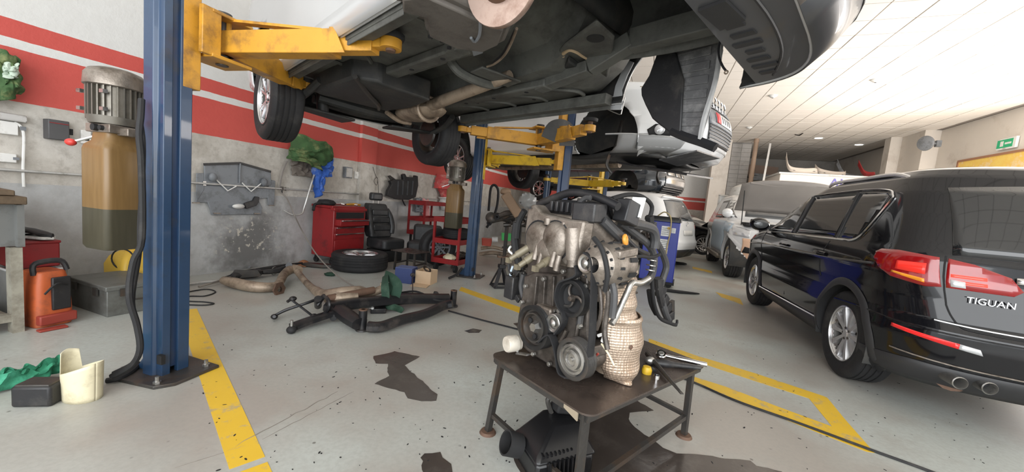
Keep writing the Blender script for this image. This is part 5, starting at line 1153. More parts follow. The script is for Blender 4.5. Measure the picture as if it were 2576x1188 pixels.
for i in range(9):
    q = EV(rnd.uniform(1295, 1345), rnd.uniform(660, 770), .04); MB().box(tuple(q), (.04, rnd.uniform(.02, .04), rnd.uniform(.02, .05)), rot('X', rnd.uniform(-40, 40))).build('side_bracket', ('black', 'alud', 'dsteel')[i % 3], en, bevel=.004)
MB().bar(EV(1303, 889, -.05), EV(1330, 893, -.05), .03, .006).cyl(EV(1302, 886, -.05), EV(1302, 880, -.05), .007, n=8).build('mount_strap', 'steel', en)

# ------------------------------------------------------------------ tools lying on the table
def onplate(px, py, h=.0): return flo(px, py, .40 + h)
r0, r1 = onplate(1663, 893, .03), onplate(1778, 918, .03)
ra = thing('ratchet', 'chrome ratchet with dark grip pointing off the table corner', 'hand tool', onplate(1690, 905) * 1)
d_ = (r1 - r0).normalized()
MB().lathe([(0, -.012), (.022, -.012), (.026, -.006), (.026, .010), (.022, .014), (0, .014)], r0, (-.2, -.5, .85), 22).build('ratchet_head', 'chrome', ra, w=True)
MB().lathe([(0, .0), (.012, .0), (.014, -.002)], r0 + V((-.2, -.5, .85)).normalized() * .016, (-.2, -.5, .85), 16).build('selector', 'steel', ra, w=True)
MB().tube([r0 + d_ * .02, r0 + d_ * .07, r0 + d_ * .10, r1], [.010, .009, .013, .012], 10, 3).build('handle', 'chrome', ra, w=True)
g0, g1 = onplate(1640, 912, .015), onplate(1762, 926, .015)
pw = thing('air_wrench', 'dark rubber-gripped tool lying under the chrome ratchet', 'hand tool', onplate(1680, 920))
MB().tube([g0, g0.lerp(g1, .3), g0.lerp(g1, .5), g1], [.017, .021, .013, .011], 10, 4).build('grip', 'black', pw, w=True)
MB().ell(g0 + V((-.01, .0, .008)), (.028, .02, .02), 12, 8).build('jaw', 'steel', pw, w=True)
b0, b1 = onplate(1628, 890, .03), onplate(1710, 985, .012)
pb_ = thing('pry_bar', 'thin dark pry bar overhanging the front edge of the table', 'hand tool', onplate(1665, 935))
MB().tube([b0, b0.lerp(b1, .4), b1], [.013, .011, .006], 8, 4).build('shaft', 'dsteel', pb_, w=True)
MB().bar(b1, b1 + (b1 - b0).normalized() * .02, .014, .004).build('tip', 'dsteel', pb_, w=True)
sk = MB().lathe([(.006, .0), (.010, .0), (.010, .012), (.013, .014), (.013, .03), (.009, .03), (.008, .016)], onplate(1650, 960), (0, 0, 1), 18).build('socket', 'chrome')
tag(sk, 'small chrome socket standing near the table edge', 'socket')
yk = MB().lathe([(.0, .0), (.022, .0), (.024, .02), (.018, .034), (0, .036)], onplate(1626, 940), (0, 0, 1), 14).build('cap', 'yellow2'); tag(yk, 'yellow plastic cap lying beside the heat shield', 'cap')
for k_, (x_, y_) in enumerate(((1640, 930), (1655, 915))):
    o = MB().ell(onplate(x_, y_, .012), (.022, .016, .012), 10, 6, .3).build('bit_holder', 'black'); tag(o, ('black lump of tool bits next to the yellow cap', 'black lump of tool bits under the dark gripped tool')[k_], 'tool bits')

# ------------------------------------------------------------------ plastic air filter housing under the table
K['black2'] = mat('wet_black_plastic', (.009, .009, .010), .3, 0, .3, 10)
af = thing('air_filter_housing', 'broken black plastic air filter housing lying in oil under the table', 'car part', flo(1385, 1165), math.radians(28))
MB().loft([[V((x, y, z)) for x, y in ((-.15, -.11), (.13, -.13), (.15, .10), (-.13, .12))] for z in (.0, .10)]).build('lower_shell', 'black2', af, bevel=.015)
tp = MB().loft([[V((x, y, z)) for x, y in q] for z, q in ((.10, ((-.16, -.12), (.14, -.14), (.16, .11), (-.14, .13))), (.125, ((-.14, -.10), (.13, -.12), (.14, .10), (-.12, .11))), (.20, ((-.02, -.02), (.11, -.03), (.12, .09), (.0, .10))))]).build('upper_shell', 'black2', af, bevel=.012)
for k_ in range(9): MB().bar((-.10 + k_ * .022, -.135, .03 + .001 * k_), (-.10 + k_ * .022, -.128, .115), .008, .014).build('cooling_rib', 'black2', af)
for k_ in range(8): MB().bar((-.12 + k_ * .02, -.11, .128), (-.10 + k_ * .02, .02, .135), .008, .012).build('top_rib', 'black2', tp)
MB().lathe([(.035, -.02), (.05, -.02), (.052, .05), (.045, .05), (.042, 0)], (-.17, .04, .10), (-1, .1, .4), 22).build('inlet_tube', 'blackm', af)
MB().tube([(.02, .06, .20), (.0, .07, .26), (.03, .06, .30), (.05, .05, .27)], .012, 7).build('wire_clip', 'dsteel', tp)
MB().box((.07, .05, .235), (.09, .07, .06), rot('Y', 15)).build('sensor_housing', 'blackm', tp, bevel=.01)
MB().cyl((.155, -.05, .05), (.17, -.06, .05), .012, n=10).build('mount_stud', 'steel', af)

# ================================================================== things along the left wall
def wthing(name, label, cat, n_, s_, z=0.0, group=None, extra=0.0): return thing(name, label, cat, ns(n_, s_, z), -TH + math.radians(extra), group)
def hang(px, py, off=.03): return wall(px, py, WL + off)
WX, WY, WZ = WV, V((0, 0, 1)), NV                         # on the wall: x runs along it, y up, z into the room
def wpoly(px, off):
    o = hang(*px[0], off); return [((hang(x, y, off) - o).dot(WX), (hang(x, y, off) - o).z) for x, y in px], o
def wplate(name, px, off, th, m, parent=None, bevel=.006):
    pl_, o = wpoly(px, off); ar = sum(p[0] * q[1] - q[0] * p[1] for p, q in zip(pl_, pl_[1:] + pl_[:1]))
    if ar < 0: pl_ = pl_[::-1]
    # thickness goes back towards the wall
    return MB().prism(pl_, o - NV * 0, WX, V((0, 0, 1)), -th if WX.cross(V((0, 0, 1))).dot(NV) > 0 else th).build(name, m, parent, w=bool(parent), bevel=bevel)
def cloth(mb, c, r, seed, lump=.35, ls=2.4, n=26, m=18, M=None): return mb.ell(c, r, n, m, lump, ls + seed * .13, M)

# galvanised pipe rail with brackets
pr_ = thing('wall_pipe', 'thin galvanised pipe running along the left wall', 'pipe', ns(WL + .04, 3.4, 1.03), -TH)
MB().cyl((0, -4.5, 0), (0, 6.2, 0), .012, n=10).build('pipe', 'galv', pr_)
for s_ in (-2.2, -.7, .3, 2.0, 3.4, 5.0):
    MB().box((-.02, s_, 0), (.04, .03, .045)).build('pipe_clip', 'steel', pr_)
MB().cyl((0, .22, -.02), (0, .22, .03), .017, n=10).cyl((0, .22, -.0), (.0, .22, -.06), .010, n=8).build('hose_coupling', 'dsteel', pr_)
ah = MB().tube([wall(703, 482, WL + .05), wall(722, 500, WL + .12), flo(740, 540, .72), flo(765, 590, .45), flo(800, 645, .22), flo(850, 695, .08), flo(905, 730, .035)], .008, 7, 6).build('air_hose', mat('grey_rubber_hose', (.22, .20, .18), .5), None)
tag(ah, 'grey air hose hanging from the wall pipe down to the exhaust parts', 'hose')

# large grey undertray hung on the wall
cq = lambda pts: cp((460, 380), .2862, pts)
gs = thing('wall_undertray', 'large grey plastic engine undertray hung on the stained wall', 'car part', hang(600, 480, .02))
wplate('upper_panel', cq([(190, 115), (510, 105), (775, 180), (780, 300), (640, 330), (190, 300)]), .035, .02, 'greyp', gs)
wplate('side_flange', cq([(120, 195), (188, 195), (190, 340), (120, 455)]), .03, .015, 'greyp', gs)
wplate('side_flange', cq([(780, 255), (815, 262), (805, 480), (750, 478), (745, 330)]), .03, .015, 'greyp', gs)
wplate('middle_panel', cq([(125, 300), (790, 330), (750, 415), (640, 430), (220, 455), (115, 455)]), .028, .015, 'greyp', gs)
wplate('lower_panel', cq([(215, 440), (660, 415), (700, 500), (690, 560), (430, 562), (255, 566), (245, 520)]), .032, .018, 'greyp', gs)
wplate('top_lip', cq([(188, 108), (510, 98), (778, 174), (776, 192), (510, 118), (190, 128)]), .045, .02, 'black', gs, .002)
for q in ((265, 232), (715, 275)):
    a_, b_ = cq([q])[0]; MB().ell(hang(a_, b_, .06), (.035, .045, .05), 14, 9).build('mount_dome', 'greyp', gs, w=True)
for q in ((285, 245, 395, 350, 470, 310), (520, 280, 600, 355, 690, 285)):
    pts = cq([(q[0], q[1]), (q[2], q[3]), (q[4], q[5])]); MB().tube([hang(*p, .05) for p in pts], .007, 6, 1).build('v_bracket', 'whitep', gs, w=True)
MB().tube([hang(*p, .05) for p in cq([(505, 110), (500, 200), (500, 280)])], .008, 6, 1).build('centre_rib', 'greyp', gs, w=True)
wplate('rubber_flap', cq([(545, 460), (620, 435), (640, 400), (675, 405), (670, 450), (650, 480), (560, 510)]), .06, .03, 'black', gs)
MB().ell(hang(*cq([(490, 487)])[0], .05), (.04, .09, .03), 14, 8).build('duct_bulge', 'whitep', gs, w=True)
for q in ((300, 548), (650, 550), (115, 456), (780, 478)):
    MB().bar(hang(*cq([q])[0], .04) - WX * .035, hang(*cq([q])[0], .04) + WX * .035, .012, .012).build('clip', 'alu', gs, w=True)

# cloth bundles on hooks
K['greencloth'] = mat('green_patterned_cloth', (.05, .115, .04), .85, 0, .6, 9, (.27, .28, .12), .36, 7, .2, 30)
K['bluecloth'] = mat('blue_cloth', (.035, .12, .48), .85, 0, .4, 9, (.5, .55, .65), .25, 5, .3, 30)
def sheet(name, px, off, m, parent, depth=.07, nu=26, nv=22, seed=0, th=.006):
    """draped cloth: quad corners (top-left, top-right, bottom-right, bottom-left) with folds standing out of the wall"""
    A, B_, C_, D_ = [hang(x, y, off) for x, y in px]
    def fn(u, v):
        p = A.lerp(B_, u).lerp(D_.lerp(C_, u), v); f = math.sin(PI * min(1, max(0, u))) ** .5
        q = V((u * 3 + seed, v * 3, seed * .7))
        return p + NV * (depth * f * (1 + .5 * noise.noise(q)) + .03 * noise.noise(q * 2.3)) + WX * .03 * noise.noise(q * 1.7 + V((9, 1, 2))) + V((0, 0, .03 * noise.noise(q * 1.5 + V((3, 7, 1)))))
    return MB().grid(fn, nu, nv).build(name, m, parent, w=bool(parent), solid=th)
gc = thing('hanging_clothes', 'bundle of green patterned cloth and blue overalls hung from the wall', 'clothes', hang(785, 430, .03))
sheet('green_cloth', [(742, 336), (832, 374), (834, 425), (722, 398)], .04, 'greencloth', gc, .16, seed=2)
sheet('green_cloth', [(728, 372), (800, 388), (806, 432), (735, 402)], .10, 'greencloth', gc, .12, seed=5)
sheet('blue_cloth', [(788, 415), (836, 400), (830, 442), (795, 450)], .05, 'bluecloth', gc, .10, seed=3)
sheet('blue_cloth', [(784, 420), (808, 418), (812, 470), (792, 500)], .06, 'bluecloth', gc, .08, seed=7)
sheet('dark_patch', [(730, 400), (800, 408), (790, 445), (735, 442)], .02, mat('dull_brown', (.17, .145, .125), .9, 0, .3, 8), gc, .03, seed=8)  # shallow dull brown patch close to the wall below the green cloth
MB().tube([hang(722, 405, .03), hang(712, 430, .03), hang(703, 472, .03)], .008, 6).build('strap', mat('faded_strap', (.22, .2, .19), .8), gc, w=True)
wt_ = MB().tube([hang(790, 440, .10), hang(778, 480, .12), hang(766, 520, .12), hang(758, 538, .12), hang(735, 540, .08), hang(712, 528, .04)], .012, 8, 5).build('bent_pipe', 'galv'); tag(wt_, 'thin bent pale pipe leaning on the wall below the blue overalls', 'pipe')
lc_ = thing('camouflage_cloth', 'camouflage cloth hanging on the red wall band at the left frame edge', 'clothes', hang(15, 190, .03))
sheet('cloth', [(-40, 120), (40, 150), (48, 235), (-40, 260)], .05, 'greencloth', lc_, .12, seed=4)
sheet('pale_rag', [(0, 160), (35, 165), (40, 195), (-5, 190)], .12, mat('pale_mint_rag', (.5, .6, .5), .85, 0, .2, 10), lc_, .07, seed=6)
# electrical fittings
def wbox(name, x0, y0, x1, y1, dep, m, label, cat, extra=None):
    c = hang((x0 + x1) / 2, (y0 + y1) / 2, 0.0); w_ = abs((hang(x1, y0, 0) - hang(x0, y0, 0)).dot(WX)); h_ = abs(hang(x0, y1, 0).z - hang(x0, y0, 0).z)
    t = thing(name, label, cat, c, -TH)
    MB().box((dep / 2, 0, 0), (dep, w_, h_)).build('housing', m, t, bevel=.006)
    return t, w_, h_
t, w_, h_ = wbox('switch_box', 108, 302, 162, 352, .09, mat('dark_switchgear', (.075, .075, .078), .5, 0, .2, 6), 'dark grey electrical switch box on the wall left of the oil tank motor', 'electrical box')
MB().box((.045, w_ / 2 + .015, -.0), (.03, .03, .05)).build('lever', 'blackm', t); MB().box((.092, 0, h_ * .33), (.004, w_ * .9, .006)).build('lid_edge', 'redd', t)
t, w_, h_ = wbox('wall_socket', 200, 328, 226, 362, .03, 'whitep', 'white double wall socket partly hidden behind the motor', 'socket')
MB().box((.03, 0, -.02), (.006, w_ * .5, .02)).build('rocker', 'blackm', t)
t, w_, h_ = wbox('cable_trunking', -60, 282, 62, 302, .05, 'galv', 'grey cable trunking above the socket at the left frame edge', 'trunking')
MB().box((.052, 0, .0), (.006, w_ * .98, .03)).build('cover', 'galv', t)
t, w_, h_ = wbox('wall_socket', -20, 304, 42, 338, .035, 'whitep', 'white socket below the trunking at the left frame edge', 'socket')
for k_ in (-.08, .08): MB().box((.037, k_, .01), (.006, .03, .03)).build('rocker', 'greyp', t)
t, w_, h_ = wbox('wall_socket', -20, 385, 38, 408, .035, 'whitep', 'lower white socket just above the pipe at the left frame edge', 'socket')
MB().box((.037, .05, 0), (.006, .03, .02)).build('rocker', 'greyp', t)
cd_ = MB().tube([hang(36, 308, .03), hang(52, 318, .03), hang(60, 345, .03), hang(58, 420, .03), hang(60, 470, .03)], .009, 7, 4).build('cable', 'whitep'); tag(cd_, 'pale cable looping from the socket down the wall behind the bench', 'cable')
t, w_, h_ = wbox('junction_box', 862, 420, 880, 448, .06, 'greyp', 'small grey junction box on the wall left of the white switch', 'electrical box')
MB().box((.062, 0, 0), (.006, w_ * .8, h_ * .8)).build('lid', 'galv', t)
t, w_, h_ = wbox('light_switch', 890, 432, 905, 450, .02, 'whitep', 'small white switch plate next to the junction box on the pilaster', 'switch')
MB().box((.022, 0, 0), (.008, w_ * .5, h_ * .4)).build('rocker', 'whitep', t)
wi = MB().tube([hang(938, 420, .07), hang(944, 440, .07), hang(950, 452, .07), hang(947, 466, .07), hang(941, 455, .07), hang(949, 447, .07), hang(952, 480, .07), hang(952, 496, .07)], .004, 5, 4).build('hanging_wire', 'dsteel'); tag(wi, 'thin looped wire dangling beside the black cover on the wall', 'wire')

# ------------------------------------------------------------------ workbench corner at the left edge
bh = wthing('workbench', 'grey steel workbench with oily top cut off by the left frame edge', 'workbench', -4.18, .30)
MB().box((0, 0, .865), (.86, 1.72, .05)).build('bench_top', 'wood', bh, bevel=.006)
MB().box((.34, .0, .70), (.03, 1.66, .27)).box((0, .84, .70), (.80, .03, .27)).build('apron', mat('grey_bench_steel', (.20, .205, .20), .5, .2, .15, 5, (.1, .095, .085), .35, 4), bh)
MB().box((.36, .82, .28), (.07, .05, .56)).build('leg', mat('beige_leg', (.36, .34, .28), .6, 0, .15, 5, (.15, .13, .1), .35, 4), bh)
MB().box((-.36, .82, .28), (.07, .05, .56)).build('leg', MT['beige_leg'], bh)
MB().box((0, 0, .09), (.76, 1.62, .03)).box((.36, 0, .10), (.05, 1.62, .05)).build('lower_shelf', MT['beige_leg'], bh)
MB().box((-.34, 0, .35), (.02, 1.62, .5)).build('back_panel', 'blackm', bh)
gb = MB().cyl(ns(-3.95, .55, .20), ns(-3.95, 1.0, .20), .09, n=20).build('canister', mat('teal_grey_canister', (.06, .085, .085), .45), None); tag(gb, 'dark green-grey canister on the workbench lower shelf', 'canister')
vt = thing('bench_vice', 'dark metal vice on the workbench at the left frame edge', 'vice', ns(-3.95, .62, .89), -TH)
MB().box((0, 0, .03), (.22, .16, .06)).box((0, .04, .11), (.12, .09, .10)).box((0, -.07, .12), (.12, .05, .08)).cyl((0, -.1, .08), (0, -.2, .08), .015).build('vice_body', 'dsteel', vt, bevel=.006)
dt = MB().prism([(-.18, -.2), (.16, -.22), (.2, .2), (-.14, .22)], ns(-3.98, .92, .892), NV, WV, .035).build('drip_tray', 'wood', bevel=.006); tag(dt, 'brown oily tray lying on the end of the workbench', 'tray')
# stacked items behind: clear bin, red toolbox, trainer
cb = wthing('plastic_bin', 'clear plastic bin behind the orange machine', 'bin', -4.28, 1.33)
K['clearp'] = mat('cloudy_clear_plastic', (.45, .45, .44), .25, 0, .2, 12, None, trans=.35)
MB().loft([[V((x, y, z)) for x, y in rrect(-.2 * k_, .2 * k_, -.135 * k_, .135 * k_, .05)] for z, k_ in ((0, .9), (.34, 1.0))]).build('tub', 'clearp', cb); MB().tube([V((x, y, .34)) for x, y in rrect(-.2, .2, -.135, .135, .05)] + [V((.2, .085, .34))], .009, 6, 1).build('rim', 'whitep', cb)
rt = wthing('red_toolbox', 'small red toolbox on top of the clear bin', 'toolbox', -4.26, 1.32, .352)
MB().box((0, 0, .09), (.26, .22, .18)).build('case', 'redd', rt, bevel=.01); MB().box((0, 0, .185), (.27, .23, .02)).build('lid', 'redd', rt, bevel=.006); MB().tube([(0, -.06, .2), (0, -.05, .225), (0, .05, .225), (0, .06, .2)], .008, 6).build('handle', 'blackm', rt)
sn = wthing('trainer_shoe', 'black and white trainer shoe lying on the red toolbox', 'shoe', -4.22, 1.33, .565, None, 25)
MB().loft([[V((x, .045 * w2 * math.cos(a2), z + .02 * math.sin(a2))) for a2 in [i * PI / 5 for i in range(10)]] for x, w2, z in ((-.11, .4, .03), (-.08, .9, .05), (0, .8, .045), (.06, .95, .03), (.11, .6, .02), (.13, .2, .018))]).build('upper', 'black', sn); MB().prism([(-.12, -.03), (.0, -.035), (.10, -.045), (.135, 0), (.10, .045), (0, .035), (-.12, .03)], (0, 0, -.008), (1, 0, 0), (0, 1, 0), .02).build('sole', 'whitep', sn, bevel=.004)
# orange machine
K['orange'] = mat('dirty_orange_plastic', (.50, .105, .03), .5, 0, .15, 5, (.22, .06, .03), .4, 5)
om = wthing('orange_washer', 'dirty orange pressure washer with black handle next to the workbench', 'machine', -3.90, 1.27, 0, None, 8)
om.scale = (.78, .78, .95)
MB().loft([[V((x, y, z)) for x, y in rrect(-.15 * k_, .15 * k_, -.12 * k_, .12 * k_, .05)] for z, k_ in ((0, 1), (.12, 1.02), (.3, .95), (.40, .8))]).build('body', 'orange', om, bevel=.01)
MB().box((.155, .03, .24), (.03, .12, .24)).build('side_grille', 'black', om, bevel=.008)
MB().tube([(.08, -.1, .38), (.08, -.09, .46), (.09, .06, .47), (.10, .10, .40)], .02, 8, 5).build('handle', 'black', om)
MB().box((.16, 0, .06), (.06, .24, .07)).build('front_lip', mat('dark_orange_red', (.30, .045, .03), .5), om, bevel=.01)
MB().tube([(.17, -.08, .25), (.20, -.02, .32), (.18, .06, .30)], .008, 6).build('lead', 'blackm', om)
rb = MB().bar(flo(95, 834, .008), flo(168, 820, .008), .05, .014).build('red_scraper', MT['dark_orange_red'], bevel=.004); tag(rb, 'flat red plastic strip on the floor before the orange machine', 'strip')
# grey metal ammo-style box
gx = wthing('metal_case', 'grey steel case with latches on the floor behind the near lift column', 'case', -4.02, 1.71)
K['caseg'] = mat('grey_green_case', (.145, .15, .14), .5, .2, .15, 5, (.08, .075, .065), .4, 4)
MB().box((0, 0, .10), (.54, .36, .20)).build('case_body', 'caseg', gx, bevel=.006)
MB().box((0, 0, .215), (.56, .38, .035)).build('case_lid', 'caseg', gx, bevel=.006)
for k_ in (-.15, .15):
    MB().box((.285, k_ * .6, .18), (.014, .04, .06)).build('latch', 'dsteel', gx)
    MB().box((k_, -.195, .18), (.05, .014, .06)).build('latch', 'dsteel', gx)
MB().tube([(.28, -.06, .14), (.31, -.05, .12), (.31, .05, .12), (.28, .06, .14)], .007, 6).build('case_handle', 'dsteel', gx)
yc = wthing('yellow_jerrycan', 'yellow plastic container standing behind the grey steel case', 'container', -4.42, 1.98)
K['yplas'] = mat('yellow_plastic', (.72, .47, .06), .45, 0, .1, 5, (.45, .28, .05), .3, 5)
MB().loft([[V((x, y, z)) for x, y in rrect(-.16 * k_, .16 * k_, -.14 * k_, .14 * k_, .04)] for z, k_ in ((0, 1), (.26, 1.02), (.33, .85), (.38, .5))]).build('can_body', 'yplas', yc)
MB().cyl((0, 0, .37), (0, 0, .42), .05, n=14).build('cap', 'yplas', yc); MB().torus((.12, -.12, .33), V((.5, -1, 0)), .09, .006, 20, 6).build('wire_loop', 'blackm', yc)
# ------------------------------------------------------------------ things at the foot of the near column
cj = thing('cut_jug', 'cream plastic jug cut open at the top beside the lift base plate', 'jug', flo(208, 1000), math.radians(-12))
def jug(u, v):
    an = 2 * PI * u; top = .155 + .035 * math.cos(an - .15) if True else 0
    dx = math.cos(an); 
    if 2.55 < an < 3.9: top = .235 - .02 * abs(an - 3.2)
    z = top * v; r_ = 1 + .06 * v
    return V((.085 * r_ * math.cos(an), .062 * r_ * math.sin(an), z))
MB().grid(jug, 48, 10).build('jug_wall', 'cream', cj, solid=.003); MB().prism([(.083 * math.cos(i * PI / 14), .06 * math.sin(i * PI / 14)) for i in range(28)], (0, 0, .001), (1, 0, 0), (0, 1, 0), .004).build('jug_base', 'cream', cj)
bb_ = thing('oily_block', 'black oily metal block in front of the cut jug', 'block', flo(104, 1012), math.radians(12))
MB().box((0, 0, .05), (.15, .10, .10)).build('block', 'black', bb_, bevel=.012); MB().box((0.0, .0, .10), (.13, .085, .012)).build('block_cap', 'dsteel', bb_, bevel=.004)
K['greenrag'] = mat('green_towel', (.03, .22, .12), .9, 0, .4, 12, (.08, .4, .26), .3, 6, .4, 50)
g0_ = flo(-60, 1000); g1_ = flo(158, 945)
gr_ = MB().grid(lambda u, v: g0_.lerp(g1_, u) + V((.04 * noise.noise(V((u * 5, v * 4, 3))), (v - .5) * (.22 - .10 * u) , .012 + .075 * math.sin(PI * v) ** .7 * (1 + .8 * noise.noise(V((u * 7, v * 6, 1)))))), 40, 18).build('green_towel', 'greenrag', None, solid=.006); tag(gr_, 'crumpled green towel on the floor at the left frame edge', 'towel')
fh = MB().tube([flo(350, 915, .03), flo(330, 935, .025), flo(300, 952, .02), flo(268, 958, .015)], .014, 8, 5).build('hose_end', 'rubber'); tag(fh, 'black hose stub lying at the foot of the near lift column', 'hose')

# ------------------------------------------------------------------ red tool chest
ct = wthing('tool_chest', 'red roller tool chest with one drawer pulled out under the blue overalls', 'tool chest', -4.43, 4.40)
MB().box((0, 0, .46), (.40, .62, .70)).build('chest_body', 'red', ct, bevel=.01)
MB().box((.18, 0, .80), (.08, .64, .04)).box((-.02, 0, .83), (.40, .64, .035)).build('chest_lid', 'red', ct, bevel=.006)
MB().box((.198, .0, .715), (.02, .54, .09)).build('open_compartment', 'blackm', ct)
for i, (z_, h_, out) in enumerate(((.615, .085, .10), (.505, .085, .0), (.41, .085, .0), (.25, .20, 0))):
    dr = MB().box((.20 + out / 2, 0, z_), (.012 + out, .56, h_)).build('drawer', 'red', ct, bevel=.004)
    if i < 3: MB().box((.215 + out, .0, z_ + h_ * .38), (.03, .54, .016)).build('handle', 'chrome', dr, bevel=.003)
for sx_ in (-.15, .15):
    for sy_ in (-.26, .26): MB().cyl((sx_, sy_ - .015, .04), (sx_, sy_ + .015, .04), .04, n=14).bar((sx_, sy_, .05), (sx_, sy_, .11), .04, .03).build('caster', 'blackm', ct)
tl_ = [('spray_gun', -.02, .02, 'chrome', 'silver spray gun lying on the tool chest'), ('screwdriver', .06, .2, 'yellow', 'orange-handled screwdriver on the tool chest'), ('baseball_hat', -.04, -.22, 'blackm', 'black cloth cap on the left end of the tool chest')]
for nm, x_, y_, m_, lb in tl_:
    q = MAT_OF[ct] @ V((x_, y_, .848)); t_ = thing(nm, lb, nm.replace('_', ' '), q, -TH)
    if nm == 'baseball_hat': MB().ell((0, 0, .03), (.12, .13, .05), 16, 8, .2).build('crown', m_, t_); MB().tube([(.02, -.1, .02), (.0, -.2, .0), (.03, -.25, -.08)], .02, 6).build('strap', m_, t_)
    else:
        MB().tube([(-.02, -.12, .02), (0, 0, .025), (.02, .12, .02)], [.012, .02, .014], 8).build('shaft', m_, t_); MB().tube([(0, .0, .02), (.05, .03, .015)], .016, 8, 1).build('grip', 'chrome', t_)
# ------------------------------------------------------------------ car seat, stool, wheel, boxes
K['leather'] = mat('black_leather', (.022, .023, .025), .42, 0, .25, 7, (.06, .06, .06), .3, 5, .1, 60)
st = wthing('upright_seat', 'black leather car seat standing beside the tool chest', 'car seat', -4.26, 5.06, 0, None, -12)
st.scale = (.92, .88, 1.0)
def cushion(c, r, M=None): return MB().ell(c, r, 22, 14, .04, 2, M)
MB().loft([[V((x + dx_, y, z)) for x, y in rrect(-.10, .10, -w_, w_, .06)] for z, w_, dx_ in ((.36, .23, .02), (.45, .26, .0), (.62, .26, -.05), (.80, .23, -.09), (.90, .19, -.12))]).build('backrest', 'leather', st, bevel=.02)

for z_, w_, x_ in ((.52, .19, .09), (.64, .19, .055), (.76, .17, .02)): MB().box((x_, 0, z_), (.05, w_ * 2, .105)).build('seat_panel', 'leather', st, bevel=.02)
for sy_ in (-1, 1): MB().tube([(.10, sy_ * .22, .42), (.08, sy_ * .24, .55), (.03, sy_ * .23, .70), (-.03, sy_ * .20, .82)], [.05, .055, .05, .03], 10).build('side_bolster', 'leather', st)
MB().loft([[V((x - .12, y, z)) for x, y in rrect(-.06, .06, -.13, .13, .05)] for z in (.95, 1.0, 1.08)]).build('headrest', 'leather', st, bevel=.03)
for sy_ in (-.06, .06): MB().cyl((-.12, sy_, .88), (-.12, sy_, .97), .008, n=8).build('headrest_post', 'chrome', st)
MB().loft([[V((x + .22, y, z)) for x, y in rrect(-.26, .26, -.25, .25, .08)] for z in (.20, .30, .36)]).build('seat_cushion', 'leather', st, bevel=.03)
MB().box((.2, 0, .09), (.48, .42, .18)).build('seat_base', 'blackm', st, bevel=.02)
MB().box((-.12, .22, .3), (.1, .05, .2)).build('recliner_cover', 'black', st, bevel=.02)
s2 = wthing('folded_seat', 'black folded rear seat cushion behind the steel stool', 'car seat', -3.72, 5.62, 0, None, 20)
MB().box((0, 0, .22), (.50, .5, .2)).build('seat_cushion', 'leather', s2, bevel=.05); MB().box((0, .18, .42), (.5, .14, .34)).build('backrest', 'leather', s2, bevel=.05); MB().box((0, 0, .06), (.4, .4, .12)).build('seat_base', 'blackm', s2)
w2_ = thing('used_wheel', 'worn tyre standing behind the steel stool by the black seat', 'tyre', ns(-3.25, 5.30, .30))
wheel(w2_, V((0, 0, 0)), NV * .8 - WV * .5, .30, .2, .19, 'plain', 'greyp', 'tyre')
sl = wthing('steel_stool', 'low black steel stool with flat top before the folded seat', 'stool', -3.30, 4.66)
MB().prism([(-.22, -.19), (.2, -.2), (.22, .18), (-.2, .2)], (0, 0, .275), (1, 0, 0), (0, 1, 0), .012).build('stool_top', 'tplate', sl, bevel=.003)
for sx_ in (-.16, .16):
    for sy_ in (-.14, .14): MB().bar((sx_, sy_, .275), (sx_ * 1.05, sy_ * 1.05, 0), .025, .025).build('leg', 'dsteel', sl)
for sx_ in (-.165, .165): MB().bar((sx_, -.14, .10), (sx_, .14, .10), .02, .02).build('stretcher', 'dsteel', sl)
MB().bar((-.16, .145, .10), (.16, .145, .10), .02, .02).build('stretcher', 'dsteel', sl)
tw = thing('flat_wheel', 'alloy wheel with tyre lying flat on the floor before the tool chest', 'wheel', flo(905, 676), .4)
wheel(tw, V((0, 0, .12)), V((0, 0, 1)), .375, .235, .245, 'ten', 'alul', 'tyre')
bx_ = wthing('blue_parts_box', 'blue cardboard parts box with white label beside the flat wheel', 'box', -2.88, 3.99, 0, None, 14)
MB().box((0, 0, .095), (.22, .19, .19)).build('carton', mat('navy_carton', (.03, .05, .16), .55, 0, .1, 6), bx_, bevel=.003); MB().box((.112, .04, .12), (.002, .04, .09)).box((.0, -.097, .12), (.0, .002, .01)).build('label_sticker', 'whitep', bx_); MB().box((0, 0, .192), (.215, .185, .004)).build('lid_flap', mat('navy_carton_lid', (.10, .14, .30), .55), bx_)
cx2 = wthing('cardboard_box', 'open tan cardboard box next to the blue parts box', 'box', -2.66, 4.12, 0, None, 10)
MB().box((.10, 0, .085), (.006, .22, .17)).box((-.10, 0, .085), (.006, .22, .17)).box((0, .11, .085), (.2, .006, .17)).box((0, -.11, .085), (.2, .006, .17)).box((0, 0, .004), (.2, .22, .006)).build('carton', 'card', cx2); MB().prism([(-.1, 0), (.1, 0), (.12, -.16), (-.09, -.17)], (0, -.112, .006), (1, 0, 0), (0, 1, .02), .004).build('flap', 'card', cx2)
rg = MB().torus(MAT_OF[cx2] @ V((0, 0, .185)), V((.3, .5, .4)), .05, .012, 20, 7).build('rubber_ring', 'dsteel'); tag(rg, 'dark metal ring resting on top of the cardboard box', 'ring')
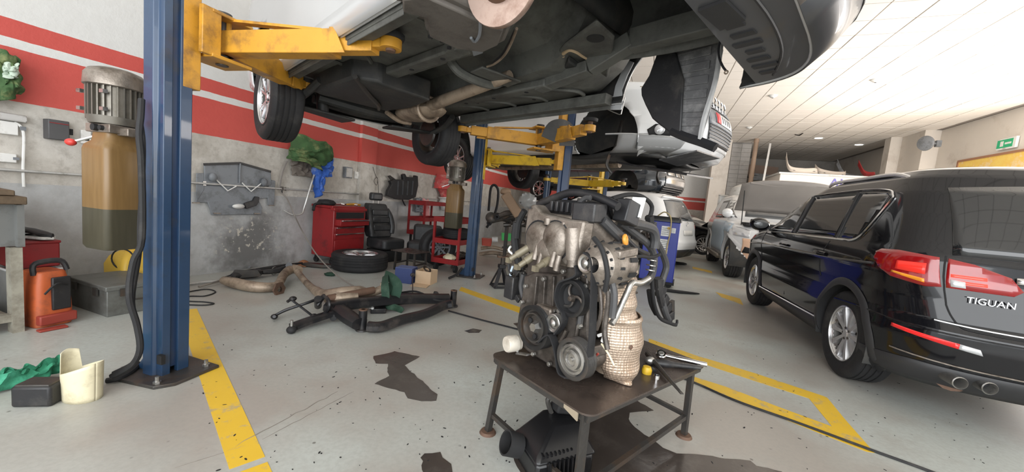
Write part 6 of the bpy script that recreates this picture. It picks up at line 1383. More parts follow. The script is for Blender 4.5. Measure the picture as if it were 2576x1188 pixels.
# ------------------------------------------------------------------ red trolleys
def trolley(label, n_, s_, extra, L_, W_, H_, shelves, group):
    t = wthing('tool_trolley', label, 'trolley', n_, s_, 0, group, extra)
    for z_ in shelves:
        sh = MB().box((0, 0, z_), (L_, W_, .008)).build('shelf', 'red', t)
        for sy_ in (-1, 1): MB().box((0, sy_ * W_ / 2, z_ + .02), (L_, .008, .075)).build('shelf_rim', 'red', sh)
        for sx_ in (-1, 1): MB().box((sx_ * L_ / 2, 0, z_ + .02), (.008, W_, .075)).build('shelf_rim', 'red', sh)
    for sx_ in (-1, 1):
        for sy_ in (-1, 1):
            MB().box((sx_ * (L_ / 2 - .015), sy_ * (W_ / 2 - .012), (shelves[0] + H_) / 2), (.035, .03, H_ - shelves[0])).build('post', 'red', t)
            MB().cyl((sx_ * (L_ / 2 - .06) - .018, sy_ * (W_ / 2 - .05), .05), (sx_ * (L_ / 2 - .06) + .018, sy_ * (W_ / 2 - .05), .05), .05, n=16).bar((sx_ * (L_ / 2 - .06), sy_ * (W_ / 2 - .05), .06), (sx_ * (L_ / 2 - .06), sy_ * (W_ / 2 - .05), shelves[0]), .04, .03).build('caster', 'blackm', t)
    return t
ta = trolley('red three-shelf trolley with a tyre on it beside the second blue column', -2.88, 5.22, 0, .46, .62, .80, (.14, .44, .76), 'red workshop trolleys')
ty_ = thing('used_wheel', 'black tyre lying on the middle shelf of the red trolley', 'tyre', MAT_OF[ta] @ V((0, -.02, .57)))
wheel(ty_, V((0, 0, 0)), V((0, 0, 1)), .205, .17, .13, 'plain', 'dsteel', 'tyre')
for k_, (x_, y_, m_) in enumerate(((0, -.16, 'cream'), (.02, .08, 'alud'), (.02, .2, 'dsteel'))):
    o = MB().ell(MAT_OF[ta] @ V((x_, y_, .20)), (.10, .09, .055), 12, 8, .4).build('trolley_part', m_); tag(o, ('pale rag heap on the lower shelf of the red trolley', 'grey metal casting on the lower shelf of the red trolley', 'dark metal lump on the lower shelf of the red trolley')[k_], 'car part', 'parts on the red trolley')
tb2 = trolley('empty red trolley against the wall behind the car seat', -4.30, 6.55, 0, .38, .80, .96, (.35, .62, .93), 'red workshop trolleys')
# black cover and cloths further along the wall
bcv = thing('engine_cover', 'black plastic engine cover hung on the wall above the red trolley', 'car part', hang(1015, 475, .02))
c1 = lambda pts: cp((880, 300), .3536, pts)
wplate('cover', c1([(275, 510), (300, 465), (290, 440), (325, 430), (385, 430), (380, 395), (395, 388), (405, 410), (465, 415), (470, 400), (485, 405), (488, 470), (470, 555), (420, 575), (330, 570), (270, 545)]), .135, .065, 'black', bcv)
wplate('bracket', c1([(275, 405), (290, 400), (330, 430), (320, 455), (285, 465), (300, 435)]), .08, .03, 'dsteel', bcv); wplate('bracket', c1([(268, 520), (300, 480), (310, 500), (280, 535)]), .08, .03, 'dsteel', bcv)
for k_ in range(4): MB().bar(hang(*c1([(345 + k_ * 35, 440)])[0], .14), hang(*c1([(340 + k_ * 34, 540)])[0], .14), .03, .02).build('cover_rib', 'black', bcv, w=True)
MB().tube([hang(*c1([q])[0], .06) for q in ((375, 575), (385, 600), (395, 615))], .012, 6).build('cover_hook', 'black', bcv, w=True)
rcl = thing('red_cloth', 'red and pink cloth bundle hanging on the wall above a white plastic bag', 'cloth', hang(1118, 470, .03))
K['redcloth'] = mat('red_pink_cloth', (.62, .10, .10), .85, 0, .35, 7, (.72, .45, .38), .4, 5, .3, 30)
sheet('cloth', [(1100, 438), (1138, 448), (1143, 490), (1090, 470)], .04, 'redcloth', rcl, .26, seed=1); sheet('cloth', [(1095, 460), (1140, 470), (1135, 502), (1110, 500)], .05, 'redcloth', rcl, .2, seed=9)
wb_ = thing('plastic_bag', 'white plastic bag hanging below the red cloth bundle', 'bag', hang(1120, 515, .03)); sheet('bag', [(1103, 495), (1135, 495), (1138, 512), (1112, 530)], .06, 'whitep', wb_, .2, seed=3)
K['pink'] = mat('pink_towel', (.75, .36, .36), .9, 0, .12, 9, None, bump=.3)
pk = thing('pink_towel', 'small pink towel hanging from the wall pipe', 'towel', hang(1069, 528, .06)); sheet('towel', [(1062, 500), (1076, 502), (1080, 553), (1064, 555)], .06, 'pink', pk, .05, seed=2)
bg_ = thing('grey_towel', 'grey rag hanging from the wall pipe left of the pink towel', 'towel', hang(1052, 520, .06)); sheet('towel', [(1046, 498), (1060, 500), (1062, 535), (1044, 532)], .06, 'greyp', bg_, .05, seed=5)
# ------------------------------------------------------------------ shelf of used parts, jack stand, blue machine
sf = wthing('parts_rack', 'black steel rack piled with used suspension parts behind the second column', 'rack', -2.05, 6.35)
for sx_ in (-.3, .3):
    for sy_ in (-.35, .35): MB().box((sx_, sy_, .45), (.05, .05, .90)).build('post', 'dsteel', sf)
for z_ in (.35, .88): MB().box((0, 0, z_), (.68, .8, .025)).build('shelf', 'dsteel', sf)
def part_on(name, label, px, py, Y, shape, m, cat='car part', group='used parts on the rack'):
    p = at(px, py, Y); t = thing(name, label, cat, p, 0, group); shape(t, m); return t
def arm(t, m): MB().tube([(-.2, 0, -.06), (-.08, 0, .0), (.05, .05, .02), (.2, .05, .05)], [.03, .045, .04, .03], 8, 4).build('arm', m, t); MB().lathe([(.02, -.03), (.045, -.03), (.045, .03), (.02, .03)], (-.22, 0, -.07), (0, 1, .2), 16).build('bush', 'rubber', t)
part_on('suspension_arm', 'dark forged suspension arm lying on the parts rack', 1265, 553, 6.3, arm, 'dsteel')
part_on('suspension_arm', 'second suspension arm propped below the brown parcel', 1285, 538, 6.2, arm, 'alud')
def parcel(t, m): MB().box((0, 0, 0), (.16, .12, .42), rot('Y', -38)).build('wrap', m, t, bevel=.02); MB().ell((-.12, 0, .2), (.09, .07, .06), 12, 8, .3).build('end', m, t)
part_on('brown_parcel', 'brown wrapped strut leaning on the parts rack', 1288, 515, 6.1, parcel, mat('brown_wrap', (.30, .20, .13), .8, 0, .2, 7))
def bag(t, m): MB().ell((0, 0, 0), (.14, .1, .11), 18, 12, .4, 3).build('bag', m, t)
part_on('clear_bag', 'clear plastic bag stuffed behind the engine left shoulder', 1327, 505, 6.0, bag, 'clearp', 'bag')
def uh(t, m): MB().tube([(.02, 0, -.55), (.12, 0, -.35), (.17, 0, -.15), (.17, 0, .1), (.12, 0, .2), (.06, 0, .2), (.03, 0, .1), (.03, 0, -.25)], .022, 8, 5).build('hose', m, t)
part_on('bent_hose', 'bent black hose standing behind the blue column', 1228, 495, 6.7, uh, 'rubber')
def hub_(t, m): MB().lathe([(0, -.05), (.06, -.05), (.09, -.02), (.09, .03), (.04, .06), (0, .06)], (0, 0, 0), (0, -1, .2), 18).build('hub', m, t); MB().tube([(0, 0, 0), (.1, 0, .06), (.2, 0, .02), (.3, 0, .08)], .035, 8).build('knuckle', m, t)
part_on('wheel_hub', 'dark wheel hub and knuckle at the left end of the rack', 1235, 548, 6.3, hub_, 'dsteel')
def knuck(t, m):
    for i in range(5): MB().tube([(rnd.uniform(-.25, .25), rnd.uniform(-.1, .1), rnd.uniform(-.08, .05)) for _ in range(4)], rnd.uniform(.015, .035), 7).build('link', m, t)
part_on('link_heap', 'heap of dark links and levers in the middle of the rack', 1300, 560, 6.3, knuck, 'dsteel')
def bin_(t, m): MB().loft([[V((x, y, z)) for x, y in rrect(-.1 * k_, .1 * k_, -.08 * k_, .08 * k_, .02)] for z, k_ in ((0, .85), (.14, 1))]).build('bin', m, t)
part_on('green_bin', 'bright green plastic tub under the parts rack', 1273, 605, 7.2, bin_, mat('bright_green', (.08, .55, .14), .5), 'bin')
part_on('red_crate', 'red crate beyond the foot of the second blue column', 1224, 618, 7.2, bin_, mat('tomato_crate', (.55, .09, .06), .5), 'crate')
for k_, (pts, r_) in enumerate((([(1210, 625), (1240, 622), (1270, 628), (1300, 622)], .035), ([(1205, 640), (1240, 636), (1280, 642), (1310, 640)], .04))):
    o = MB().tube([at(x, y, 7.6) for x, y in pts], r_, 9, 5).build('loose_exhaust', 'exh'); tag(o, ('rear-most rusty exhaust pipe stored beyond the jack stand', 'lower rusty exhaust pipe stored beyond the jack stand')[k_], 'exhaust pipe')
cw = MB().cyl(at(1238, 603, 7.0), at(1252, 603, 7.0), .05, n=14).build('paper_roll', 'whitep'); tag(cw, 'small white roll beside the rack post', 'roll')
js = thing('jack_stand', 'black steel jack stand on the floor left of the engine', 'jack stand', flo(1258, 722), math.radians(20))
for i in range(4):
    an = PI / 4 + i * PI / 2; c_, s_ = math.cos(an), math.sin(an); MB().bar((c_ * .15, s_ * .15, .006), (c_ * .03, s_ * .03, .26), .05, .008, up=V((c_, s_, 0))).build('leg', 'black', js)
for i in range(4):
    an = i * PI / 2; MB().bar((math.cos(an) * .105 - math.sin(an) * .11, math.sin(an) * .105 + math.cos(an) * .11, .015), (math.cos(an) * .105 + math.sin(an) * .11, math.sin(an) * .105 - math.cos(an) * .11, .015), .01, .03).build('foot_rail', 'black', js)
MB().box((0, 0, .28), (.09, .09, .05)).build('collar', 'black', js, bevel=.006); MB().box((0, 0, .34), (.035, .035, .12)).build('ratchet_post', 'dsteel', js); MB().prism([(-.07, 0), (.07, 0), (.075, .03), (.03, .012), (-.03, .012), (-.075, .03)], (0, .025, .395), (1, 0, 0), (0, 0, 1), .05).build('saddle', 'rust', js); MB().bar((.04, 0, .28), (.13, -.02, .31), .012, .012).build('release_lever', 'dsteel', js)
bm_ = thing('blue_service_machine', 'tall blue service machine with white labels standing behind the engine', 'machine', flo(1642, 714), math.radians(-24))
K['cobalt'] = mat('cobalt_cabinet', (.014, .03, .30), .35, 0, .1, 4, (.015, .03, .25), .3, 5)
MB().box((.04, 0, .56), (.52, .38, .98)).build('cabinet', 'cobalt', bm_, bevel=.012)
MB().loft([[V((x, y, z)) for x, y in rrect(-.24 * k_, .32 * k_, -.21 * k_, .21 * k_, .05)] for z, k_ in ((1.05, 1), (1.10, 1.0), (1.13, .9))]).build('top_cover', 'black', bm_)
for x_, z_, w_, h_ in ((.10, .90, .13, .16), (.10, .70, .13, .14), (.10, .58, .13, .08), (.215, .92, .06, .08)):
    lb = MB().box((x_, -.192, z_), (w_, .004, h_)).build('instruction_label', 'whitep', bm_)
    for k_ in range(4): MB().box((x_ - .005, -.195, z_ + h_ * (.3 - .2 * k_)), (w_ * .75, .003, h_ * .05)).build('label_rule', 'greyp', lb)
MB().cyl((.14, -.194, .95), (.14, -.199, .95), .022, n=16).build('warning_disc', 'yellow2', bm_)
MB().tube([(-.05, -.1, 1.13), (.05, -.18, 1.2), (.15, -.22, 1.12), (.17, -.235, .9), (.15, -.23, .6), (.16, -.23, .35)], .010, 7, 5).build('service_hose', mat('tan_hose', (.5, .4, .2), .5), bm_)
for sx_ in (-.24, .24): MB().cyl((sx_, -.12, .05), (sx_, -.16, .05), .05, n=14).build('caster', 'blackm', bm_)
MB().box((0, 0, .075), (.64, .44, .04)).build('plinth', 'blackm', bm_)

# ================================================================== parts laid out on the floor
fl = lambda x, y, z=0.0: flo(x, y, z)
K['sub'] = mat('satin_black_subframe', (.016, .016, .018), .32, .2, .25, 8, (.07, .06, .055), .28, 6, .06, 60)
sfm = thing('front_subframe', 'black front subframe with control arms lying on the open floor', 'car part', fl(905, 830))
def tz(pts): return [flo(x, y, z) if True else 0 for x, y, z in pts]
# near long beam between the two bushing posts, rectangular and gently bent
def beam(pts, w_, h_, k=5):
    P = cat_rom(pts, k); R_ = []
    for i, p in enumerate(P):
        d = (P[min(i + 1, len(P) - 1)] - P[max(i - 1, 0)]).normalized(); x, y, _ = frame(d)
        R_.append([p + x * w_ / 2 * a + y * h_ / 2 * b for a, b in ((-1, -.5), (-.5, -1), (.5, -1), (1, -.5), (1, .5), (.5, 1), (-.5, 1), (-1, .5))])
    return MB().loft(R_)
beam(tz([(925, 822, .05), (960, 822, .05), (1010, 805, .06), (1070, 790, .06), (1115, 770, .08), (1138, 765, .10)]), .09, .075).build('long_beam', 'sub', sfm, w=True)
for x_, y_, h_ in ((911, 832, .17), (1139, 772, .17)):
    c_ = fl(x_, y_); MB().cyl(c_ + V((0, 0, .004)), c_ + V((0, 0, h_)), .033, n=20).lathe([(.033, 0), (.052, .0), (.05, .012), (.033, .014)], c_ + V((0, 0, .004)), n=20).build('bushing_post', 'sub', sfm, w=True)
    MB().lathe([(.016, 0), (.034, .0), (.034, .006), (.016, .008)], c_ + V((0, 0, h_)), n=18).build('bushing_cap', 'rust', sfm, w=True)
beam(tz([(905, 815, .07), (880, 800, .08), (850, 778, .09), (825, 770, .10)]), .13, .09).build('corner_leg', 'sub', sfm, w=True)
beam(tz([(830, 775, .10), (880, 765, .11), (950, 758, .11), (1030, 752, .10), (1090, 752, .09), (1130, 752, .09)]), .14, .09).build('rear_crossmember', 'sub', sfm, w=True)
beam(tz([(1000, 745, .10), (1050, 745, .10), (1095, 752, .08)]), .10, .05).build('far_arm', 'sub', sfm, w=True)
MB().tube(tz([(1000, 738, .10), (1040, 733, .14), (1065, 740, .13), (1095, 755, .10), (1120, 758, .09)]), .010, 7).build('brake_line', 'blackm', sfm, w=True)
# near control arm with ball joint
beam(tz([(738, 822, .035), (775, 808, .05), (815, 795, .06), (845, 785, .08)]), .11, .045).build('control_arm', 'sub', sfm, w=True)
c_ = fl(733, 830, .03); MB().ell(c_, (.035, .035, .03), 14, 9).build('ball_joint', 'rubber', sfm, w=True); MB().cyl(c_ + V((0, 0, .02)), c_ + V((0, 0, .075)), .010, n=10).build('ball_stud', 'steel', sfm, w=True)
MB().cyl(fl(838, 800, .05), fl(846, 792, .05), .028, n=14).build('arm_bush', 'rubber', sfm, w=True)
# anti-roll bar, links, steering rack
MB().tube(tz([(690, 795, .02), (720, 780, .07), (765, 765, .12), (800, 752, .15), (815, 745, .16)]), [.011, .013, .012, .014, .02], 8).build('tie_rod', 'sub', sfm, w=True)
MB().cyl(fl(690, 797, .0), fl(690, 797, .06), .012, n=10).ell(fl(690, 797, .03), (.028, .024, .022), 10, 7).build('tie_rod_end', 'sub', sfm, w=True)
MB().bar(fl(735, 756, .16), fl(790, 798, .02), .014, .014).build('drop_link', 'sub', sfm, w=True); MB().ell(fl(737, 752, .16), (.03, .03, .022), 10, 7).tube(tz([(735, 752, .16), (728, 756, .15), (722, 760, .14)]), .012, 6).build('drop_link_joint', 'sub', sfm, w=True); MB().ell(fl(790, 798, .03), (.035, .03, .03), 10, 7).build('drop_link_joint', 'sub', sfm, w=True)
MB().tube(tz([(800, 768, .12), (815, 748, .19), (825, 755, .19), (828, 772, .14), (815, 790, .07), (800, 800, .05)]), .016, 8, 5).build('anti_roll_bar', 'sub', sfm, w=True)
MB().cyl(fl(800, 770, .08), fl(800, 752, .18), .030, n=14).build('rack_mount', 'sub', sfm, w=True)
MB().tube(tz([(825, 752, .15), (880, 742, .17), (940, 730, .18)]), [.035, .036, .034], 12).build('steering_rack', 'rust', sfm, w=True)
MB().bar(fl(1038, 745, .10), fl(1038, 692, .13), .010, .010).build('far_drop_link', 'sub', sfm, w=True)
p = fl(1038, 692, .12); MB().ell(p, (.03, .025, .025), 10, 7).build('far_link_joint', 'sub', sfm, w=True)
MB().cyl(fl(905, 766, .05), fl(935, 776, .05), .008, n=8).ell(fl(907, 765, .06), (.022, .022, .022), 10, 7).ell(fl(937, 776, .05), (.016, .016, .016), 10, 7).build('mount_bolt', 'whitep', sfm, w=True)
MB().box(tuple(fl(952, 780, .025)), (.14, .09, .05), rot('Z', 20)).build('gearbox_mount', 'sub', sfm, w=True, bevel=.01)
MB().tube(tz([(1090, 748, .07), (1100, 740, .10), (1092, 738, .11)]), .022, 8).build('far_ball_joint', 'sub', sfm, w=True)
# green strap and block
gsr = thing('green_strap', 'dark green lifting strap draped over the subframe', 'strap', fl(985, 775))
K['dgreen'] = mat('bottle_green_webbing', (.016, .05, .03), .85, 0, .3, 12, (.05, .09, .06), .3, 8, .3, 60)
def ribbon(pts, w_, k=6, up=V((0, 0, 1))):
    P = cat_rom(pts, k); R_ = []
    for i, p in enumerate(P):
        d = (P[min(i + 1, len(P) - 1)] - P[max(i - 1, 0)]).normalized(); x, y, _ = frame(d, V((0, -1, .2)))
        R_.append([p - x * w_ / 2 - y * .003, p + x * w_ / 2 - y * .003, p + x * w_ / 2 + y * .003, p - x * w_ / 2 + y * .003])
    return MB().loft(R_)
ribbon(tz([(970, 692, .30), (968, 715, .26), (970, 745, .16), (968, 775, .03)]), .075).build('upright_loop', 'dgreen', gsr, w=True)
ribbon(tz([(968, 692, .30), (985, 700, .30), (1000, 718, .25), (995, 745, .15), (985, 770, .04)]), .09).build('upright_loop', 'dgreen', gsr, w=True)
ribbon(tz([(955, 770, .04), (985, 772, .06), (1005, 778, .03), (1012, 785, .012)]), .06).build('strap_tail', 'dgreen', gsr, w=True); MB().ell(fl(988, 730, .14), (.07, .06, .09), 16, 12, .3).build('strap_bundle', 'dgreen', gsr, w=True)
# exhaust front pipes
ex1 = thing('exhaust_section', 'tan exhaust mid-pipe with a bent hump lying behind the subframe', 'exhaust pipe', fl(690, 730))
MB().tube(tz([(562, 705, .06), (590, 712, .06), (640, 722, .055), (690, 722, .05), (704, 710, .07), (715, 690, .10), (735, 677, .12), (752, 680, .12)]), [.04, .055, .055, .05, .042, .045, .055, .05], 12, 5).build('front_pipe', 'exh', ex1, w=True)
MB().tube(tz([(748, 684, .11), (765, 705, .09), (785, 725, .08), (800, 735, .08)]), [.034, .032, .036, .045], 12, 4).build('link_pipe', 'exh', ex1, w=True)
MB().lathe([(.03, -.01), (.075, -.01), (.075, .01), (.03, .01)], fl(702, 728, .05), V((1, -.2, .1)), 6).build('flange', 'rust', ex1, w=True)
ex2 = thing('exhaust_section', 'tan catalyst pipe lying across the back of the subframe', 'exhaust pipe', fl(870, 738))
MB().tube(tz([(795, 732, .08), (815, 742, .10), (860, 738, .14), (905, 735, .15), (930, 738, .14), (960, 728, .17)]), [.045, .05, .06, .058, .035, .04], 12, 5).build('catalyst_pipe', 'exh', ex2, w=True)
MB().tube(tz([(820, 755, .12), (850, 750, .15), (900, 745, .16)]), [.03, .05, .03], 10).build('bracket_shield', 'exh', ex2, w=True)
MB().box(tuple(fl(962, 722, .19)), (.03, .05, .09)).build('pipe_flange', 'exh', ex2, w=True)
# driveshafts and rack along the wall foot
dv1 = thing('drive_shaft', 'black drive shaft with rubber boots lying at the foot of the wall', 'drive shaft', fl(640, 690))
MB().tube(tz([(500, 722, .02), (555, 706, .04), (590, 695, .05)]), [.012, .014, .016], 8).build('thin_shaft', 'steel', dv1, w=True)
MB().tube(tz([(585, 697, .05), (600, 692, .055), (640, 688, .06), (655, 685, .06)]), [.035, .05, .05, .035], 12).tube(tz([(655, 685, .06), (690, 682, .06), (725, 675, .06)]), [.028, .034, .045], 12).build('boot', 'black', dv1, w=True)
for x_, y_ in ((607, 691), (640, 688), (690, 682)): MB().torus(fl(x_, y_, .057), (1, -.1, 0), .048, .005, 18, 6).build('boot_clamp', 'steel', dv1, w=True)
dv2 = thing('steering_shaft', 'long black shaft and bracket behind the tan exhaust pipe', 'car part', fl(660, 672))
MB().tube(tz([(560, 700, .02), (620, 684, .05), (700, 670, .07), (760, 662, .06)]), [.012, .02, .02, .012], 8).build('shaft', 'black', dv2, w=True); MB().prism([(0, 0), (.3, .02), (.26, .09), (.05, .1)], fl(575, 702, .02), V((.75, .6, 0)), V((0, 0, 1)), .02).build('bracket', 'dsteel', dv2, w=True)
MB().cyl(fl(727, 668, .0), fl(727, 668, .17), .035, n=14).build('bushing', 'sub', dv2, w=True); MB().cyl(fl(627, 672, 0), fl(627, 672, .15), .012, n=8).build('stud', 'sub', dv2, w=True)
br = MB().grid(lambda u, v: fl(755, 668, .0) + V((.18 * u - .05, .22 * v - .1, .01 + .07 * math.sin(PI * u) * math.sin(PI * v))), 12, 12).build('brown_boot', mat('rust_brown_leather', (.30, .13, .06), .6, 0, .2, 8), None, solid=.006); tag(br, 'brown leather scrap beside the tool chest caster', 'scrap')
mp = MB().prism([(-.2, -.05), (.1, -.07), (.22, 0), (.1, .06), (-.15, .06)], fl(800, 672, .004), V((1, .1, 0)), V((0, 1, 0)), .05).build('metal_bracket', 'dsteel', bevel=.012); tag(mp, 'dark metal bracket on the floor between the wheel and the tool chest', 'car part')
gr2 = MB().ell(fl(830, 690, .02), (.07, .05, .025), 14, 8, .3).build('green_rag', 'dgreen'); tag(gr2, 'small dark green rag by the tread of the flat wheel', 'rag')
lp = MB().tube([fl(470, 735, .006), fl(520, 728, .006), fl(542, 735, .006), fl(515, 745, .006), fl(475, 746, .006), fl(470, 757, .006), fl(515, 760, .006), fl(538, 764, .006), fl(515, 768, .006), fl(470, 767, .006)], .006, 6, 6).build('cable_loop', 'blackm'); tag(lp, 'thin black cable looping out from behind the near column', 'cable')
ptb = MB().tube([fl(360, 735, .02), fl(420, 725, .02), fl(500, 712, .02), fl(550, 708, .02)], .012, 7).build('pale_tube', 'galv'); tag(ptb, 'pale metal tube on the floor at the wall foot', 'tube')
pc = MB().tube([fl(1128, 782, .01), fl(1200, 802, .008), fl(1300, 828, .008), fl(1450, 868, .008), fl(1600, 910, .008), fl(1735, 958, .008), fl(1850, 1008, .008), fl(2010, 1065, .008), fl(2180, 1128, .008), fl(2345, 1188, .008), fl(2500, 1250, .008)], .0075, 7, 6).build('power_cable', 'black'); tag(pc, 'long black cable crossing the floor behind the engine table', 'cable')
bmat = MB().prism([(-.25, -.02), (.1, -.06), (.42, .0), (.1, .06), (-.2, .08)], fl(1690, 735, .002), V((1, -.05, 0)), V((0, 1, 0)), .03).build('black_rag', 'blackm', bevel=.01); tag(bmat, 'flat black rag on the floor right of the blue machine', 'rag')
fb2 = MB().ell(fl(1706, 662, .03), (.22, .12, .03), 14, 6, .2).build('rubber_mat', 'blackm'); tag(fb2, 'black rubber pad lying behind the white SUV bumper', 'pad')
fb3 = MB().tube([fl(1130, 700, .03), fl(1150, 690, .05), fl(1162, 675, .12)], .018, 8).build('hose_stub', 'rubber'); tag(fb3, 'short black hose at the base of the second blue column', 'hose')
rg2 = thing('draped_rag', 'dark grey rag draped over the yellow lift arm near the silver sill', 'rag', ab(3.13, 2.55, 1.94))
ribbon([ab(3.05, 2.6, 1.82), ab(3.06, 2.55, 1.93), ab(3.14, 2.5, 1.96), ab(3.22, 2.5, 1.93), ab(3.24, 2.5, 1.78)], .16).build('rag', mat('grey_rag', (.07, .07, .07), .9, 0, .3, 10), rg2, w=True)

# ================================================================== far end and right-hand side
nsp = lambda px, py, s_: onp(px, py, WV * s_, WV)
bw = struct('wall_far_left', quadbox(MB(), WL, 2.45, 21.3, 21.5, 0, CEIL), 'wall', smooth=0)
struct('column_far', quadbox(MB(), 2.15, 2.85, 20.0, 20.7, 0, CEIL), 'plaster', smooth=0)
K['block'] = mat('grey_concrete_block', (.47, .46, .45), .85, 0, .1, 5, (.36, .34, .32), .3, 3, .2)
wb2 = struct('wall_block', quadbox(MB(), 2.95, 3.75, 20.6, 20.75, 0, CEIL), mat('mortar', (.3, .29, .28), .9), smooth=0)
for r_ in range(24):
    z0_ = .01 + r_ * .2
    if z0_ + .19 > CEIL: break
    for k_ in range(2):
        n0_ = 2.95 + k_ * .4 + (.0 if r_ % 2 else .0)
        quadbox(MB(), n0_ + .006, n0_ + .394, 20.58, 20.62, z0_, z0_ + .188).build('concrete_block', 'block', wb2, smooth=0)
pp = MB().cyl(ns(3.72, 19.6, 0), ns(3.72, 19.6, CEIL), .09, n=16).build('downpipe', mat('brown_pipe', (.42, .30, .22), .6, 0, .1, 3)); tag(pp, 'brown vertical drain pipe in front of the concrete block wall', 'pipe')
for z_ in (1.6, 3.2, 4.7): MB().cyl(ns(3.72, 19.6, z_), ns(3.72, 19.6, z_ + .12), .105, n=16).build('pipe_collar', MT['brown_pipe'], pp)
po = MB().bar(nsp(1938, 362, 19), nsp(1905, 540, 17.5), .07, .07).build('leaning_pole', 'whitep'); tag(po, 'thin white pole leaning up to the ceiling right of the drain pipe', 'pole')
# white site cabin with lettering, spare bumpers on its roof
cab = thing('white_cabin', 'white cabin with violet lettering and spare bumpers on its roof', 'cabin', ns(5.95, 19.0), -TH)
MB().box((0, 0, 1.6), (3.2, 2.4, 3.2)).build('cabin_wall', mat('cabin_white', (.86, .80, .75), .6, 0, .03, 3), cab, bevel=.02)
MB().box((0, 0, 3.23), (3.3, 2.5, .06)).build('cabin_roof', 'whitep', cab)
p = nsp(2108, 462, 17.78); text('lettering', 'AL', .46, mat('violet_letter', (.20, .19, .62), .5), cab, mframe(p, NV, V((0, 0, 1))), .01)
K['wbump'] = mat('old_white_bumper', (.80, .72, .64), .5, 0, .05, 5)
def bumper(label, px, py, s_, L_, m_, rz_, tilt=0):
    t = thing('spare_bumper', label, 'bumper', nsp(px, py, s_), rz_, 'spare bumpers on the cabin roof')
    t.location.z = 3.375; MAT_OF[t] = Matrix.Translation(t.location) @ Matrix.Rotation(rz_, 4, 'Z')
    P = cat_rom([V((-L_ / 2, .35, .3 + tilt)), V((-L_ / 2 + .1, .08, .1)), V((0, 0, 0)), V((L_ / 2 - .1, .08, .02)), V((L_ / 2, .3, .1 - tilt))], 6); R_ = []
    for q in P: R_.append([q + V((0, .0, -.10)), q + V((0, -.05, 0)), q + V((0, .0, .10)), q + V((0, .03, .10)), q + V((0, -.02, 0)), q + V((0, .03, -.10))])
    MB().loft(R_).build('skin', m_, t); MB().bar(P[8] + V((0, -.03, -.03)), P[-8] + V((0, -.03, -.03)), .05, .02).build('grille_slot', 'dsteel', t)
bumper('curved cream bumper standing up on the cabin roof', 2020, 432, 18.0, 1.1, 'wbump', -TH, .35)
bumper('long cream bumper lying along the cabin roof', 2095, 433, 18.5, 1.0, 'wbump', -TH)
bumper('grey bumper leaning at the right of the cabin roof', 2150, 425, 19.2, .9, 'greyp', -TH + .4, .3)
bumper('dark bumper at the far right end of the cabin roof', 2190, 428, 18.2, .55, 'redd', -TH, .2)
bpb = thing('shelf_scrap', 'brown scrap panels piled left of the white cabin', 'scrap', nsp(1905, 445, 21.6), -TH)
MB().box((0, 0, .3), (1.6, .1, .5), rot('Y', 4)).build('brown_panel', mat('brown_scrap', (.22, .16, .13), .8, 0, .2, 3), bpb); MB().prism([(-.6, 0), (.5, .05), (.3, .3), (-.4, .35)], (.2, -.15, -.2), (1, 0, 0), (0, 0, 1), .05).build('grey_panel', 'greyp', bpb); MB().tube([(-.7, -.1, -.2), (-.2, -.15, .05), (.5, -.1, -.1)], .06, 8).build('bent_trim', 'dsteel', bpb)
MB().box((0, .35, -1.5), (2.2, .5, 2.4)).build('shelf_base', 'plasterg', bpb)
tkk = thing('white_tank', 'rounded white water tank behind the four-by-four', 'tank', nsp(1870, 560, 16.0) * 1, -TH); tkk.location.z = 0; MAT_OF[tkk] = Matrix.Translation(tkk.location) @ Matrix.Rotation(-TH, 4, 'Z')
MB().lathe([(0, 2.55), (.3, 2.52), (.52, 2.40), (.6, 2.2), (.6, .0)], (0, 0, 0), n=24).build('tank_shell', 'whitep', tkk)
for z_ in (.6, 1.2, 1.8): MB().torus((0, 0, z_), (0, 0, 1), .6, .02, 26, 6).build('tank_rib', 'whitep', tkk)
fr = thing('white_screen', 'white framed grey screen panel in front of the water tank', 'screen', ns(2.72, 16.9), -TH)
MB().box((0, 0, 1.05), (1.0, .03, 2.1)).build('screen_panel', 'galv', fr)
for x_ in (-.5, 0, .5): MB().box((x_, -.02, 1.07), (.06, .04, 2.14)).build('frame_post', 'whitep', fr)
MB().box((0, -.02, 2.13), (1.06, .04, .06)).build('frame_rail', 'whitep', fr)
# right wall: fan, exit sign, poster
fn = thing('wall_fan', 'grey wall-mounted fan high on the right-hand pilaster', 'fan', onp(2366, 362, NV * (WR - .42), NV), -TH)
MB().box((-.06, 0, 0), (.12, .12, .2)).bar((-.1, 0, .0), (-.35, -.1, -.02), .05, .05).build('bracket', 'greyp', fn)
MB().lathe([(.05, -.05), (.12, -.06), (.22, -.02), (.24, .02), (.22, .06), (.10, .10), (.0, .11)], (-.42, -.14, -.02), (-1, -.5, -.2), 24).build('cage', 'greyp', fn); 
for i in range(4):
    an = i * PI / 2; x, y, d_ = frame(V((-1, -.5, -.2))); c_ = V((-.47, -.16, -.03)); q = c_ + (x * math.cos(an) + y * math.sin(an)) * .12; MB().bar(c_, q, .02, .006, up=d_, w2=.12).build('blade', 'whitep', fn)
K['exitg'] = mat('exit_green', (.02, .32, .14), .4, 0, .15, 20, emit=.25)
es = thing('exit_sign', 'small green emergency exit sign above the orange poster', 'sign', onp(2538, 361, NV * (WR - .01), NV), -TH)
MB().box((-.03, 0, 0), (.06, .62, .30)).build('sign_box', 'whitep', es, bevel=.01); MB().box((-.063, .03, 0), (.006, .50, .22)).build('sign_face', 'exitg', es); MB().box((-.067, .12, .0), (.004, .1, .14)).box((-.067, -.08, 0), (.004, .2, .05)).build('pictogram', 'whitep', es)
m, N, L, B, tc = nodes_mat('poster_print')
nn = noisen(N, L, tc, 1.6, 5, .7)
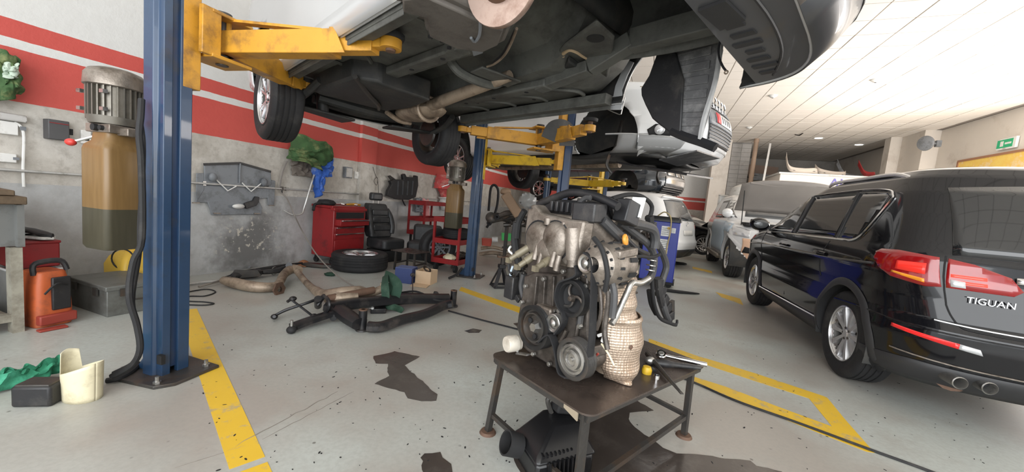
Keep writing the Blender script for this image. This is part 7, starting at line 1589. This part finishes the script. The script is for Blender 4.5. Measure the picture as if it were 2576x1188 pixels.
L.new(ramp(N, L, nn, [(.36, (.86, .70, .48)), (.47, (.88, .58, .12)), (.58, (.90, .66, .16)), (.7, (.80, .42, .18))]), B.inputs['Base Color']); B.inputs['Roughness'].default_value = .5
ps = thing('wall_poster', 'large yellow and orange poster with brown edge on the right wall', 'poster', onp(2500, 410, NV * (WR - .01), NV), -TH)
MB().box((-.015, -.5, -.75), (.03, 3.6, 1.9)).build('poster_sheet', m, ps, smooth=0); MB().box((-.025, -.5, .21), (.05, 3.7, .06)).box((-.025, 1.33, -.75), (.05, .06, 1.9)).build('poster_frame', mat('brown_frame', (.35, .17, .09), .6), ps)
# ceiling fittings
for k_, (px, py) in enumerate(((2204, 200), (1945, 240), (1885, 320))):
    p = flo(px, py, CEIL - .004); t = thing('smoke_detector', ('round smoke detector on the ceiling right of the raised bumper', 'round smoke detector on the ceiling below the raised bumper corner', 'round smoke detector on the ceiling above the raised white SUV')[k_], 'smoke detector', p, 0, 'ceiling detectors')
    MB().lathe([(0, -.07), (.05, -.065), (.08, -.04), (.10, -.03), (.11, .0)], (0, 0, 0), n=20).build('detector_body', 'whitep', t); MB().cyl((0, 0, -.07), (0, 0, -.08), .02, n=10).build('detector_led', 'greyp', t)
K['lampglow'] = mat('downlight_glow', (1, .93, .82), .3, 0, emit=6.0)
for k_, (n_, s_) in enumerate(((5.8, 19.1), (3.2, 21.0), (7.6, 20.3))):
    t = thing('ceiling_downlight', ('lit round downlight nearest the far right wall corner', 'lit round downlight above the block wall', 'lit round downlight beside the far pilaster')[k_], 'downlight', ns(n_, s_, CEIL - .004), 0, 'round downlights')
    MB().lathe([(.13, -.004), (.17, -.018), (.19, .0)], (0, 0, 0), n=24).build('bezel', 'whitep', t); MB().cyl((0, 0, -.002), (0, 0, -.010), .13, n=24).build('diffuser', 'lampglow', t)
ct_ = MB().tube([flo(2000, 338, CEIL - .01), flo(2010, 341, CEIL - .03), flo(2020, 335, CEIL - .01)], .02, 6).build('loose_tile_edge', 'dsteel'); tag(ct_, 'dark gap of a sagging ceiling tile edge near the far end', 'tile edge')
